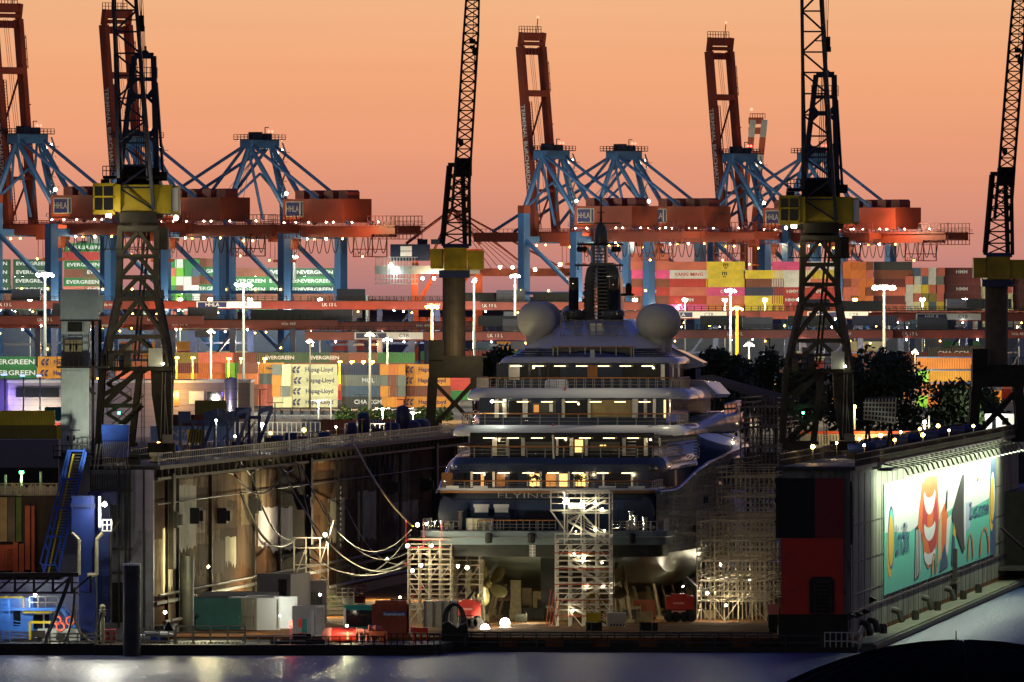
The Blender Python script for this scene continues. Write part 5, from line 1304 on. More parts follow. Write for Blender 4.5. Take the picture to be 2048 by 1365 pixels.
# ---------------------------------------------------------------- decks
def band(hw, ya, yf, r, zb, zt, m, bul=.7, lean=.55, wing=None, name='bulwark', fw=None):
    """rounded bulwark: bottom edge proud, top leaning in"""
    ol = outl(hw, ya, yf, r, bul, fw=fw)
    prof = [(-.25,0),(0,.10),(-.02,.35),(-.18*lean/.55,.7),(-lean,1.0),(-lean-.35,1.0),(-lean-.35,.05)]
    n = len(ol); rs = []
    for off, t in prof:
        row = []
        for i,(x,y) in enumerate(ol):
            a = Vector(ol[max(0,i-1)]); b = Vector(ol[min(n-1,i+1)]); d = (b-a).normalized(); nx, ny = -d.y, d.x   # outward? fixed below
            if nx*x+ny*(y-(ya+yf)/2) < 0: nx, ny = -nx, -ny
            z = zb+(zt-zb)*t
            row.append((x+nx*off, y+ny*off, z))
        rs.append(row)
    mb = MB(YM); mb.rings(rs+[rs[0]], close=False, cap=False)
    o = mb.build(name, m, yt, smooth='auto')
    mb = MB(YM); mb.prism([(x*.97,y*1.0+.3 if y<ya+2 else y) for x,y in ol], zb+.02, zb+.12); mb.build('deck', M['wood'], yt)
    return ol
def rail_on(ol, z, h, inset, step, m, name, post=.045, top=None, yf=None, double=False, wires=(.35,.68)):
    pts = [(x*(1-inset/12), y+(inset if abs(x) < 9 else inset*.3), z) for x,y in ol if yf is None or y <= yf]
    mb = MB(YM); acc = 0
    def post_at(p): 
        for dx in ((-.09,.09) if double else (0,)):
            mb.bar(p+Vector((dx,0,0)), p+Vector((dx,0,h)), 2*post)
    for a,b in zip(pts[:-1],pts[1:]):
        a=Vector(a); b=Vector(b); L_=(b-a).length
        while acc <= L_: post_at(a.lerp(b,acc/L_)); acc += step
        acc -= L_
        for f_ in wires: mb.bar(a+Vector((0,0,h*f_)),b+Vector((0,0,h*f_)),.035)
    ob = mb.build(name, M['chrome'], yt)
    mb = MB(YM); mb.path([Vector(p)+Vector((0,0,h)) for p in pts],.075,6); mb.build('handrail', top or M['wood'], ob)
def wall(hw, y, yf, z0, z1, m, name='deckhouse', taper=0):
    mb = MB(YM); mb.prism([(-hw,y),(hw,y),(hw-taper,yf),(-hw+taper,yf)], z0, z1); return mb.build(name, m, yt)
def panel(px0, px1, y, py0, py1, m, name, th=.05, yo=0, parent=None):
    x0,x1 = yx(px0,y),yx(px1,y); mb = MB(YM); mb.box(x0,x1,y-th-yo,y-yo,yz(py1,y),yz(py0,y)); return mb.build(name, m, parent or yt)
# main deck (windows above the transom)
mb = MB(YM); mb.prism(outl(10.5,3.6,34,2,.9), 13.75, 13.95); mb.build('deck', M['wood'], yt)
mb = MB(YM); mb.path([(x,y-.15,14.12) for x,y in outl(10.5,3.6,14,2,.9)],.14,6); mb.build('transom_cap', M['ywhite'], yt)
wall(9.2,12,60,13.9,16.4,M['yblue'])
for a,b,m in ((855,877,'wood'),(887,905,'dglass'),(914,941,'dglass'),(957,985,'dglass'),(993,1010,'wood'),(1020,1035,'dglass'),(1090,1110,'dglass'),(1160,1180,'dglass'),(1213,1262,'dglass')):
    panel(a+28 if a<900 else a+14 if a<950 else a+100 if 0 else a+0, (b+28 if a<900 else b+14 if a<950 else b), 12, 946, 974, M[m], 'window' if m=='dglass' else 'door')
for a,b,m in ((1060,1079,'win'),(1119,1135,'win'),(1152,1171,'win'),(962,968,'wins'),(1092,1112,'wins')):
    panel(a,b,12,948,974,E[m],'lit_doorway',.06,.06)
for a,b in ((1054,1060),(1079,1084),(1113,1118),(1136,1140),(1147,1152),(1172,1177),(1205,1209),(1262,1266),(941,946),(985,990)):
    panel(a,b,12,944,975,M['ywhite'],'door_frame',.12,.02)
for px in (1058,1155,1073,1163):       # potted trees on deck
    x = yx(px,9); t = thing('potted_tree', 'small clipped tree in a pot on the lit aft deck of the yacht', 'potted tree', YW(x,9,13.95), 'potted trees on the aft deck')
    mb = MB(YM); mb.lathe((x,9,13.95),[(.2,0),(.28,.4)],8); mb.build('pot', M['black'], t)
    mb = MB(YM); mb.bar((x,9,14.3),(x,9,15.2),.06)
    for k in range(40):
        c = Vector((x,9,15.15))+Vector((rnd.gauss(0,.22),rnd.gauss(0,.2),rnd.gauss(0,.14)))
        mb.sphere(c,.08,5,4)
    mb.build('crown', M['leaf'], t)
rail_on(outl(10.3,3.9,16,2,.9),14.15,.75,.2,2.1,M['chrome'],'railing',.04)
for a,b in ((893,918),(947,976),(1198,1232),(1257,1290)):
    panel(a,b,3.2,972,978,M['ywhite'],'passerelle_cover',.3)
# deck three: dark blue bulwark
b3 = band(10.55,14,52,3.2,15.7,17.05,M['yblue'],1.2,.45)
rail_on(b3,17.05,1.05,.75,1.8,M['chrome'],'railing',yf=44)
wall(9.0,20,70,16.2,19.4,M['dglass'])
for a,b in ((985,994),(1012,1018),(1043,1050),(1112,1117),(1140,1147),(1170,1176),(1245,1252),(1288,1296),(1318,1322)): panel(a,b,20,876,912,M['galv'],'pillar',.15,.1)
panel(1150,1166,20,880,905,E['win'],'lit_doorway',.06,.05)
for a,b in ((1050,1110),(1180,1240)): panel(a,b,20,884,900,M['mast'],'window_blind',.06,.05)
for a,b in ((1200,1206),(1208,1212)): panel(a,b,20,890,893,E['win'],'table_lamp',.08,.1)
for px0 in (994,1253):                     # outdoor stairs
    mb = MB(YM)
    for k in range(9): mb.box(yx(px0,18),yx(px0+17,18),17+k*.3,17.3+k*.3,16.2+k*.33,16.26+k*.33)
    mb.build('stair', M['galv'], yt)
# deck two: pearl bulwark with bridge wings
b2 = band(11.45,24,84,4,19.0,20.1,M['ywhite'],1.3,.6,fw=10)
rail_on(b2,20.1,1.1,.85,1.9,M['chrome'],'railing',yf=54)
wall(9.2,31,84,19.3,22.7,M['yblue'])
panel(1182,1264,31,800,834,M['beige'],'curtain',.06,.08)
panel(1133,1174,31,801,834,M['dglass'],'door',.06,.08); panel(1018,1044,31,801,834,M['dglass'],'window',.06,.08); panel(1066,1112,31,806,826,M['mast'],'window',.06,.08)
panel(1068,1078,31,810,825,E['wins'],'window_light',.06,.16); panel(1099,1106,31,808,824,M['letw'],'notice',.06,.16)
for a,b in ((990,998),(1006,1014),(1046,1056),(1124,1130),(1176,1182),(1265,1276),(1288,1294),(1306,1312),(1338,1342)): panel(a,b,31,798,836,M['ywhite'] if a%4 else M['galv'],'pillar',.25,.1)
panel(1328,1332,31,800,836,E['win'],'light_strip',.06,.3)
for sd in (-1,1):                          # bridge wing balconies
    mb = MB(YM); rs = []
    for y,w,z0,z1 in ((52,11.2,19.1,20.2),(57,11.9,19.0,20.5),(62,12.9,18.9,20.9),(68,13.5,18.9,21.1),(73,13.5,19.0,21.1),(76.5,12.6,19.4,20.9),(78,11,19.7,20.5)):
        zm = (z0+z1)/2; rs.append([(sd*(w-3),y,z0+.15),(sd*(w-.6),y,z0),(sd*(w-.12),y,z0+.35),(sd*w,y,zm),(sd*(w-.15),y,z1-.25),(sd*(w-.5),y,z1),(sd*(w-3),y,z1)])
    mb.rings(rs, close=False); wg = mb.build('bridge_wing', M['ywhite'], yt, smooth='auto')
    mb = MB(YM); A=[(sd*(12.9-.25),60,20.85),(sd*13.25,66,21.1),(sd*13.25,73,21.1),(sd*12.5,76,20.95)]; B=[(x-sd*.05,y,z+1.05) for x,y,z in A]; mb.strip(A,B); mb.path(B,.06,5)
    mb.build('wing_glass', M['dglass'], wg)
    mb = MB(YM)
    for k in range(8): mb.box(sd*10.6-.25,sd*10.6+.25,50+k*.12,50.4+k*.12,16.6+k*.3,16.75+k*.3)
    mb.build('side_louvre', M['ywhite'], yt)
# deck one: pearl bulwark
b1 = band(11.1,34,86,4,22.45,23.65,M['ywhite'],1.3,.9,fw=8)
rail_on(b1,23.65,1.0,1.1,.9,M['chrome'],'railing',.035,top=M['wood'],yf=60,double=True)
wall(8.6,42,86,22.9,26.1,M['yblue'],taper=1)
for a,b in ((1038,1056),(1061,1077),(1082,1094),(1098,1120)): panel(a,b,42,730,757,M['dglass'],'window',.06,.05)
panel(1175,1195,42,731,757,M['wood'],'door',.06,.05); panel(1245,1322,42,730,757,M['dglass'],'window',.06,.05)
for a,b in ((1018,1040),(1322,1330),(1345,1348),(1356,1360)): panel(a,b,42,729,760,M['ywhite'],'pillar',.3,.1)
mb = MB(YM); x0,x1=yx(1088,36),yx(1136,36); mb.rings([[(x,y,z) for x in (x0,x1) for y in (36.2,37.2)] for z in (23.4,)]+[[(x+(.1 if x==x0 else -.1),y,24.5) for x in (x0,x1) for y in (36.3,37.1)]]) if 0 else mb.lathe(((x0+x1)/2,36.7,23.4),[(1.05,0),(1.2,.3),(1.15,.9),(.9,1.1)],4)
mb.build('sun_lounge_cover', M['letw'], yt)
# sun deck roof with louvres
b0 = band(8.95,46,76,3.6,25.9,26.65,M['ywhite'],.9,.5,name='roof_edge',fw=7.5)
mb = MB(YM); o0 = outl(8.3,46.6,74,3.4,.8); o1 = outl(6.4,48.5,72,3.2,.6)
mb.rings([[(x,y,26.6) for x,y in o0],[(x,y,27.55) for x,y in o1]]); lv = mb.build('roof_cowl', M['yblue'], yt, smooth='auto')
mb = MB(YM)
for k in range(4):
    f_ = .12+k*.24; ring = [(a[0]+(b[0]-a[0])*f_, a[1]+(b[1]-a[1])*f_, 26.6+.95*f_) for a,b in zip(o0,o1)]
    for seg in (ring[2:12], ring[-12:-2]): mb.path([(x*1.012,y-.06,z) for x,y,z in seg],.06,5)
mb.build('louvre', M['yhull'], lv)
mb = MB(YM); mb.rings([[(x,y,27.5) for x,y in outl(6.9,48.3,72,3.2,.6)],[(x,y,28.0) for x,y in outl(6.2,49,71,3,.5)],[(x,y,29.0) for x,y in outl(4.6,52,70,2.6,.4)],[(x,y,30.3) for x,y in outl(3.4,56,68,1.8,.3)]])
mb.build('mast_deck', M['ywhite'], yt, smooth='auto')
mb = MB(YM); mb.box(yx(1103,47),yx(1268,47),47.4,48.2,26.6,27.6); mb.build('recess', M['mast'], yt)
mb = MB(YM)
for px in (1106,1115,1140,1170,1201,1232,1262,1267): x=yx(px,46.6); mb.bar((x,46.7,26.6),(x,46.7,27.65),.09)
ra = mb.build('railing', M['chrome'], yt)
mb = MB(YM); mb.bar((yx(1104,46.6),46.7,27.68),(yx(1268,46.6),46.7,27.68),.12); mb.build('handrail', M['wood'], ra)
for sd in (1,):
    mb = MB(YM); mb.rings([[(6.5,68,25.2),(9.6,68,25.6),(9.8,68,26.0),(7,68,27.4),(5,68,27.6)],[(6.5,78,25.2),(9.2,78,25.6),(9.4,78,26.0),(7,78,27.2),(5,78,27.4)],[(6,84,25.6),(7.2,84,25.7),(7.2,84,26),(6,84,26.4),(5,84,26.5)]]); mb.build('wheelhouse_roof', M['ywhite'], yt, smooth='auto')
    mb = MB(YM); mb.rings([[(x,y,z) for x,y in ((9.0,68),(8.8,77),(6.5,84))] for z in (23.4,25.4)], close=False, cap=False); mb.build('wheelhouse_glass', M['dglass'], yt)
    mb = MB(YM); mb.rings([[(8,64,22.4),(11.3,64,22.5),(11.5,64,22.9),(10.2,64,24.2),(8,64,24.5)],[(8,76,22.4),(11.6,76,22.5),(11.9,76,22.8),(10.8,76,24.0),(8,76,24.3)],[(7,84,22.5),(9.8,84,22.6),(9.8,84,22.8),(9,84,23.3),(7,84,23.5)]]); mb.build('side_cowl', M['ywhite'], yt, smooth='auto')
for ya_, hw_, z_ in ((11.7,8.4,15.55),(19.7,8.2,18.85),(30.6,8.4,22.3),(41.6,7.6,25.75)):
    for k in range(7):
        x = -hw_+hw_*2*(k+.5)/7; mb = MB(YM); mb.box(x-.55,x+.55,ya_-1.0,ya_-.9,z_,z_+.06); mb.build('light_strip', E['strip'], yt)
# radomes
for px, py, y, r_ in ((1072.5,641,54,1.93),(1310.5,646,54,1.93),(1087,640,60,1.86),(1325,645,60,1.86),(1141,630,66,1.0)):
    x, z = yx(px,y), yz(py,y); mb = MB(YM)
    prof = [(r_*.56,-r_*1.9),(r_*.5,-r_*1.3),(r_*.52,-r_*.92)]+[(r_*math.sin(a),-r_*math.cos(a)) for a in [math.pi*(.19+.81*i/16) for i in range(17)]]
    mb.lathe((x,y,z),[(max(p,.01),q) for p,q in prof],32); rd = mb.build('radome', M['radome'], yt, smooth='auto')
    mb = MB(YM); mb.lathe((x,y,z),[(r_*.6,-r_*1.66),(r_*.6,-r_*1.6)],24); mb.lathe((x,y,z),[(r_*1.004,-.03),(r_*1.004,.03)],32); mb.build('radome_seam', M['grey'], rd)
# mast
ym = 60.; mz = lambda py: yz(py,ym); mx_ = lambda px: yx(px,ym)
mb = MB(YM)
for sd in (0,1):
    out = [(1169,660),(1169,600),(1170,560),(1174,538),(1182,528)] if sd==0 else [(1242,660),(1242,600),(1241,560),(1236,538),(1226,528)]
    inn = [(1187,660),(1187,600),(1187,560),(1188,540),(1190,532)] if sd==0 else [(1215,660),(1215,600),(1215,560),(1214,540),(1212,532)]
    mb.rings([[(mx_(a),ym-.3,mz(b)),(mx_(c),ym-.8,mz(d)),(mx_(c),ym+2.5,mz(d)),(mx_(a),ym+2.5,mz(b))] for (a,b),(c,d) in zip(out,inn)])
mb.box(mx_(1180),mx_(1228),ym-.5,ym+2.2,mz(532),mz(526))
for a,b in ((1185,1190),(1208,1213)): mb.box(mx_(a),mx_(b),ym,ym+1.6,mz(528),mz(492))
ms_ = mb.build('mast', M['mast'], yt, smooth='auto')
mb = MB(YM)
for k in range(17): z = 655-k*7.2; mb.box(mx_(1186),mx_(1216),ym-.5,ym+1.8,mz(z),mz(z-2.6))
for k in range(5): z = 524-k*6.6; mb.box(mx_(1189),mx_(1209),ym+.1,ym+1.5,mz(z),mz(z-2.4))
mb.build('mast_slat', M['mast'], ms_)
mb = MB(YM); mb.box(mx_(1190),mx_(1212),ym+2.6,ym+2.8,mz(655),mz(532)); mb.build('mast_core', mat('mast_pale_core',(.5,.5,.55),.4,var=.3,sc=3), ms_)
mb = MB(YM)
for k in range(12): z = 650-k*7.2; mb.box(mx_(1169)-.04,mx_(1172),ym-.42,ym-.3,mz(z),mz(z-3))
mb.build('mast_louvre', M['yblack'], ms_)
mb = MB(YM); mb.lathe(YW(0,0,0)*0+Vector((mx_(1200.5),ym+.8,mz(492))),[(.66,0),(.72,.2),(.71,.9),(.62,1.5),(.46,1.95),(.25,2.25),(.08,2.45)],20); mb.build('mast_dome', M['mast'], ms_, smooth='auto')
mb = MB(YM); mb.tube((mx_(1200.5),ym+.8,mz(446)),(mx_(1200.5),ym+.8,mz(390)),.13,6,.04); mb.bar((mx_(1192),ym+.8,mz(425)),(mx_(1208),ym+.8,mz(425)),.08); mb.bar((mx_(1195),ym+.8,mz(412)),(mx_(1206),ym+.8,mz(412)),.06)
mb.build('mast_spire', M['black'], ms_)
mb = MB(YM)
mb.bar((mx_(1154),ym,mz(489)),(mx_(1247),ym,mz(489)),.16,.2); mb.bar((mx_(1150),ym,mz(531)),(mx_(1246),ym,mz(531)),.16,.2); mb.bar((mx_(1240),ym,mz(543)),(mx_(1244),ym,mz(543)),.1)
mb.bar((mx_(1157),ym,mz(447)),(mx_(1241),ym,mz(447)),.12)
for px in (1158,1163,1170,1227,1232,1238): mb.sphere((mx_(px),ym-.1,mz(499)),.24,8,6,1.3); mb.bar((mx_(px),ym,mz(499)),(mx_(px),ym,mz(489)),.07)
for px in (1156,1162,1166,1240,1235): mb.bar((mx_(px),ym,mz(489)),(mx_(px),ym,mz(484)),.1)
for px in (1156,1240): mb.bar((mx_(px),ym,mz(540)),(mx_(px),ym,mz(527)),.12)
mb.build('yardarm', M['black'], ms_)
for a,b in ((1141,1161),(1221,1242)):
    mb = MB(YM); c = (mx_(a)+mx_(b))/2; w = (mx_(b)-mx_(a))/2
    mb.lathe((c,ym-2,mz(626)),[(w*.85,0),(w,.3),(w,3.3),(w*.95,3.55)],14); mb.build('exhaust_stack', M['dglass'], yt, smooth='auto')
for a,b in ((1132,1172),(1211,1254)):
    c = (mx_(a)+mx_(b))/2; w = (mx_(b)-mx_(a))/2; mb = MB(YM)
    mb.lathe((c,ym-3,mz(680)),[(w*.7,0),(w*.9,.35),(w*.93,2.3),(w*1.05,2.5),(w*1.0,2.85),(w*.8,3.0)],16); fh = mb.build('funnel_housing', M['mast'], yt, smooth='auto')
    mb = MB(YM)
    for k in range(8): mb.lathe((c,ym-3,mz(672)+k*.245),[(w*.96,0),(w*1.0,.05),(w*.96,.1)],16)
    mb.build('louvre', M['black'], fh)
mb = MB(YM); mb.bar((mx_(1242),ym,mz(590)),(mx_(1268),ym,mz(590)),.16,.25); mb.lathe((mx_(1257),ym,mz(588)),[(.32,0),(.32,.7),(.22,1.0),(.05,1.1)],12); mb.build('satellite_dome', M['black'], yt)
# works scaffold on the mast deck
mb = MB(YM)
for px in (1121,1150,1178,1192,1206,1254):
    for y in (51,52.5): mb.bar((yx(px,y),y,27.6),(yx(px,y),y,30.4),.06)
for z in (27.9,28.8,29.7,30.3): mb.bar((yx(1121,51),51,z),(yx(1254,51),51,z),.05)
mb.bar((yx(1121,51),51,30.3),(yx(1134,51),51,27.7),.07); mb.bar((yx(1254,51),51,30.3),(yx(1222,51),51,28.0),.07); mb.box(yx(1176,51),yx(1210,51),51,52.5,30.3,30.36)
tag(mb.build('work_scaffold', M['scafd']), 'thin brown work scaffold on the yacht roof in front of the funnels', 'scaffold')
mb = MB(YM); mb.box(yx(1179,52),yx(1207,52),52.6,52.7,27.6,30.0); mb.build('mast_door', M['letw'], yt)
mb = MB(YM); mb.box(yx(1181,46),yx(1190,46),45.6,46.2,26.2,27.4); mb.build('ensign_socket', M['ywhite'], yt)
# red ensign covers / hoist straps hung over the bulwarks
for px, py0, py1, y in ((1128,775,800,33.4),(1104,848,873,23.4)):
    mb = MB(YM); mb.path([(yx(px+3,y),y,yz(py0,y)),(yx(px+1,y),y-.2,yz((py0+py1)/2,y)),(yx(px-2,y),y-.15,yz(py1,y))],.11,5); mb.path([(yx(px-2,y),y-.15,yz(py1,y)),(yx(px-4,y),y,yz(py1+16,y)),(yx(px-7,y),y,yz(py1+34,y))],.06,4)
    tag(mb.build('strap', M['fire']), 'red strap hanging over the '+('upper' if y>30 else 'lower')+' pearl bulwark of the yacht', 'strap')
mb = MB(YM); mb.path([(yx(1106,13),13,yz(870,13)),(yx(1107,13),13.2,yz(918,13))],.1,6); mb.build('flagstaff', M['galv'], yt)
# stabiliser fin and balcony on the starboard side
mb = MB(YM); mb.rings([[(11.2,30,5.2),(11.2,33,5.2),(10.8,33,4.6),(10.8,30,4.6)],[(14.0,30.4,2.6),(14.0,32.6,2.6),(13.7,32.6,2.3),(13.7,30.4,2.3)]]); mb.build('stabiliser_fin', M['yblack'], yt)
mb = MB(YM); mb.box(12.4,14.2,66,74,13.2,13.5); mb.box(14.1,14.25,66,74,13.4,14.6); mb.box(12.6,13.2,64,76,13.5,16.4); mb.build('side_balcony', M['yblue'], yt)
mb = MB(YM)
for y,z in ((38,12.6),(39.5,12.6),(41,12.6),(52,10.6),(53.2,10.6),(54.4,10.6),(30,9.9),(31.2,9.9)):
    b_ = interp(Bt,y); mb.box(b_-.03,b_+.06,y-.22,y+.22,z-.35,z+.35)
mb.build('porthole', M['dglass'], hull)
mb = MB(YM); mb.path([(interp(Bt,y)*.985+.05, y, 8.0-(y-58)*.0) for y in (58,59)]+[(11.9,59,6.0),(10.6,59,4.6)],.12,5); mb.build('hull_mark', M['yellow'], yt)

# ---------------------------------------------------------------- scaffolding round the hull
def lamp(loc, power, lab, grp, col=WARM, r=.16, e='warm', arm=None):
    t = thing('work_lamp', lab, 'work lamp', loc, grp)
    r *= rnd.uniform(.7,1.25); mb = MB(); mb.sphere(loc, r, 10, 8); mb.build('bulb', E[e], t)
    mb = MB(); loc = Vector(loc); mb.lathe(loc+Vector((0,r*1.2,-r*.3)),[(r*.5,0),(r*1.1,.05),(r*1.1,r*1.2)],8); mb.build('housing', M['black'], t)
    if power: light(loc+Vector((0,-r*2.2,0)), power, col, .1)
    return t
def scaff(Mx, x0, x1, y0, y1, z0, z1, name, lab, bx=1.6, by=1.6, lift=2.0, m='scaf', r=.05, plank=True, diag=.35, jitter=0., parts=None):
    t = thing(name, lab, 'scaffold', Mx @ Vector(((x0+x1)/2,(y0+y1)/2,z0)))
    nx, ny, nz = max(1,round((x1-x0)/bx)), max(1,round((y1-y0)/by)), max(1,round((z1-z0)/lift))
    X = [x0+(x1-x0)*i/nx for i in range(nx+1)]; Y = [y0+(y1-y0)*i/ny for i in range(ny+1)]; Z = [z0+(z1-z0)*i/nz for i in range(nz+1)]
    mb = MB(Mx)
    for x in X:
        for y in Y: mb.bar((x,y,z0),(x,y,z1+rnd.uniform(0,1.2)),2*r)
    mb.build('standard', M[m], t)
    mb = MB(Mx)
    for z in Z[1:]:
        for dz in (0,.5,1.0):
            if z+dz > z1+1.05: continue
            for y in ((Y[0],Y[-1]) if dz else Y): mb.bar((x0,y,z+dz),(x1,y,z+dz),1.6*r)
            for x in ((X[0],X[-1]) if dz else X): mb.bar((x,y0,z+dz),(x,y1,z+dz),1.6*r)
    mb.build('ledger', M[m], t)
    mb = MB(Mx)
    for i in range(nx):
        for k in range(nz):
            if rnd.random() < diag: a,b = (X[i],X[i+1]) if rnd.random()<.5 else (X[i+1],X[i]); mb.bar((a,Y[0],Z[k]),(b,Y[0],Z[k+1]),1.6*r)
    for j in range(ny):
        for k in range(nz):
            if rnd.random() < diag: a,b = (Y[j],Y[j+1]) if rnd.random()<.5 else (Y[j+1],Y[j]); mb.bar((X[-1],a,Z[k]),(X[-1],b,Z[k+1]),1.6*r); mb.bar((X[0],a,Z[k]),(X[0],b,Z[k+1]),1.6*r)
    if mb.v: mb.build('diagonal', M[m], t)
    if plank:
        mb = MB(Mx)
        for z in Z[1:]: mb.box(x0+.05,x1-.05,y1-.9 if (y1-y0)>4 else y0+.05,y1-.05,z+.04,z+.10)
        mb.build('plank_floor', M['plank'], t)
    return t
# at the port quarter
xs0, xs1 = yx(822,2), yx(940,4)
sl = scaff(YM, xs0, xs1-1.4, -.9, 1.4, FL, 8.4, 'scaffold', 'brightly lit scaffold with red rails under the port corner of the yacht stern', 1.0, 1.1, 1.5, 'scaf', .05, diag=.6)
mb = MB(YM); x = xs0-.3
for k in range(4):
    mb.bar((x,-.8,FL+1.9*k),(x+1.8,-.8,FL+1.9*(k+1)),.1,.1) if k in (1,3) else None
for z in (8.6,9.3): mb.bar((xs0-.2,-.7,z),(xs0+3.4,-.7,z),.09)
for k in range(3): mb.bar((xs0-.2+k*1.7,-.7,8.6),(xs0-.2+k*1.7,-.7,11.2),.07)
mb.build('red_guard_rail', M['fire'], sl)
scaff(YM, xs1-4.2, xs1+1.0, 3, 8, FL, 6.8, 'scaffold', 'scaffold behind the lit one, beside the left propeller', 1.3, 1.2, 1.8, 'scaf', diag=.6)
for px, py, p in ((835,1050,900),(853,1048,900),(815,1092,700),(863,1092,500),(842,1131,350),(825,1142,300),(916,1133,400),(934,1136,600)):
    lamp(P(px,py,1243.5), p*.38, f"bright lamp on the left scaffold, {'top edge' if py<1060 else 'middle' if py<1100 else 'lower part'} {'by the mooring pocket' if px>845 else 'at its outer end'}", 'lamps on the left scaffold', r=.15)
# stair tower before the stern
xa, xb = yx(1113,-5), yx(1221,-5)
tw = scaff(YM, xa, xb, -6.2, -3.2, FL, 9.0, 'stair_tower', 'white lit scaffold stair tower standing in front of the yacht transom', 1.28, 1.5, 1.5, 'scafw', .055, diag=.25)
mb = MB(YM); X0 = xb-4.3
for x in (X0, X0+1.6, xb-1.3, xb):
    for y in (-6.2,-3.2): mb.bar((x,y,9),(x,y,14.1),.13)
for z in (10.0,12.0,12.9,13.4,13.9,14.1):
    for y in (-6.2,-3.2): mb.bar((X0-.2,y,z),(xb,y,z),.1)
    for x in (X0-.2,xb): mb.bar((x,-6.2,z),(x,-3.2,z),.1)
mb.bar((X0,-6.2,9.2),(X0+1.6,-6.2,12),.12); mb.bar((X0+1.6,-6.2,12),(xb,-6.2,9.2),.12); mb.bar((X0-1.3,-6.2,12.2),(X0,-6.2,10.4),.13)
mb.box(X0-1.4,xb,-6.2,-3.2,12.15,12.3); mb.bar((X0-1.3,-6.2,12.3),(X0-1.3,-6.2,14.1),.1)
for z in (12.9,13.5,14.0): mb.bar((X0-1.3,-6.2,z),(X0,-6.2,z),.08)
mb.build('upper_frame', M['scafw'], tw)
mb = MB(YM)
for k in range(6):
    z0 = FL+k*2.0; x0,x1 = (X0+.3,xb-.4) if k%2 else (xb-.4,X0+.3)
    for yy in (-5.9,-5.1): mb.bar((x0,yy,z0),(x1,yy,z0+2.0),.14,.2)
    for i in range(9): f_ = (i+.5)/9; mb.box(x0+(x1-x0)*f_-.14,x0+(x1-x0)*f_+.14,-5.9,-5.1,z0+2*f_-.02,z0+2*f_+.03)
    for i in range(3): mb.bar((x0,-6.0,z0+.5+.25*i),(x1,-6.0,z0+2.5+.25*i),.05)
mb.build('stair_flight', M['scafw'], tw)
mb = MB(YM)
for k in range(5): mb.bar((xa-.1,-6.3,2.2+k*1.5),(xb,-6.3,2.2+k*1.5),.1)
for k in range(4): mb.bar((xa-.9+k*.3,-6.5,FL),(xa-.9+k*.3+.5,-6.5,FL+3.5-k*.3),.08)
mb.build('red_guard_rail', M['rustred'], tw)
mb = MB(YM); mb.box(X0+.4,X0+1.9,-6.3,-6.25,12.4,12.95); mb.build('notice_board', M['letw'], tw); 
for px, py, p in ((1129,1004,500),(1135,1002,350),(1166,1005,400),(1168,1016,300),(1190,1006,500),(1204,1019,350),(1152,1063,160),(1190,1060,120),(1209,1061,160),(1148,1108,100),(1166,1119,420),(1204,1126,120),(1173,1173,120),(1207,1173,160),(1145,1222,160)):
    lamp(P(px,py,1238.3), p*(.11 if py < 1030 else .24), f"{'glaring' if p>300 else 'small'} lamp on the stair tower, {'top platform' if py<1030 else 'upper part' if py<1090 else 'middle' if py<1150 else 'lower part'}, {'left' if px<1160 else 'right'} side", 'lamps on the stair tower', r=.13 if p>300 else .08)
# starboard side, long and dense
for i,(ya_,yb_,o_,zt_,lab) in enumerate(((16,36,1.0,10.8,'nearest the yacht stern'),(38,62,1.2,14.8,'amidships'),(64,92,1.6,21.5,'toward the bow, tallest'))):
    scaff(YM, 12.9+o_*.6, (20.2,19.2,17.6)[i], ya_, yb_, FL, zt_, 'scaffold', f"dense scaffold along the right side of the yacht hull, {lab}", 1.3, 5.5, 2.0, 'scafd' if i == 2 else 'scaf', .05, diag=.8)  # hindmost section in darker tubes, its unlit depth put into the colour
for px, py, d, p in ((1367,1174,1262,600),(1415,1187,1262,700),(1452,1211,1258,500),(1440,1130,1285,600),(1500,1160,1285,700),(1400,1105,1290,400)):
    lamp(P(px,py,d), p*.9, f"lamp in the scaffold right of the hull, {'low near the red machine' if px<1420 else 'low by the dock floor' if py>1200 else 'among the middle lifts'}", 'lamps in the right scaffold', r=.14)
# underside lamps and floor floodlights
for px, py, d, p, w in ((970,1257,1229,2200,'left'),(1010,1246,1236,2600,'right')):
    light(P(px,py,d)+Vector((0,.9,.2)), p*1.3, WARM, .2, 'SPOT', YW(-4 if w=='left' else -1,6,5), 1.5, .6)
    t = lamp(P(px,py,d), 420, f"very bright floodlight on the dock floor before the stern, {w} one", 'floodlights on the dock floor', r=.44)
    mb = MB(); q_ = P(px,py,d); mb.bar(q_+Vector((0,.3,0)),Vector((q_.x,q_.y+.3,FL)),.1); mb.bar((q_.x-.5,q_.y+.3,FL+.05),(q_.x+.5,q_.y+.3,FL+.05),.1); mb.build('stand', M['galv'], t)
light(YW(-3.4,5,3.2), 650, (1,1,.66), .3); light(YW(-1.8,8,2.2), 600, (1,1,.66), .3); light(YW(7,10,3.0), 70, (1,1,.72), .3)
lamp(P(984,803,1270), 300, 'bright lamp under the upper pearl bulwark at the port corner of the yacht', None, COOL, .14, 'cool')
for px,y,z in ((1335,29,22.2),(1000,29,22.2),(1150,29,22.3),(990,18,18.9),(1120,17,18.9),(1290,17,18.9),(1000,10,15.6),(960,10,15.6),(1180,10,15.6),(1260,10,15.6),(1060,40,25.8),(1300,40,25.8)): light(YW(yx(px,y),y,z-.2), 55, (1,.75,.4), .1)
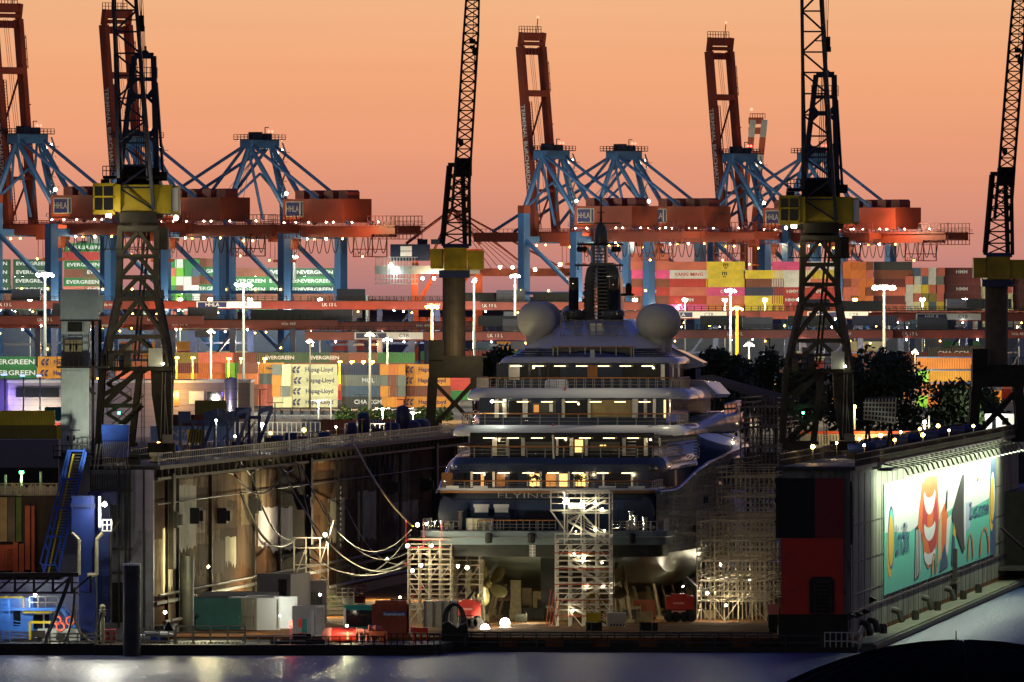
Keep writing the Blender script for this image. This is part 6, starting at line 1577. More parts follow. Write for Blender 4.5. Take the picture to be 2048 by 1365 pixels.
# ---------------------------------------------------------------- foreground and dock equipment
def boxpx(mb, x0, x1, y0, y1, d, dep=3.): mb.box(XX(x0,d), XX(x1,d), d, d+dep, ZZ(y1,d), ZZ(y0,d)); return mb
def rod(mb, x0, y0, x1, y1, d, w=.12, dy=0.): mb.bar(P(x0,y0,d)+Vector((0,dy,0)), P(x1,y1,d)+Vector((0,dy,0)), w); return mb
# theatre dome, 0.7 km
def dome():
    c = Vector(((1930-1024)/F*700, 705, -7.6)); Rr = 21.1
    t = thing('domed_theatre', 'dark ribbed dome roof in the near right corner of the picture', 'building', (c.x,c.y,0))
    mb = MB(); n = 64; prof = [(Rr*math.cos(a), Rr*math.sin(a)) for a in [R(22)+(R(90)-R(22))*i/18 for i in range(19)]]
    mb.lathe(c, [(Rr*math.cos(R(22)), 7.6)]+[(max(.02,a),b) for a,b in prof], n); mb.build('dome_roof', M['dome'], t, smooth='auto')
    mb = MB()
    for k in range(32):
        a = 2*math.pi*k/32; mb.path([c+Vector(((Rr+.03)*math.cos(e)*math.cos(a),(Rr+.03)*math.cos(e)*math.sin(a),(Rr+.03)*math.sin(e))) for e in [R(24)+(R(88)-R(24))*i/16 for i in range(17)]], .05, 4)
    mb.build('rib', mat('dome_rib',(.007,.008,.007),.9,spec=.1), t)
    mb = MB(); mb.tube(c+Vector((-.3,0,Rr)), c+Vector((-.3,0,Rr+.55)), .04, 6); mb.build('aerial', M['galv'], t)
dome()
# steel piles in the water
for x0,x1,y0,d,lab in ((246,281,1131,1178,'thick dark steel pile with a white rim standing in the river at left'),(360,388,1116,1214,'thinner grey steel pile beside the teal container')):
    c = P((x0+x1)/2,y0,d); r_ = (x1-x0)/2/F*d
    t = thing('mooring_pile', lab, 'pile', (c.x,c.y,-1))
    mb = MB(); mb.lathe((c.x,c.y,0),[(r_,-3),(r_,c.z)],24); mb.build('shaft', M['pile'], t, smooth='auto')
    mb = MB(); mb.lathe((c.x,c.y,0),[(r_*1.03,c.z-.02),(r_*1.03,c.z+.14)],24); mb.bar((c.x-.1,c.y,c.z),(c.x-.1,c.y,c.z+.4),.07); mb.build('rim', M['letw'] if x0<300 else M['pile'], t)
# working pontoon moored before the dock entrance
pz = .95
t = thing('pontoon', 'dark flat working pontoon lying before the left half of the dock entrance', 'pontoon', P(540,1300,1184))
mb = MB(); a,b = XX(190,1182),XX(884,1182)
mb.prism([(a,1180),(b-3,1180),(b-1,1181),(b,1183.5),(b+2,1199),(a,1199)],-1,pz); mb.prism([(XX(-30,1182),1181),(a-.02,1181),(a-.02,1199),(XX(-30,1182),1199)],-1,pz+.1)
mb.build('hull', M['black'], t)
mb = MB()
for x in range(196,880,40): boxpx(mb,x,x+3,1291,1312,1179.9,.1)
boxpx(mb,540,650,1279,1290,1183,1.2); boxpx(mb,585,622,1268,1279,1184,1.)
mb.build('strake', M['tyre'], t)
def rails(x0, x1, ytop, ybot, d, m, lab, step=26, bars=3, w=.1, grp=None):
    t = thing('guard_rail', lab, 'railing', P((x0+x1)/2,ybot,d), grp); mb = MB(); n = max(1,round((x1-x0)/step))
    for k in range(n+1): rod(mb,x0+(x1-x0)*k/n,ybot,x0+(x1-x0)*k/n,ytop,d,w*1.2)
    mb.build('post', M[m], t); mb = MB()
    for i in range(bars): y = ytop+(ybot-ytop)*i/bars; rod(mb,x0,y,x1,y,d,w)
    mb.build('bar', M[m], t); return t
M['yrail'] = mat('pale_yellow_rail',(.50,.46,.26),.45,var=.2,sc=2,rust=.15)
rails(190,350,1262,1293,1181,'yrail','pale yellow railing on the pontoon right of the thick pile',30,3,.13)
rails(352,490,1253,1292,1182,'yrail','tall pale yellow railing in front of the teal container',34,3,.15)
rails(485,612,1272,1293,1181.5,'galv','thin railing right of the teal container',32,2,.08)
rails(612,770,1274,1294,1181,'steel','dark railing in front of the red tank',22,2,.09)
rails(770,880,1268,1294,1181,'steel','dark railing in front of the red fire container',12,2,.09)
rails(100,192,1268,1290,1182,'yrail','pale yellow railing left of the thick pile before the blue column',20,3,.12)
mb = MB()
for x in range(268,480,7): rod(mb,x,1291,x+3,1285,1183.5,.16)
tag(mb.build('chain', M['yrail']), 'row of pale links lying along the pontoon edge under the yellow railing', 'chain')
# warning triangle, small pump gear and pipes
t = thing('warning_sign','dark triangular warning sign on a post by the pale railing','sign',P(337,1290,1180.5)); mb = MB(); mb.slab([(XX(327,1180),ZZ(1262,1180)),(XX(347,1180),ZZ(1262,1180)),(XX(337,1180),ZZ(1243,1180))],1180.2,1180.3); mb.build('panel',M['black'],t); mb = MB(); rod(mb,337,1262,337,1290,1180.5,.08); rod(mb,343,1238,343,1262,1180.5,.1); mb.build('post',M['yrail'],t)
for i,(px,py) in enumerate(((290,1275),(312,1280),(327,1270),(275,1283),(300,1268))):
    c = P(px,py,1186); t = thing('pump', ['white pump lying by the thick pile','blue pump unit low on the pontoon','pale pump near the warning sign','small pump next to the thick pile','tall pump left of the warning sign'][i], 'pump', (c.x,c.y,pz))
    mb = MB(); mb.tube(c+Vector((-.5,0,0)),c+Vector((.5,0,0)),.3,10); mb.tube(c+Vector((.5,0,0)),c+Vector((.8,0,0)),.15,8); mb.build('body',M[('letw','mblue','white','yrail','galv')[i]],t)
    mb = MB(); mb.box(c.x-.4,c.x+.4,c.y-.2,c.y+.2,pz,c.z-.25); mb.bar((c.x,c.y,c.z),(c.x,c.y,c.z+.7),.08); mb.build('base',M['steel'],t)
# blue service barge at the far left: deckhouse, stairs, truss gangway
t = thing('service_barge','bright blue deckhouse of a service barge at the lower left edge','barge',P(60,1290,1192)); d = 1190
mb = MB(); boxpx(mb,-10,66,1196,1262,d,5); boxpx(mb,-10,112,1216,1222,d-.8,6); boxpx(mb,66,104,1226,1262,d+1.2,4); mb.build('deckhouse',M['lblue'],t)
mb = MB(); boxpx(mb,58,98,1229,1258,d+1.1,.1); boxpx(mb,27,41,1222,1252,d-.1,.1); mb.build('window',M['dglass'],t)
mb = MB()
for x0,x1,y0,y1 in ((56,60,1227,1260),(86,89,1227,1260),(56,98,1226,1229)): boxpx(mb,x0,x1,y0,y1,d+.95,.1)
mb.build('window_frame',M['letw'],t)
mb = MB(); rod(mb,-10,1195,47,1195,d-.6,.18); rod(mb,47,1195,47,1225,d-.6,.18); rod(mb,47,1225,105,1225,d-.6,.18); mb.build('yellow_pipe',M['yellow'],t); mb = MB(); rod(mb,60,1245,112,1245,d-2,.22); rod(mb,60,1245,60,1280,d-2,.22); mb.build('yellow_pipe',M['yellow'],t)
mb = MB()
for x in (59,76,91,116): rod(mb,x,1216,x,1194,d-.7,.08)
for y in (1194,1205): rod(mb,58,y,118,y,d-.7,.08)
mb.build('railing',M['galv'],t)
mb = MB()
for k in range(11): boxpx(mb,118+k*2.9,122+k*2.9,1205+k*4.4,1206.5+k*4.4,d-.2,1)
rod(mb,116,1208,150,1256,d-.3,.3); rod(mb,116,1193,150,1240,d-.3,.09); mb.build('stair',M['lblue'],t)
mb = MB()
for k in range(6): rod(mb,2,1238+k*7,62+k*4,1248+k*6,d-1.5,.07)
for x in (3,18): rod(mb,x,1200,x+2,1283,d-2.4,.12)
for k in range(10): rod(mb,4,1206+k*8,18,1206+k*8,d-2.4,.07)
mb.build('ladder',M['lblue'],t)
mb = MB(); boxpx(mb,75,160,1258,1285,d-1,2); mb.build('locker',M['grey'],t)
mb = MB(); boxpx(mb,60,90,1262,1275,d-2,1); boxpx(mb,112,132,1270,1287,d-1.5,1.); mb.build('machine',M['black'],t)
light(P(45,1205,1186.5), 300, (.85,.92,1), .3); light(P(110,1250,1186), 220, (1,.95,.8), .3)
lamp(P(70,1190,1188.5), 0, 'small white deck lamp over the blue deckhouse', None, COOL, .12, 'cool')
for px,py in ((114,1241),(141,1242),(121,1254)):
    c = P(px,py,1187.6); mb = MB(); n=20; rs=[]
    for k in range(n):
        a = 2*math.pi*k/n; o_ = c+Vector((math.cos(a)*.36,0,math.sin(a)*.36)); ax = Vector((math.cos(a),0,math.sin(a)))
        rs.append([o_+ax*.1*math.cos(b)+Vector((0,.1*math.sin(b),0)) for b in [2*math.pi*j/6 for j in range(6)]])
    mb.rings(rs+[rs[0]],cap=False); tag(mb.build('life_ring', mat('life_ring_orange',(.7,.10,.05),.5), smooth=True), f"orange life ring hanging {'left of the blue stair' if px==114 else 'under the blue stair' if px==141 else 'low beside the locker'} on the barge", 'life ring')
t = thing('gangway','dark truss gangway crossing over the blue service barge at the left edge','gangway',P(75,1187,1186))
mb = MB(); d=1186; boxpx(mb,-10,156,1146,1154,d,1.4); boxpx(mb,-10,156,1184,1188,d,1.4)
for k in range(5): rod(mb,-10+k*38,1186,30+k*38,1152,d,.2); rod(mb,30+k*38,1186,30+k*38,1152,d,.22)
rod(mb,-10,1166,156,1166,d,.1); mb.build('truss',M['tower'],t)
mb = MB(); mb.path([P(140,1156,1184.5),P(128,1190,1184.5),P(110,1235,1184.5),P(95,1270,1183),P(87,1308,1181)],.2,6); tag(mb.build('hose',M['hose']),'thick black hose hanging from the truss gangway into the water','hose')
for pts,lab in (([(150,1212),(150,1240),(160,1265),(178,1282),(196,1288)],'pale hose curving down right from a stub post by the blue column'),([(203,1225),(197,1250),(197,1275),(200,1290)],'dark hose hanging from the striped fitting'),([(150,1175),(147,1220),(138,1262),(128,1285)],'thin dark hose hanging beside the blue column')):
    mb = MB(); mb.path([P(x,y,1184) for x,y in pts],.13,5); tag(mb.build('hose',M['yrail' if 'pale' in lab else 'hose']),lab,'hose')
c = P(205,1222,1185); mb = MB(); mb.lathe(c,[(.1,-.6),(.22,-.5),(.32,-.2),(.2,-.1),(.34,.1),(.2,.2),(.28,.4),(.12,.6)],10); mb.tube(c+Vector((0,0,-.6)),(c.x,c.y,pz),.2,8); tag(mb.build('hose_coupling',M['yrail']),'striped upright hose coupling on a post in front of the right blue column','coupling')
for k in range(4):
    c = P(211+k*6,1262,1186); mb = MB(); mb.lathe((c.x,c.y,pz),[(.13,0),(.13,1.2),(.06,1.35)],8); tag(mb.build('gas_bottle',M['fire']),'red gas bottle in the short row behind the pontoon rail','gas bottle','red gas bottles on the pontoon')
# blue dolphin columns that guide the dock
t = thing('mooring_dolphin','dark blue steel guide column with wide head and bright lamp at left','dolphin',P(175,1290,1190)); d=1190
mb = MB(); mb.slab([(XX(x,d),ZZ(y,d)) for x,y in ((143,994),(200,994),(200,1062),(190,1072),(190,1290),(158,1290),(158,1072),(143,1062))],d,d+3.5); mb.build('column',M['mblue2'],t)
mb = MB(); boxpx(mb,142,202,992,996,d-.1,3.8); boxpx(mb,141,201,1008,1014,d-.15,.2); boxpx(mb,157,191,1186,1190,d-.15,.2)
for k in range(9): boxpx(mb,143+k*6,147+k*6,1014,1018,d-.16,.1)
mb.build('fender_rib',M['dblue'],t)
mb = MB(); mb.tube(P(158,1150,d-.4),P(158,1080,d-.4),.16,6); mb.tube(P(158,1080,d-.4),P(144,1066,d-.4),.16,6); mb.tube(P(193,1150,d-.4),P(193,1080,d-.4),.18,6); mb.tube(P(175,1150,d-.4),P(193,1150,d-.4),.18,6); mb.tube(P(193,1080,d-.4),P(205,1066,d-.4),.18,6); mb.build('pipe',M['yrail'],t)
mb = MB(); boxpx(mb,197,202,994,1055,d-.8,.4)
rod(mb,203,1062,224,1062,d-.6,.1); 
for x in (205,214,223): rod(mb,x,1062,x,1040,d-.6,.1)
for y in (1040,1050): rod(mb,205,y,223,y,d-.6,.1)
mb.build('lamp_bracket',M['letw'],t)
t2 = lamp(P(209,1009,1188.6), 900, 'glaring white lamp on the head of the blue guide column', None, (1,.97,.85), .28)
light(P(208,1006,1186.5), 7000, (.95,1,.85), .3, 'SPOT', P(158,760,1199), .8, .9)  # extra beam added at this lamp to brighten the lift tower
light(P(208,1008,1186), 3500, (1,.95,.75), .25, 'SPOT', P(330,1290,1181), 1.35, .6)
light(P(208,1008,1185.8), 9000, (1,.97,.82), .3, 'SPOT', Vector((XX(200,1150),1150,0)), .55, .7)  # another beam added here to put glitter on the water
light(P(216,1036,1187.5), 90, (1,.97,.85), .15)
t = thing('mooring_dolphin','second blue column with ladder like panels, right of the lamp','dolphin',P(206,1245,1193)); d=1193
mb = MB(); boxpx(mb,176,234,984,1010,d+1,3); boxpx(mb,195,220,1010,1245,d,3)
mb.build('column',M['mblue2'],t)
mb = MB()
for k in range(22): boxpx(mb,195,220,1072+k*8,1073+k*8,d-.06,.06)
boxpx(mb,204,206,1062,1240,d-.08,.05); boxpx(mb,214,216,1062,1240,d-.08,.05)
mb.build('rung',M['dblue'],t)
mb = MB(); mb.tube(P(221,1240,d),P(221,1070,d),.14,6); mb.tube(P(221,1070,d),P(240,1040,d),.12,6); mb.build('pipe',M['steel'],t)
# lift tower and blue stair bridge at the front of the left wing
t = thing('lift_tower','pale corrugated lift tower with a box on top left of the left lattice crane','lift tower',P(152,915,1199)); d=1199
mb = MB(); boxpx(mb,122,178,640,905,d,4.2); mb.build('shaft',M['grey'],t)
mb = MB()
for k in range(11): boxpx(mb,123+k*5,125+k*5,742,860,d-.12,.12)
for k in range(3): boxpx(mb,123+k*5,125+k*5,640,735,d-.12,.12); boxpx(mb,165+k*4.5,167+k*4.5,640,735,d-.12,.12)
mb.build('rib',M['grey'],t)
mb = MB(); boxpx(mb,120,196,579,641,d-.5,5); boxpx(mb,196,206,590,625,d,3); hb=mb.build('lift_house',M['grey'],t)
mb = MB()
for k in range(13): boxpx(mb,121+k*5.8,123.5+k*5.8,580,640,d-.62,.12)
mb.build('rib',M['grey'],hb)
mb = MB(); boxpx(mb,133,168,645,664,d-.05,.1); boxpx(mb,120,200,641,643,d-.6,5.2); mb.build('window',M['black'],t)
for y0,y1,x0,x1 in ((680,733,129,165),(862,902,124,160)):
    mb = MB(); boxpx(mb,x0,x1,y0,y1,d-.2,.15); dd=mb.build('door',M['beige'] if y0<700 else M['grey'],t); mb = MB()
    for x in ((x0+x1)/2-6,(x0+x1)/2+6): boxpx(mb,x-2,x+2,y0+10,y0+20,d-.26,.05)
    rod(mb,(x0+x1)/2,y0,(x0+x1)/2,y1,d-.22,.05); mb.build('door_window',M['black'],dd)
mb = MB(); boxpx(mb,113,216,733,737,d-1.4,5); boxpx(mb,106,182,913,918,d-1.6,4)
for x in range(114,216,11): rod(mb,x,733,x,708,d-1.4,.07)
for x in range(107,184,9): rod(mb,x,913,x,892,d-1.6,.07)
for y in (708,720): rod(mb,114,y,216,y,d-1.4,.07)
for y in (892,902): rod(mb,107,y,183,y,d-1.6,.07)
rod(mb,140,738,190,790,d+.5,.35); rod(mb,186,640,186,905,d+2,.25); rod(mb,200,640,200,735,d+2,.3); rod(mb,216,735,214,690,d,.1)
mb.build('balcony',M['black'],t)
mb = MB(); boxpx(mb,118,180,918,1145,d+.4,3.5); mb.build('base_wall',M['wallc'],t)
t = thing('stair_bridge','steep blue covered stair climbing to the lift tower balcony','stair',P(100,1145,1194)); d=1194
mb = MB()
for x0,x1 in ((88,140),(116,172)):
    rod(mb,x0,1145,x1,905,d,.22); rod(mb,x0-8,1128,x1-8+5,898,d,.14)
    for k in range(7): f_=k/6; rod(mb,x0+(x1-x0)*f_,1145-240*f_,x0+(x1-x0)*f_-6,1126-226*f_,d,.12)
for k in range(5): f_=k/4; rod(mb,82+52*f_,1130-228*f_,112+55*f_,1130-228*f_,d-.1,.16)
mb.build('stringer',M['mblue'],t)
mb = MB()
for k in range(40): f_=k/40; boxpx(mb,92+52*f_,116+54*f_,1144-240*f_,1142-240*f_,d+.2,.5)
mb.build('tread',M['steel'],t)
mb = MB(); rod(mb,97,1145,147,908,d-.1,.14); mb.build('handrail',M['yellow'],t)
# blue cable cabinet with hanging cables on the wing top
t = thing('cable_cabinet','blue cabinet with a fan of pale cables hanging below on the left dock wall front','cabinet',P(230,905,1198)); d=1198
mb = MB(); boxpx(mb,203,258,850,868,d-.4,2); boxpx(mb,204,257,868,915,d,1.6); mb.build('body',M['mblue'],t)
mb = MB()
for k in range(14):
    x=207+k*3.8; mb.path([P(x,884,d-.3),P(x-2,905,d-.5),P(x-1,925,d-.5),P(x+rnd.uniform(-2,4),938,d-.3)],.05,4)
for x in (192,199): mb.path([P(x+3,888,d-.3),P(x-1,915,d-.4),P(x-4,938,d-.3)],.08,4)
mb.build('cable',M['hosew'],t)
# neighbouring dock at the far left
t = thing('neighbour_dock','dark neighbouring dock wall with rusty orange frames at the left edge','floating dock',P(50,1145,1225)); d=1225
mb = MB(); boxpx(mb,-60,120,992,1160,d,30); mb.build('wall',M['black'],t)
mb = MB(); boxpx(mb,-60,117,880,936,d+320,8); mb.build('rear_wall',M['wallc'],t)
mb = MB(); boxpx(mb,-60,117,936,975,d+318,8); mb.build('rear_base',M['black'],t)
for x0,x1,k in ((-5,14,'olive'),(15,30,'tower'),(32,43,'bush')):
    mb = MB(); boxpx(mb,x0,x1,995,1084,d-.5,.4); mb.build('timber_fender',M[{'olive':'beige','tower':'tower','bush':'bush'}[k]],t)
for x0,x1,y0,y1 in ((50,60,1012,1140),(63,69,1012,1145),(26,36,1085,1145),(38,48,1088,1145)):
    mb = MB(); boxpx(mb,x0,x1,y0,y1,d-.7,.5); mb.build('frame_post',M['rustred'],t)
mb = MB(); boxpx(mb,-5,26,1090,1142,d-.4,.3); mb.build('panel',M['rustred'],t)
mb = MB()
for k in range(8): rod(mb,13,1097+k*6,27,1097+k*6,d-.8,.08)
rod(mb,14,1092,11,1142,d-.8,.1); rod(mb,26,1092,27,1142,d-.8,.1); mb.build('ladder',M['rustred'],t)
mb = MB()
for k in range(30): x=-5+k*4.2; rod(mb,x,993,x,966+rnd.uniform(0,10),d+1,.14)
for y in (968,980): rod(mb,-5,y,117,y,d+1,.1)
for k in range(8): boxpx(mb,k*14,k*14+7,972,990,d+3,1)
mb.build('railing',M['yrail'],t)
for px,py in ((43,945),(11,950),(82,944)):
    c=P(px,py,d+6); mb = MB(); mb.tube(P(px,990,d+6),c,.13,6); o=mb.build('lamp_post',M['galv'],t); 
    if px==43:
        mb=MB(); mb.cbox(c,.4,.3,.25); mb.build('lamp',E['green'],o); light(c+Vector((0,-.8,-.6)),220,(.6,1,.35),.2)
light(P(60,1000,d-6),160,(1,.6,.3),.3); light(P(20,1060,d-5),140,(1,.7,.4),.3)

# ---------------------------------------------------------------- containers, cabins and gear at the dock mouth
def near_cont(c, L_, w, h, m, name, lab, cat, rz=0., ribs=True, group=None):
    Mx = Matrix.Translation(c) @ Matrix.Rotation(rz,4,'Z'); t = thing(name, lab, cat, c, group); x,y = L_/2,w/2
    mb = MB(Mx); n=int(L_/.14); mb.box(-x+.05,x-.05,-y+.06,y-.06,.1,h-.05)
    if ribs:
        for i in range(n//2): u=-x+.15+i*.28; mb.box(u,u+.13,-y+.0,-y+.06,.16,h-.14)
        for i in range(int(w/.28)): v=-y+.12+i*.28; mb.box(x-.05,x-.0,v,v+.13,.16,h-.14)
    mb.build('body',M[m],t); mb = MB(Mx)
    for sx in (-1,1):
        for sy in (-1,1): mb.box(sx*x-.08*(sx+1),sx*x-.08*(sx-1),sy*y-.08*(sy+1),sy*y-.08*(sy-1),0,h)
    for z0,z1 in ((0,.15),(h-.13,h+.02)):
        for sy in (-1,1): mb.box(-x+.16,x-.16,sy*y-.04*(sy+1),sy*y-.04*(sy-1),z0,z1)
        for sx in (-1,1): mb.box(sx*x-.04*(sx+1),sx*x-.04*(sx-1),-y+.16,y-.16,z0,z1)
    mb.build('corner_frame',M[m],t); return t, Mx
def at(px, py, d): v=P(px,py,d); return Vector((v.x,v.y,FL if v.y>1199.5 else pz))
D_=1228
near_cont(Vector((XX(440,D_),D_,FL)),5.4,2.44,2.9,'teal','shipping_container','teal container lying behind the grey pile at the dock mouth','container')
for i,(px,d) in enumerate(((508,1227),(543,1233))):
    c_,Mx_ = near_cont(Vector((XX(px,d),d,FL)),6.0,2.44,3.0,'letw','shipping_container',['white container with strongly lit doors beside the teal one','white lit container farther from the teal one'][i],'container',R(-62),False)
    mb = MB(Mx_)
    for k in range(-4,5): mb.tube((k*.6,-1.3,.15),(k*.6,-1.3,2.85),.05,5); mb.box(k*.6-.12,k*.6+.12,-1.34,-1.26,1.1,1.3)
    mb.build('lock_bar',M['galv'],c_)
near_cont(Vector((XX(478,1240),1240,FL)),7.5,3,3.25,'wallc','site_cabin','long grey cabin roof behind the teal container','cabin',R(4),False)
o_,Mx_=near_cont(Vector((XX(568,1246),1246,FL)),3.4,6,4.9,'wallc','site_cabin','tall pale site cabin with a lit edge right of the white containers','cabin',R(-18),False)
mb=MB(Mx_); mb.box(.5,1.3,-3.05,-2.98,2.6,4.4); mb.build('doorway',M['black'],o_)
o_,Mx_=near_cont(Vector((XX(620,1252),1252,FL)),3.2,4,4.0,'wallc','site_cabin','dim grey site cabin with small window behind scaffold posts','cabin',0,False)
mb=MB(Mx_); mb.box(-.2,1.2,-2.06,-1.98,1.8,3.0); mb.build('window',M['dglass'],o_)
o_,Mx_=near_cont(Vector((XX(617,1202),1202,FL)),2.2,3.2,2.8,'white','site_cabin','mint white small cabin left of the red tank','cabin',R(-15),True)
mb=MB(Mx_); mb.box(.75,1.05,-1.72,-1.62,.2,2.4); mb.build('door',M['letw'],o_)
mb=MB(); boxpx(mb,604,614,1238,1284,1192,.4); o=mb.build('post_box',M['teal']); tag(o,'slim teal post in front of the mint cabin','post')
mb=MB(); boxpx(mb,597,604,1238,1256,1191.5,.5); boxpx(mb,598,612,1266,1283,1191,.5); o=mb.build('hose_cabinet',M['fire']); tag(o,'red fire hose cabinet beside the teal post','cabinet')
o_,Mx_=near_cont(Vector((XX(719,1216),1216,FL)),2.9,2.4,2.5,'teal','site_cabin','teal framed glazed cabin left of the red fire container','cabin',0,False)
mb=MB(Mx_); mb.box(-1.25,-.02,-1.27,-1.2,.6,2.1); mb.box(.05,1.25,-1.27,-1.2,.6,2.1); mb.build('window',M['dglass'],o_)
for xa_,xb_ in ((-1.45,-1.25),(1.3,1.5)):
    mb=MB(Mx_); mb.box(xa_,xb_,-1.3,-1.2,.2,2.3); mb.build('white_post',M['letw'],o_)
lamp(P(694,1252,1186.2),420,'small lamp at the foot of the teal glazed cabin',None,(1,.95,.6),.1)
o_,Mx_=near_cont(Vector((XX(781,1199.6),1199.8,FL)),3.4,2.4,3.0,'rustred','shipping_container','red ribbed fire brigade container with a blue name plate','container',0,True)
mb=MB(Mx_); mb.box(-.7,1.45,-1.3,-1.22,1.95,2.3); sg=mb.build('name_plate',M['mblue'],o_)
me=letters('Feuerwehrquelle',.36,M['letw'],Mx_ @ T(.38,-1.33,2.1) @ UP,None,.78,.004); me.data.transform(Matrix.Translation(-ORG[o_.name])); me.parent=sg
mb=MB(Mx_); mb.box(-1.4,1.5,-1.1,1.1,3.0,3.35); mb.build('roof',M['rustred'],o_)
# red tanks
t=thing('water_tank','red cylindrical tank with a pink end on the pontoon','tank',P(680,1285,1188)); d=1188
mb=MB(); a=P(660,1271,d); b=P(712,1271,d); mb.tube(a,b,.72,18); mb.build('shell',M['fire'],t,smooth='auto')
mb=MB(); mb.sphere(a,.74,16,10); mb.build('end_cap',M['pink'],t,smooth=True)
mb=MB(); boxpx(mb,693,697,1263,1280,d-.9,.1); boxpx(mb,664,670,1283,1290,d-.4,.8); boxpx(mb,704,710,1283,1290,d-.4,.8); mb.build('saddle',M['beige'],t)
for k,(px,py) in enumerate(((714,1262),(728,1264),(738,1256),(751,1257),(822,1259))):
    c=P(px,py,1187.5); mb=MB(); mb.tube(c,c+Vector((.5,.2,0)),.22,12); mb.tube(c,c+Vector((-.06,0,0)),.3,12); mb.bar(c+Vector((.2,0,-.2)),Vector((c.x+.2,c.y,pz)),.1)
    tag(mb.build('hydrant_valve',M['pink']),['pink valve nearest the red tank','low pink valve right of the tank','upper pink valve left of the fire container','pink valve in front of the fire container','pink valve right of the fire container'][k],'valve')
mb=MB(); boxpx(mb,738,775,1263,1272,1187,.6)
for x in (741,760,765,773): rod(mb,x,1270,x,1291,1187,.13)
tag(mb.build('pipe_bench',M['rustred']),'red pipe manifold bench before the fire container','manifold')
mb=MB(); boxpx(mb,826,856,1256,1266,1187,.6)
for x in (828,840,854): rod(mb,x,1264,x,1291,1187,.12)
tag(mb.build('pipe_bench',M['dred']),'dark red pipe bench right of the fire container','manifold')
t=thing('signal_light','red signal light on a short white post right of the white containers','signal light',P(582,1285,1186)); mb=MB(); rod(mb,582,1288,582,1248,1186,.13); mb.build('post',M['letw'],t); mb=MB()
for y in (1245,1250): mb.sphere(P(582,y,1185.8),.13,8,6)
mb.build('lamp',E['redl'],t); light(P(582,1248,1185),25,(1,.05,.03),.1)
# cream tent, truck, arched hoses
t=thing('work_tent','cream canvas work tent at the dock mouth','tent',P(880,1255,1216)); d=1216
mb=MB(); boxpx(mb,848,916,1203,1255,d,3); mb.build('canvas',M['ycrane'],t); mb=MB()
for x in (848,866,884,901,915): rod(mb,x,1255,x,1202,d-.06,.06)
mb.build('seam',M['black'],t)
mb=MB()
for k in range(2):
    mb.path([P(886+k*6+(44-k*10)*(.5-.5*math.cos(math.pi*i/10)),1245-36*math.sin(math.pi*i/10),1196+k) for i in range(11)],.17,6)
tag(mb.build('hose_arch',M['hose']),'pair of arched dark hoses over the right end of the pontoon','hose')
mb=MB(); mb.slab([(XX(x,1194),ZZ(y,1194)) for x,y in ((882,1300),(884,1250),(896,1243),(905,1250),(914,1256),(922,1250),(935,1246),(938,1300))],1194,1199); tag(mb.build('rubble_net',M['black']),'dark covered heap at the right end of the pontoon below the arched hoses','heap')
def truck(px, py, d, w, name, lab):
    t=thing(name,lab,'work truck',P(px,py,d)); s_=w/2; v=P(px,py,d); z=FL
    mb=MB(); mb.box(v.x-s_,v.x+s_,d,d+2.2,z+1.2,z+2.5); mb.box(v.x-s_*.6,v.x+s_*.5,d,d+2,z+2.5,z+2.7); mb.build('body',M['fire'],t)
    mb=MB(); mb.box(v.x-s_*.6,v.x+s_*.4,d-.06,d-.0,z+.4,z+1.1); mb.box(v.x-s_*.5,v.x+s_*.3,d-.1,d-.05,z+1.7,z+1.9); mb.build('panel',M['pink'],t)
    for sx in (-.8,-.3,.3,.8): 
        mb=MB(); mb.tube((v.x+sx*s_,d-.1,z+.5),(v.x+sx*s_,d+.4,z+.5),.5,14); mb.build('wheel',M['tyre'],t)
    mb=MB(); mb.box(v.x-s_*.95,v.x+s_*.95,d+.3,d+2,z+.5,z+1.2); mb.bar((v.x-s_*.2,d+1,z+2.6),(v.x+s_*.5,d+1,z+3.6),.2); mb.build('chassis',M['black'],t)
truck(938,1240,1232,2.2,'work_truck','red work truck partly behind the cream tent')
truck(1360,1240,1256,2.7,'work_truck','red machine truck with wheels standing under the hull at right')
t=thing('forklift','small yellow forklift in front of the stair tower','forklift',P(1187,1258,1229)); d=1229; v=P(1187,1258,d); z=FL
mb=MB(); mb.box(v.x-.7,v.x+.7,d,d+1.6,z+.3,z+1.5); mb.build('body',M['yellow'],t); mb=MB()
for sx in (-.65,.65): mb.bar((v.x+sx,d,z+1.4),(v.x+sx*.85,d,z+2.9),.12)
mb.path([(v.x-.55,d,z+2.9),(v.x-.3,d,z+3.3),(v.x+.3,d,z+3.3),(v.x+.55,d,z+2.9)],.07,5); mb.build('frame',M['yellow'],t)
for sx in (-.6,.6):
    mb=MB(); mb.tube((v.x+sx-.15,d-.1,z+.35),(v.x+sx+.15,d-.1,z+.35),.35,10); mb.build('wheel',M['tyre'],t)
t=thing('skip','pale skip with hazard stripes on the dock floor right of the stair tower','skip',P(1232,1264,1231)); d=1231; v=P(1232,1262,d)
mb=MB(); mb.slab([(v.x-.85,z+.15),(v.x+.8,z+.15),(v.x+.95,z+1.5),(v.x-.95,z+1.5)],d,d+1.6); mb.build('tub',M['ycrane'],t); mb=MB()
for k in range(5): mb.slab([(v.x-.6+k*.3,z+.2),(v.x-.45+k*.3,z+.2),(v.x-.35+k*.3,z+.4),(v.x-.5+k*.3,z+.4)],d-.04,d-.01)
mb.build('hazard_stripe',M['letk'],t)
for k,px in enumerate((1176,1188,1199,1283,1297,1310,1292)):
    v=P(px,1266,1222); mb=MB(); mb.lathe((v.x,v.y,FL),[(.25,0),(.27,.1),(.27,.7),(.3,.75)],10); tag(mb.build('drum',M['black']),['black drum nearest the forklift','middle black drum below the stair tower','right black drum below the stair tower','left of the black drums near the skip','second black drum right of the skip','rightmost black drum by the deck edge','low black drum among those right of the skip'][k],'drum')
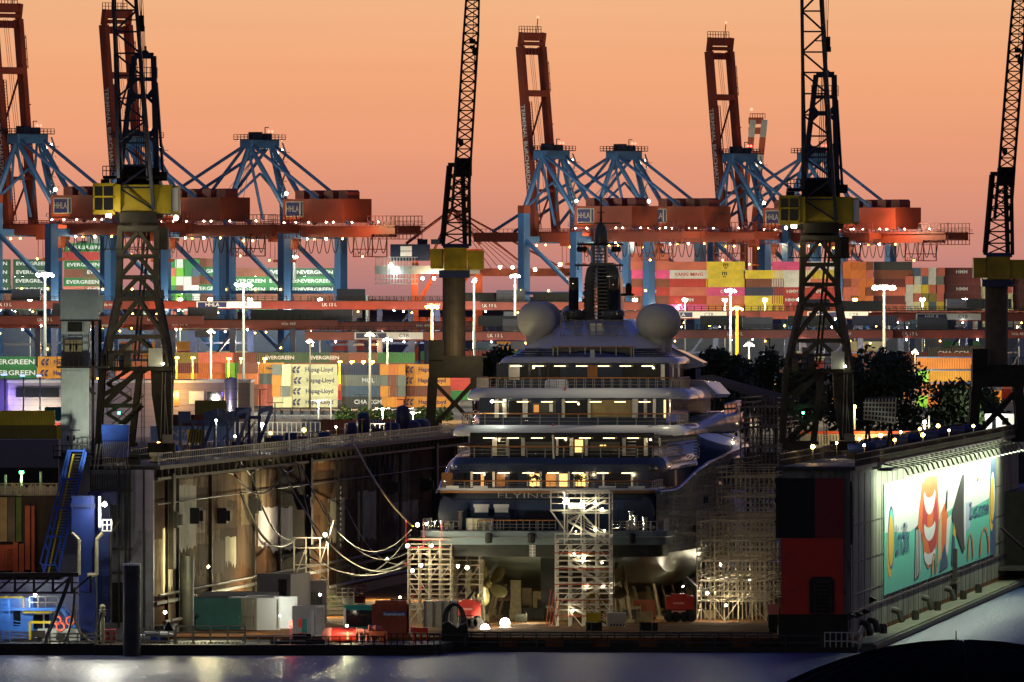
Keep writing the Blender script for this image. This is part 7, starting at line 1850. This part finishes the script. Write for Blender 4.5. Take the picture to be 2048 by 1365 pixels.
mb=MB(); boxpx(mb,1556,1592,1251,1270,1206,1.2); tag(mb.build('tool_box',M['grey']),'grey tool box at the foot of the red dock front','box')
t=thing('mobile_lift','pink headed small lift beside the red dock front','work lift',P(1545,1262,1214)); v=P(1545,1240,1214)
mb=MB(); mb.box(v.x-.5,v.x+.6,1214,1215,FL+1.7,FL+2.7); mb.build('cab',M['pink'],t); mb=MB(); mb.box(v.x-.4,v.x+.5,1214.1,1215.4,FL+.4,FL+1.7); mb.tube((v.x-.3,1214,FL+.3),(v.x+.4,1214,FL+.3),.3,10); mb.build('base',M['black'],t)
# stacked material along the left wall foot
for k,(px,py,d,m,lab) in enumerate(((712,1175,1330,'rustred','red steel cage by the foot of the left wall'),(690,1180,1318,'galv','grey lattice rack beside the red cage'),(652,1195,1285,'bush','greenish rack of panels leaning near the site cabins'),(770,1215,1262,'galv','stack of pale tubes on the dock floor left of the scaffold'),(800,1208,1268,'black','dark bundle of scaffold parts beside the tubes'),(668,1200,1280,'steel','dark equipment rack behind the mint cabin'))):
    v=P(px,py,d); t=thing('rack',lab,'rack',(v.x,v.y,FL)); mb=MB()
    for ix in range(4):
        for iy in range(2): mb.bar((v.x-.9+ix*.6,d+iy,FL),(v.x-.9+ix*.6,d+iy,FL+2),.09)
    mb.build('frame',M[m],t); mb=MB()
    for iz in range(5): mb.bar((v.x-.9,d,FL+.2+iz*.42),(v.x+.9,d,FL+.2+iz*.42),.1); mb.bar((v.x-.9,d+1,FL+.2+iz*.42),(v.x+.9,d+1,FL+.2+iz*.42),.1)
    mb.box(v.x-.85,v.x+.85,d+.1,d+.9,FL+.1,FL+.9); mb.build('load',M[m],t)
t=thing('scaffold','slim dark scaffold frame standing by the left wall with cables over it','scaffold',P(620,1180,1300))
mb=MB()
for x in (588,612,640,656):
    for dy in (0,2): mb.bar(P(x,1190,1296)+Vector((0,dy,0)),P(x,1075,1296)+Vector((0,dy,0)),.12)
for y in (1076,1096,1130,1160): rod(mb,588,y,656,y,1296,.11); rod(mb,588,y,656,y,1298,.09)
rod(mb,588,1160,612,1096,1296,.1); rod(mb,640,1130,668,1040,1296,.12); rod(mb,656,1160,612,1130,1296,.1); mb.build('tube_frame',M['scafd'],t)
# hoses and cables slung from the left wall to the yacht scaffold
def cat(A, B, sag, n=14): return [Vector(A).lerp(Vector(B),i/n)-Vector((0,0,sag*4*(i/n)*(1-i/n))) for i in range(n+1)]
wl = lambda px, py: P(px,py,DW(0,along(px),0).y-1.2)
for i,(x0,y0,x1,y1,dd,sag,m,r_,lab) in enumerate(((700,870,826,1053,1244,1.0,'hosey',.11,'ochre hose sagging from the wall to the top of the lit scaffold'),(483,985,590,1078,1296,2.6,'hose',.14,'heavy black cable loop over the bright wall plate'),(600,925,822,1060,1244,5.0,'hosew',.06,'pale line from the wall top to the scaffold, uppermost'),(560,930,820,1130,1245,4.2,'hosew',.08,'pale line sagging lowest to the scaffold'),(650,1080,820,1115,1245,2.2,'hose',.13,'black hose from the slim scaffold to the lit scaffold'),(590,1090,818,1128,1245,2.0,'hosew',.07,'white hose curving along low over the dock floor'),(596,925,640,1080,1298,1.5,'hosew',.08,'pale slack rope right of the bright wall plate'),(500,940,588,1078,1296,2.2,'hose',.1,'thin black cable left of the bright wall plate'),(470,950,560,960,1280,1.6,'hose',.1,'short black cable loop high on the wall'),(620,1090,820,1070,1245,3.6,'hose',.08,'slack black cable to the top of the lit scaffold'),(640,1000,824,1100,1244,3.0,'hosew',.05,'thin grey wire across the gap at mid height'),(690,1010,830,1118,1244,2.6,'hosew',.05,'thin grey wire across the gap, lower'))):
    mb=MB(); mb.path(cat(wl(x0,y0),P(x1,y1,dd),sag),r_,5); tag(mb.build('hose',M[m],smooth=True),lab,'hose')
mb=MB(); pts=[]
for i,(x,y) in enumerate(((452,945),(465,948),(478,920),(500,950),(520,935),(530,912),(545,925),(552,910),(556,925),(566,940),(575,945),(588,940))): pts.append(wl(x,y))
mb.path(pts,.08,5); tag(mb.build('hose',M['hosew'],smooth=True),'pale zigzag cable hung along the upper left wall','hose')
mb=MB()
for k in range(6): mb.path(cat(wl(735+k*8,905),wl(742+k*9,905),2.0+k%3*.6,8),.09,4)
tag(mb.build('hose',M['hose']),'bundle of black hose loops hanging at the far part of the left wall','hose')

# ---------------------------------------------------------------- gear along the top of the left dock wall
def wt(px, dx=-2.5): y=along(px); return DW(dx,y,TOP+.35)
for px,h,r_,m,lab in ((365,1.7,.62,'ycrane','cream round ventilator on the left dock wall'),(400,1.6,.6,'mblue','blue pot shaped ventilator on the left dock wall'),(488,1.7,.65,'dblue','blue ventilator beside the blue davit frame'),(750,2.2,.55,'dblue','squat blue capstan on the dock wall'),(772,3.2,.75,'dblue','tall blue capstan on the dock wall'),(828,1.8,.9,'dblue','wide blue capstan nearer the yacht'),(850,3.6,.8,'dblue','tall blue capstan nearer the yacht'),(868,1.8,.9,'dblue','wide blue capstan beside the column crane'),(888,1.9,.9,'dblue','last blue capstan before the column crane')):
    b=wt(px); t=thing('ventilator' if 'vent' in lab else 'capstan',lab,'ventilator' if 'vent' in lab else 'capstan',b); mb=MB()
    mb.lathe(b,[(r_*.5,0),(r_*.6,h*.25),(r_,h*.4),(r_*1.05,h*.75),(r_*.8,h*.95),(r_*.2,h)],14); mb.build('drum',M[m],t,smooth='auto')
    mb=MB(); mb.lathe(b,[(r_*1.1,0),(r_*1.1,.15)],12); mb.build('base',M['steel'],t)
for px,lab in ((437,'left blue davit frame with hazard striped panel on the dock wall'),(505,'tall blue davit frame leaning right on the dock wall'),(548,'slim blue davit frame behind the lamp on the dock wall')):
    b=wt(px); t=thing('davit_frame',lab,'davit',b); mb=MB()
    for dx in (-1.2,0,1.0): mb.bar(b+Vector((dx,0,0)),b+Vector((dx,0,4.2 if px>500 else 3.8)),.28)
    mb.bar(b+Vector((1.0,0,4.2)),b+Vector((2.4,0,4.6)),.45); mb.bar(b+Vector((.6,0,0)),b+Vector((2.2,0,4.4)),.35); mb.bar(b+Vector((-1.2,0,3.6)),b+Vector((1.2,0,3.6)),.3); mb.bar(b+Vector((-1.2,0,.4)),b+Vector((.6,0,3.2)),.14)
    mb.build('frame',M['dblue'],t); mb=MB(); mb.box(b.x-1.4,b.x-.2,b.y-.5,b.y+.5,b.z+3.7,b.z+4.6); mb.build('winch',M['dblue'],t)
    if px==437:
        mb=MB(); mb.box(b.x-.5,b.x+1.1,b.y-.75,b.y-.7,b.z+1.6,b.z+2.9); pn=mb.build('panel',M['yellow'],t); mb=MB()
        for k in range(6): mb.slab([(b.x-.5+k*.28,b.z+1.6),(b.x-.36+k*.28,b.z+1.6),(b.x-.1+k*.24,b.z+2.9),(b.x-.24+k*.24,b.z+2.9)],b.y-.8,b.y-.76)
        mb.build('hazard_stripe',M['letk'],pn)
for px,h,lab in ((573,2.6,'deck lamp glaring on the left dock wall beside the davits'),(483,3.4,'deck lamp on a taller post left of it')):
    b=wt(px); t=thing('deck_lamp',lab,'deck lamp',b); mb=MB(); mb.bar(b,b+Vector((0,0,h)),.09); mb.build('post',M['galv'],t); mb=MB(); mb.sphere(b+Vector((0,-.1,h+.15)),.2 if px==573 else .1,8,6); mb.build('bulb',E['cool'],t); light(b+Vector((0,-.8,h+.1)),350 if px==573 else 120,(1,.97,.8),.15)
for px,m,lab,hh in ((455,'steel','grey winch block on the dock wall left of the lamp',1.2),(600,'black','black bin on the dock wall',1.3),(640,'dblue','blue winch housing on the dock wall',1.6),(665,'steel','low deck winch on the dock wall',1.1),(705,'dblue','small blue winch on the dock wall',1.3),(810,'steel','winch drum between the capstans',1.2),(330,'black','dark mooring winch by the crane foot',1.1),(612,'dblue','blue locker on the dock wall',1.4),(560,'tower','rusty bollard block on the dock wall',.9),(535,'black','dark cable drum on the dock wall',1.2)):
    b=wt(px,-3); t=thing('deck_winch',lab,'winch',b); mb=MB(); mb.box(b.x-.7,b.x+.7,b.y-.6,b.y+.6,b.z,b.z+hh*.5); mb.build('base',M['steel'],t); mb=MB(); mb.tube(b+Vector((-.6,0,hh*.65)),b+Vector((.6,0,hh*.65)),hh*.38,12); mb.build('drum',M[m],t)
for px,m,h in ((735,'yellow',2.6),(628,'galv',3),(520,'galv',3.1),(792,'galv',3.2),(590,'galv',2.6)):
    b=wt(px,-.6); mb=MB(); mb.bar(b,b+Vector((0,0,h)),.14); mb.bar(b+Vector((-.3,0,h)),b+Vector((.3,0,h)),.1); tag(mb.build('deck_post',M[m]),f"{'yellow hazard' if m=='yellow' else 'slim grey'} post on the left dock wall {'before the tall capstan' if px==735 else 'right of the black bin' if px==628 else 'between the davits' if px==520 else 'right of the tall capstan' if px==792 else 'left of the black bin'}",'post')
# gear on top of the right wall
def wr(px, dx=61.): y=along(px,dx); return DW(dx,y,TOP+.35)
for k,px in enumerate((1712,1735,1758,1800,1830,1862,1890,1915,1940)):
    b=wr(px); t=thing('deck_winch',['winch nearest the right lattice crane','second winch from the right lattice crane','winch under the blue lattice platform','winch below the big right tree','winch beside the thin mast','winch before the fence','winch right of the white lamp','winch left of the column crane portal','winch by the column crane portal'][k]+' on the right dock wall','winch',b); mb=MB(); mb.box(b.x-.9,b.x+.9,b.y-.8,b.y+.8,b.z,b.z+.6); mb.build('base',M['black'],t); mb=MB(); mb.tube(b+Vector((-.8,0,.9)),b+Vector((.8,0,.9)),.55,12); mb.build('drum',M['dblue'],t)
b=wr(1763,59.5); t=thing('lattice_platform','tilted dark blue grid platform standing over the right dock wall','platform',b); d=b.y
mb=MB(); mb.rings([[P(x,y,d+dy) for x,y,dy in ((1726,838,0),(1790,848,0),(1790,848,3),(1726,838,3))],[P(x,y,d+dy) for x,y,dy in ((1730,796,0),(1792,792,0),(1792,792,3),(1730,796,3))]]); mb.build('panel',M['navy'],t)
mb=MB()
for k in range(5): rod(mb,1727,838-k*8,1790,846-k*10,d-.15,.14)
for k in range(10): rod(mb,1728+k*6.8,838+k,1731+k*6.8,800-k*.5,d-.15,.1)
mb.build('grid',M['galv'],t); mb=MB()
for x in (1735,1780): rod(mb,x,845,x-6,905,d+1,.25); rod(mb,x,845,x+8,905,d+1,.25)
mb.build('leg',M['black'],t)
# pier roof behind the yacht, right
t=thing('pier_roof','long bluish sloping pier roof behind the scaffold right of the yacht','roofed pier',P(1490,800,1900))
mb=MB(); A=[P(1405,752,2250),P(1405,758,2250)]; mb.rings([[P(1400,752,2280),P(1425,750,2280),P(1425,757,2280),P(1400,760,2280)],[P(1560,800,1700),P(1600,797,1700),P(1600,806,1700),P(1560,812,1700)]]); mb.build('roof',mat('pier_roof_felt',(.012,.014,.035),.95,spec=.05),t)
mb=MB()
for k in range(8): f_=k/7; a=Vector(P(1412,756,2280)).lerp(P(1580,805,1700),f_); mb.bar(a,(a.x,a.y,-1),.4)
mb.build('post',M['black'],t)

lamp(P(650,1070,1295),3600,'added floodlight on top of the slim scaffold by the left wall',None,(1,.86,.52),.16)  # put in to light the wall plates around it
lamp(P(640,1190,1226),1500,'added floodlight standing between the lit white containers and the mint cabin',None,(.95,1,.85),.12)  # placed only to light the white container doors
lamp(P(560,1232,1188),160,'small added deck lamp over the pontoon left of the red signal',None,WARM,.1)  # extra lamp to brighten the front of the pontoon
lamp(P(330,1225,1189),240,'deck lamp behind the pale pontoon railing',None,(1,.9,.6),.12)
lamp(DW(4,9,7.5),2800,'added lamp at the near end of the left dock wall',None,(1,.88,.5),.08)  # invented lamp, hung off the wall to light its near stretch
lamp(DW(6,75,5.5),9000,'added floor lamp throwing light on the middle of the left dock wall',None,(1,.86,.5),.08)  # put in for warm light on wall and floor
lamp(DW(7,150,5.5),10000,'added floor lamp at the far part of the left dock wall',None,(1,.86,.5),.08)  # likewise put in, lights the far stretch of the wall
lamp(P(800,1195,1260),700,'lamp by the dark scaffold bundle',None,WARM,.12)
# ---------------------------------------------------------------- far bank between dock and terminal, 2.3 - 3.1 km
t = thing('warehouse','long pale warehouse with dark window bands behind the left lattice crane','warehouse',P(250,875,2600)); d=2600
mb=MB(); boxpx(mb,16,500,764,880,d,40); mb.build('wall',M['wallc'],t)
mb=MB(); boxpx(mb,14,502,761,766,d-.5,41); mb.build('parapet',M['grey'],t)
for x0,x1,y0,y1,m in ((32,118,776,795,'dglass'),(378,408,783,808,'grey'),(414,446,784,812,'dglass'),(346,358,780,812,'wood'),(20,120,846,870,'dred')):
    mb=MB(); boxpx(mb,x0,x1,y0,y1,d-.3,.3); mb.build('window' if m=='dglass' else 'gate',M[m],t)
for x in (33,60,84,106): 
    mb=MB(); boxpx(mb,x,x+13,822,840,d-.3,.3); mb.build('lit_gate',M['ycrane'],t); light(P(x+6,818,d-3),800,WARM,.2)
mb=MB()
for k in range(8): boxpx(mb,16,500,778+k*11,778.4+k*11,d-.05,.05)
mb.build('panel_joint',M['steel'],t)
mb=MB(); boxpx(mb,-30,16,760,880,d+4,30); mb.build('annex',M['wallc'],t)
light(P(6,800,d-2),2600,(.3,.2,1),.5); light(P(140,815,d-22),5000,(.8,.8,1),.6); light(P(352,790,d-4),3500,SOD,.3); light(P(420,800,d-25),7000,(1,.85,.75),.6)
for i,(px,yt_) in enumerate(((47,752),(80,752),(10,750))):
    tt=thing('flood_pole',['pole with violet lamp before the left warehouse window','pole with violet lamp right of that','pole with violet lamp at the left edge'][i],'lamp post',P(px,870,d-12)); mb=MB(); mb.tube(P(px,872,d-12),P(px,yt_,d-12),.14,6); mb.build('pole',M['navy'],tt); mb=MB(); mb.cbox(P(px-2,yt_,d-12),1,.5,.35); mb.build('lamp',E['winb'],tt)
t=thing('silo','upright steel silo with violet glow before the warehouse','silo',P(462,870,2590)); c=P(462,880,2588); r_=14/F*2588; zt=ZZ(756,2588)-c.z
mb=MB(); mb.lathe(c,[(r_,0),(r_,zt-.6),(r_*.8,zt-.1),(r_*.2,zt+.1)],24); mb.build('shell',M['silo'],t,smooth='auto')
mb=MB()
for k in range(5): mb.lathe(c,[(r_*1.015,zt*(k+.9)/6),(r_*1.015,zt*(k+.9)/6+.12)],24)
mb.build('seam',M['steel'],t); light(P(440,790,2578),2500,(.25,.12,1),.3); light(P(482,800,2574),1500,WARM,.3)
# boxes and sheds along the bank
g7='containers along the far bank'
for px,py,d,cols,wh,L_,sd in ((-20,880,2420,['olive','yellow'],'at the left edge above the neighbour dock',40,'long'),(40,880,2425,['yellow'],'right of the left edge pair, yellow',40,'long'),(92,842,2560,['teal'],'in front of the warehouse gates',20,'long'),(390,858,2480,['brown','olive'],'left of the striped davit panel',20,'long'),(345,858,2482,['maroon'],'behind the right crane leg foot',20,'long'),(300,882,2380,[('sky','CONTAINER','letw')],'behind the crane bogies',40,'long'),(412,882,2384,['sky','blue'],'behind the blue ventilator',20,'long'),(640,868,2440,['brown'],'behind the winch housing',20,'long'),(668,868,2440,['salmon'],'behind the small blue winch',20,'long'),(700,868,2442,['sky'],'behind the hazard post',20,'long'),(725,868,2442,['brown'],'behind the squat capstan',20,'long'),(600,868,2446,['white'],'behind the black bin',20,'long'),(820,868,2446,['maroon'],'behind the wide capstan',20,'long')):
    stack(px,py,d,cols,wh,g7,L=L_,side=sd,ts=1.5)
def fence(x0,x1,y0,y1,d,m,lab,step=6):
    t=thing('fence',lab,'fence',P((x0+x1)/2,y1,d)); mb=MB(); n=int((x1-x0)/step)
    for k in range(n+1): x=x0+(x1-x0)*k/n; rod(mb,x,y1,x,y0,d,.18)
    mb.build('post',M[m],t); mb=MB()
    for y in (y0,(y0+y1)/2): rod(mb,x0,y,x1,y,d,.12)
    mb.build('rail',M[m],t)
fence(470,640,845,884,2360,'letw','pale railing along the far bank behind the davits',9)
fence(690,900,848,872,2400,'galv','grey railing along the far bank behind the capstans',10)
light(P(550,850,2350),2500,WARM,.4); light(P(770,850,2390),5000,WARM,.4)
t=thing('barrier_wall','long low barrier wall along the road behind the davits','wall',P(700,828,3000)); mb=MB(); boxpx(mb,520,900,822,830,2980,1.); mb.build('panel',M['wallc'],t); mb=MB()
for k in range(20): boxpx(mb,520+k*20,522+k*20,818,830,2979,.5)
mb.build('post',M['steel'],t)
for i,(px,py,by,d) in enumerate(((550,806,866,2500),(637,802,850,2700),(662,800,850,2700),(765,818,846,2700),(811,818,850,2700),(826,826,850,2700),(520,780,830,2900),(720,790,826,2950),(808,800,840,2900))):
    top=P(px,py,d); tt=thing('street_lamp','street lamp on the far bank, '+['left of the glaring deck lamp','behind the black bin','right of the black bin','behind the tall capstan','lit one left of the column crane','small lit one nearest the column crane','dark one before the small amber stack','thin one before the grey stack','thin one before the amber stack'][i],'street lamp',P(px,by,d)); mb=MB(); mb.tube(P(px,by,d),top,.13,6); mb.bar(top,top+Vector((-1.6,0,.1)),.14); mb.bar(top,top+Vector((1.6,0,.1)),.14); mb.build('pole',M['galv' if i<6 else 'steel'],tt)
    if i in (1,3,4,5): 
        mb=MB(); mb.sphere(top+Vector((0,-.3,-.1)),.3,8,6); mb.build('lamp',E['warm'],tt); light(top+Vector((0,-1.5,-.8)),4000,WARM,.3)
# scrub on the embankment
def scrub(name,lab,x0,x1,y0,y1,d,n,m):
    mb=MB(); r=random.Random(int(x0))
    for k in range(n):
        u=r.random(); c=P(x0+(x1-x0)*u,y1-(y1-y0)*r.random()**1.5*(.5+.5*math.sin(u*19)**2),d)+Vector((0,r.uniform(-4,4),0)); s_=r.uniform(.2,.55)
        a=Vector((r.gauss(0,1),r.gauss(0,1),r.gauss(0,1))).normalized(); b=a.orthogonal().normalized(); mb.add([c-a*s_,c+b*s_*.6,c+a*s_,c-b*s_*.6],[(0,1,2,3)])
    tag(mb.build(name,M[m]),lab,'shrubs',None,'stuff')
scrub('scrub','green scrub along the embankment below the amber containers',670,905,812,840,2960,2600,'bush')
scrub('scrub','low green scrub along the far bank right of the yacht',1560,1960,862,890,2360,2600,'bush')
light(P(780,800,2940),3000,(1,.9,.5),.5)
# trees
def tree(px,ytop,ybase,wpx,d,seed,lab,n=2600):
    r=random.Random(seed); s_=F/d; base=P(px,ybase,d); base.z=GZ; top=ZZ(ytop,d); H=top-GZ; Wd=wpx/s_/2
    t=thing('broadleaf_tree',lab,'tree',base,'dark trees on the far bank')
    mb=MB(); mb.tube(base,base+Vector((.2,0,H*.45)),.42,8,.26)
    clumps=[]
    for k in range(34):
        a=r.random()*2*math.pi; h=r.uniform(.25,.98); w=Wd*math.sqrt(max(.05,1-((h-.52)/.5)**2))*r.uniform(.35,1.0)
        c=base+Vector((math.cos(a)*w,math.sin(a)*w*.8,H*h-.6)); clumps.append((c,r.uniform(.2,.36)*Wd+.6))
    for c,q_ in clumps[::2]: mb.tube(base+Vector((.15,0,H*.35)),c,.16,5,.04)
    mb.build('trunk',M['bark'],t); mb=MB()
    for k in range(n):
        c,q_=clumps[r.randrange(len(clumps))]; v=Vector((r.gauss(0,1),r.gauss(0,1),r.gauss(0,.8))); v=v.normalized()*q_*r.random()**.4*1.15
        p=c+v; l=r.uniform(.35,.8); a=Vector((r.gauss(0,1),r.gauss(0,1),r.gauss(0,1))).normalized(); b=a.orthogonal().normalized()
        mb.add([p-a*l,p+b*l*.55,p+a*l,p-b*l*.55],[(0,1,2,3)])
    mb.build('crown',M['leaf'],t)
for a in ((1765,702,885,150,2420,1,'largest round tree right of the right lattice crane',4200),(1700,720,885,95,2450,2,'dark tree partly behind the right lattice crane',2400),(1905,770,890,110,2400,3,'small open tree in front of the blue edged boxes',2600),(1960,780,890,90,2420,4,'tree half hidden by the right column crane portal',2000),(1428,702,830,110,2500,5,'dark tree just right of the yacht radomes',2600),(1492,716,850,100,2520,6,'dark tree behind the pier roof',2600),(1550,705,860,110,2480,7,'dark tree left of the right lattice crane',2600),(1610,715,870,90,2530,8,'tree seen through the right lattice crane portal',2000),(1368,716,820,70,2560,9,'tree touching the right radome edge',1500),(1000,690,800,70,2520,10,'small tree left of the left radomes',1500),(972,708,800,45,2500,11,'bush like tree right of the column crane',900)):
    tree(*a)
# right bank: fence, lit shed
t=thing('corrugated_fence','grey corrugated fence with a lit top strip painted orange along the right far bank','fence',P(1790,905,2345)); d=2345
mb=MB(); boxpx(mb,1600,1950,868,912,d,.6)
for k in range(58): boxpx(mb,1602+k*6,1605+k*6,870,912,d-.25,.25)
mb.build('panel',M['grey'],t); mb=MB(); boxpx(mb,1600,1950,863,868,d-.4,1.4); mb.build('lit_strip_coping',M['orange'],t)  # orange paint here stands for a strip of lamplight
light(P(1740,860,d-5),3000,SOD,.3); light(P(1850,855,d-6),2500,WARM,.3)
t=thing('site_shed','white lit shed under the right column crane','shed',P(1998,870,2400)); mb=MB(); boxpx(mb,1970,2028,828,872,2400,6); mb.build('wall',M['letw'],t); mb=MB(); boxpx(mb,1984,1992,838,872,2399.8,.1); boxpx(mb,2004,2016,836,850,2399.8,.1); mb.build('window',M['dglass'],t); light(P(1985,832,2395),2500,(1,1,.8),.3)
for i,(px,py,by,d,c,pw) in enumerate(((1849,846,905,2330,'cool',3500),(1709,815,860,2330,'sodium',1800),(1858,832,900,2335,'warm',0))):
    top=P(px,py,d); tt=thing('street_lamp',['white bank lamp right of the big tree','small orange bank lamp beside the blue grid platform','plain pale post right of the white bank lamp'][i],'street lamp',P(px,by,d)); mb=MB(); mb.tube(P(px,by,d),top,.14,6); mb.build('pole',M['letw'],tt)
    if pw: mb=MB(); mb.sphere(top+Vector((0,-.2,.1)),.32,8,6); mb.build('lamp',E[c],tt); light(top+Vector((0,-1.6,-.5)),pw,COOL if c=='cool' else SOD,.3)
# lights added behind the right trees for the glow of the yard
light(P(1860,760,2870),30000,(1,.75,.4),.6); light(P(1840,740,2880),6000,(.4,1,.3),.4)
# crane floodlights aimed at the yacht; the left one is added to brighten it
lamp(P(352,436,1209),0,'added floodlight under the machinery house of the left lattice crane',None,WARM,.2)
light(P(356,438,1207), 26000, (1,.86,.56), .5, 'SPOT', YW(0,34,19), .62, .8)
lamp(P(1572,456,1276),0,'floodlight under the cab of the right lattice crane',None,WARM,.2)
light(P(1570,459,1274), 17000, (1,.9,.62), .5, 'SPOT', YW(-4,22,19), 1.1, .8)
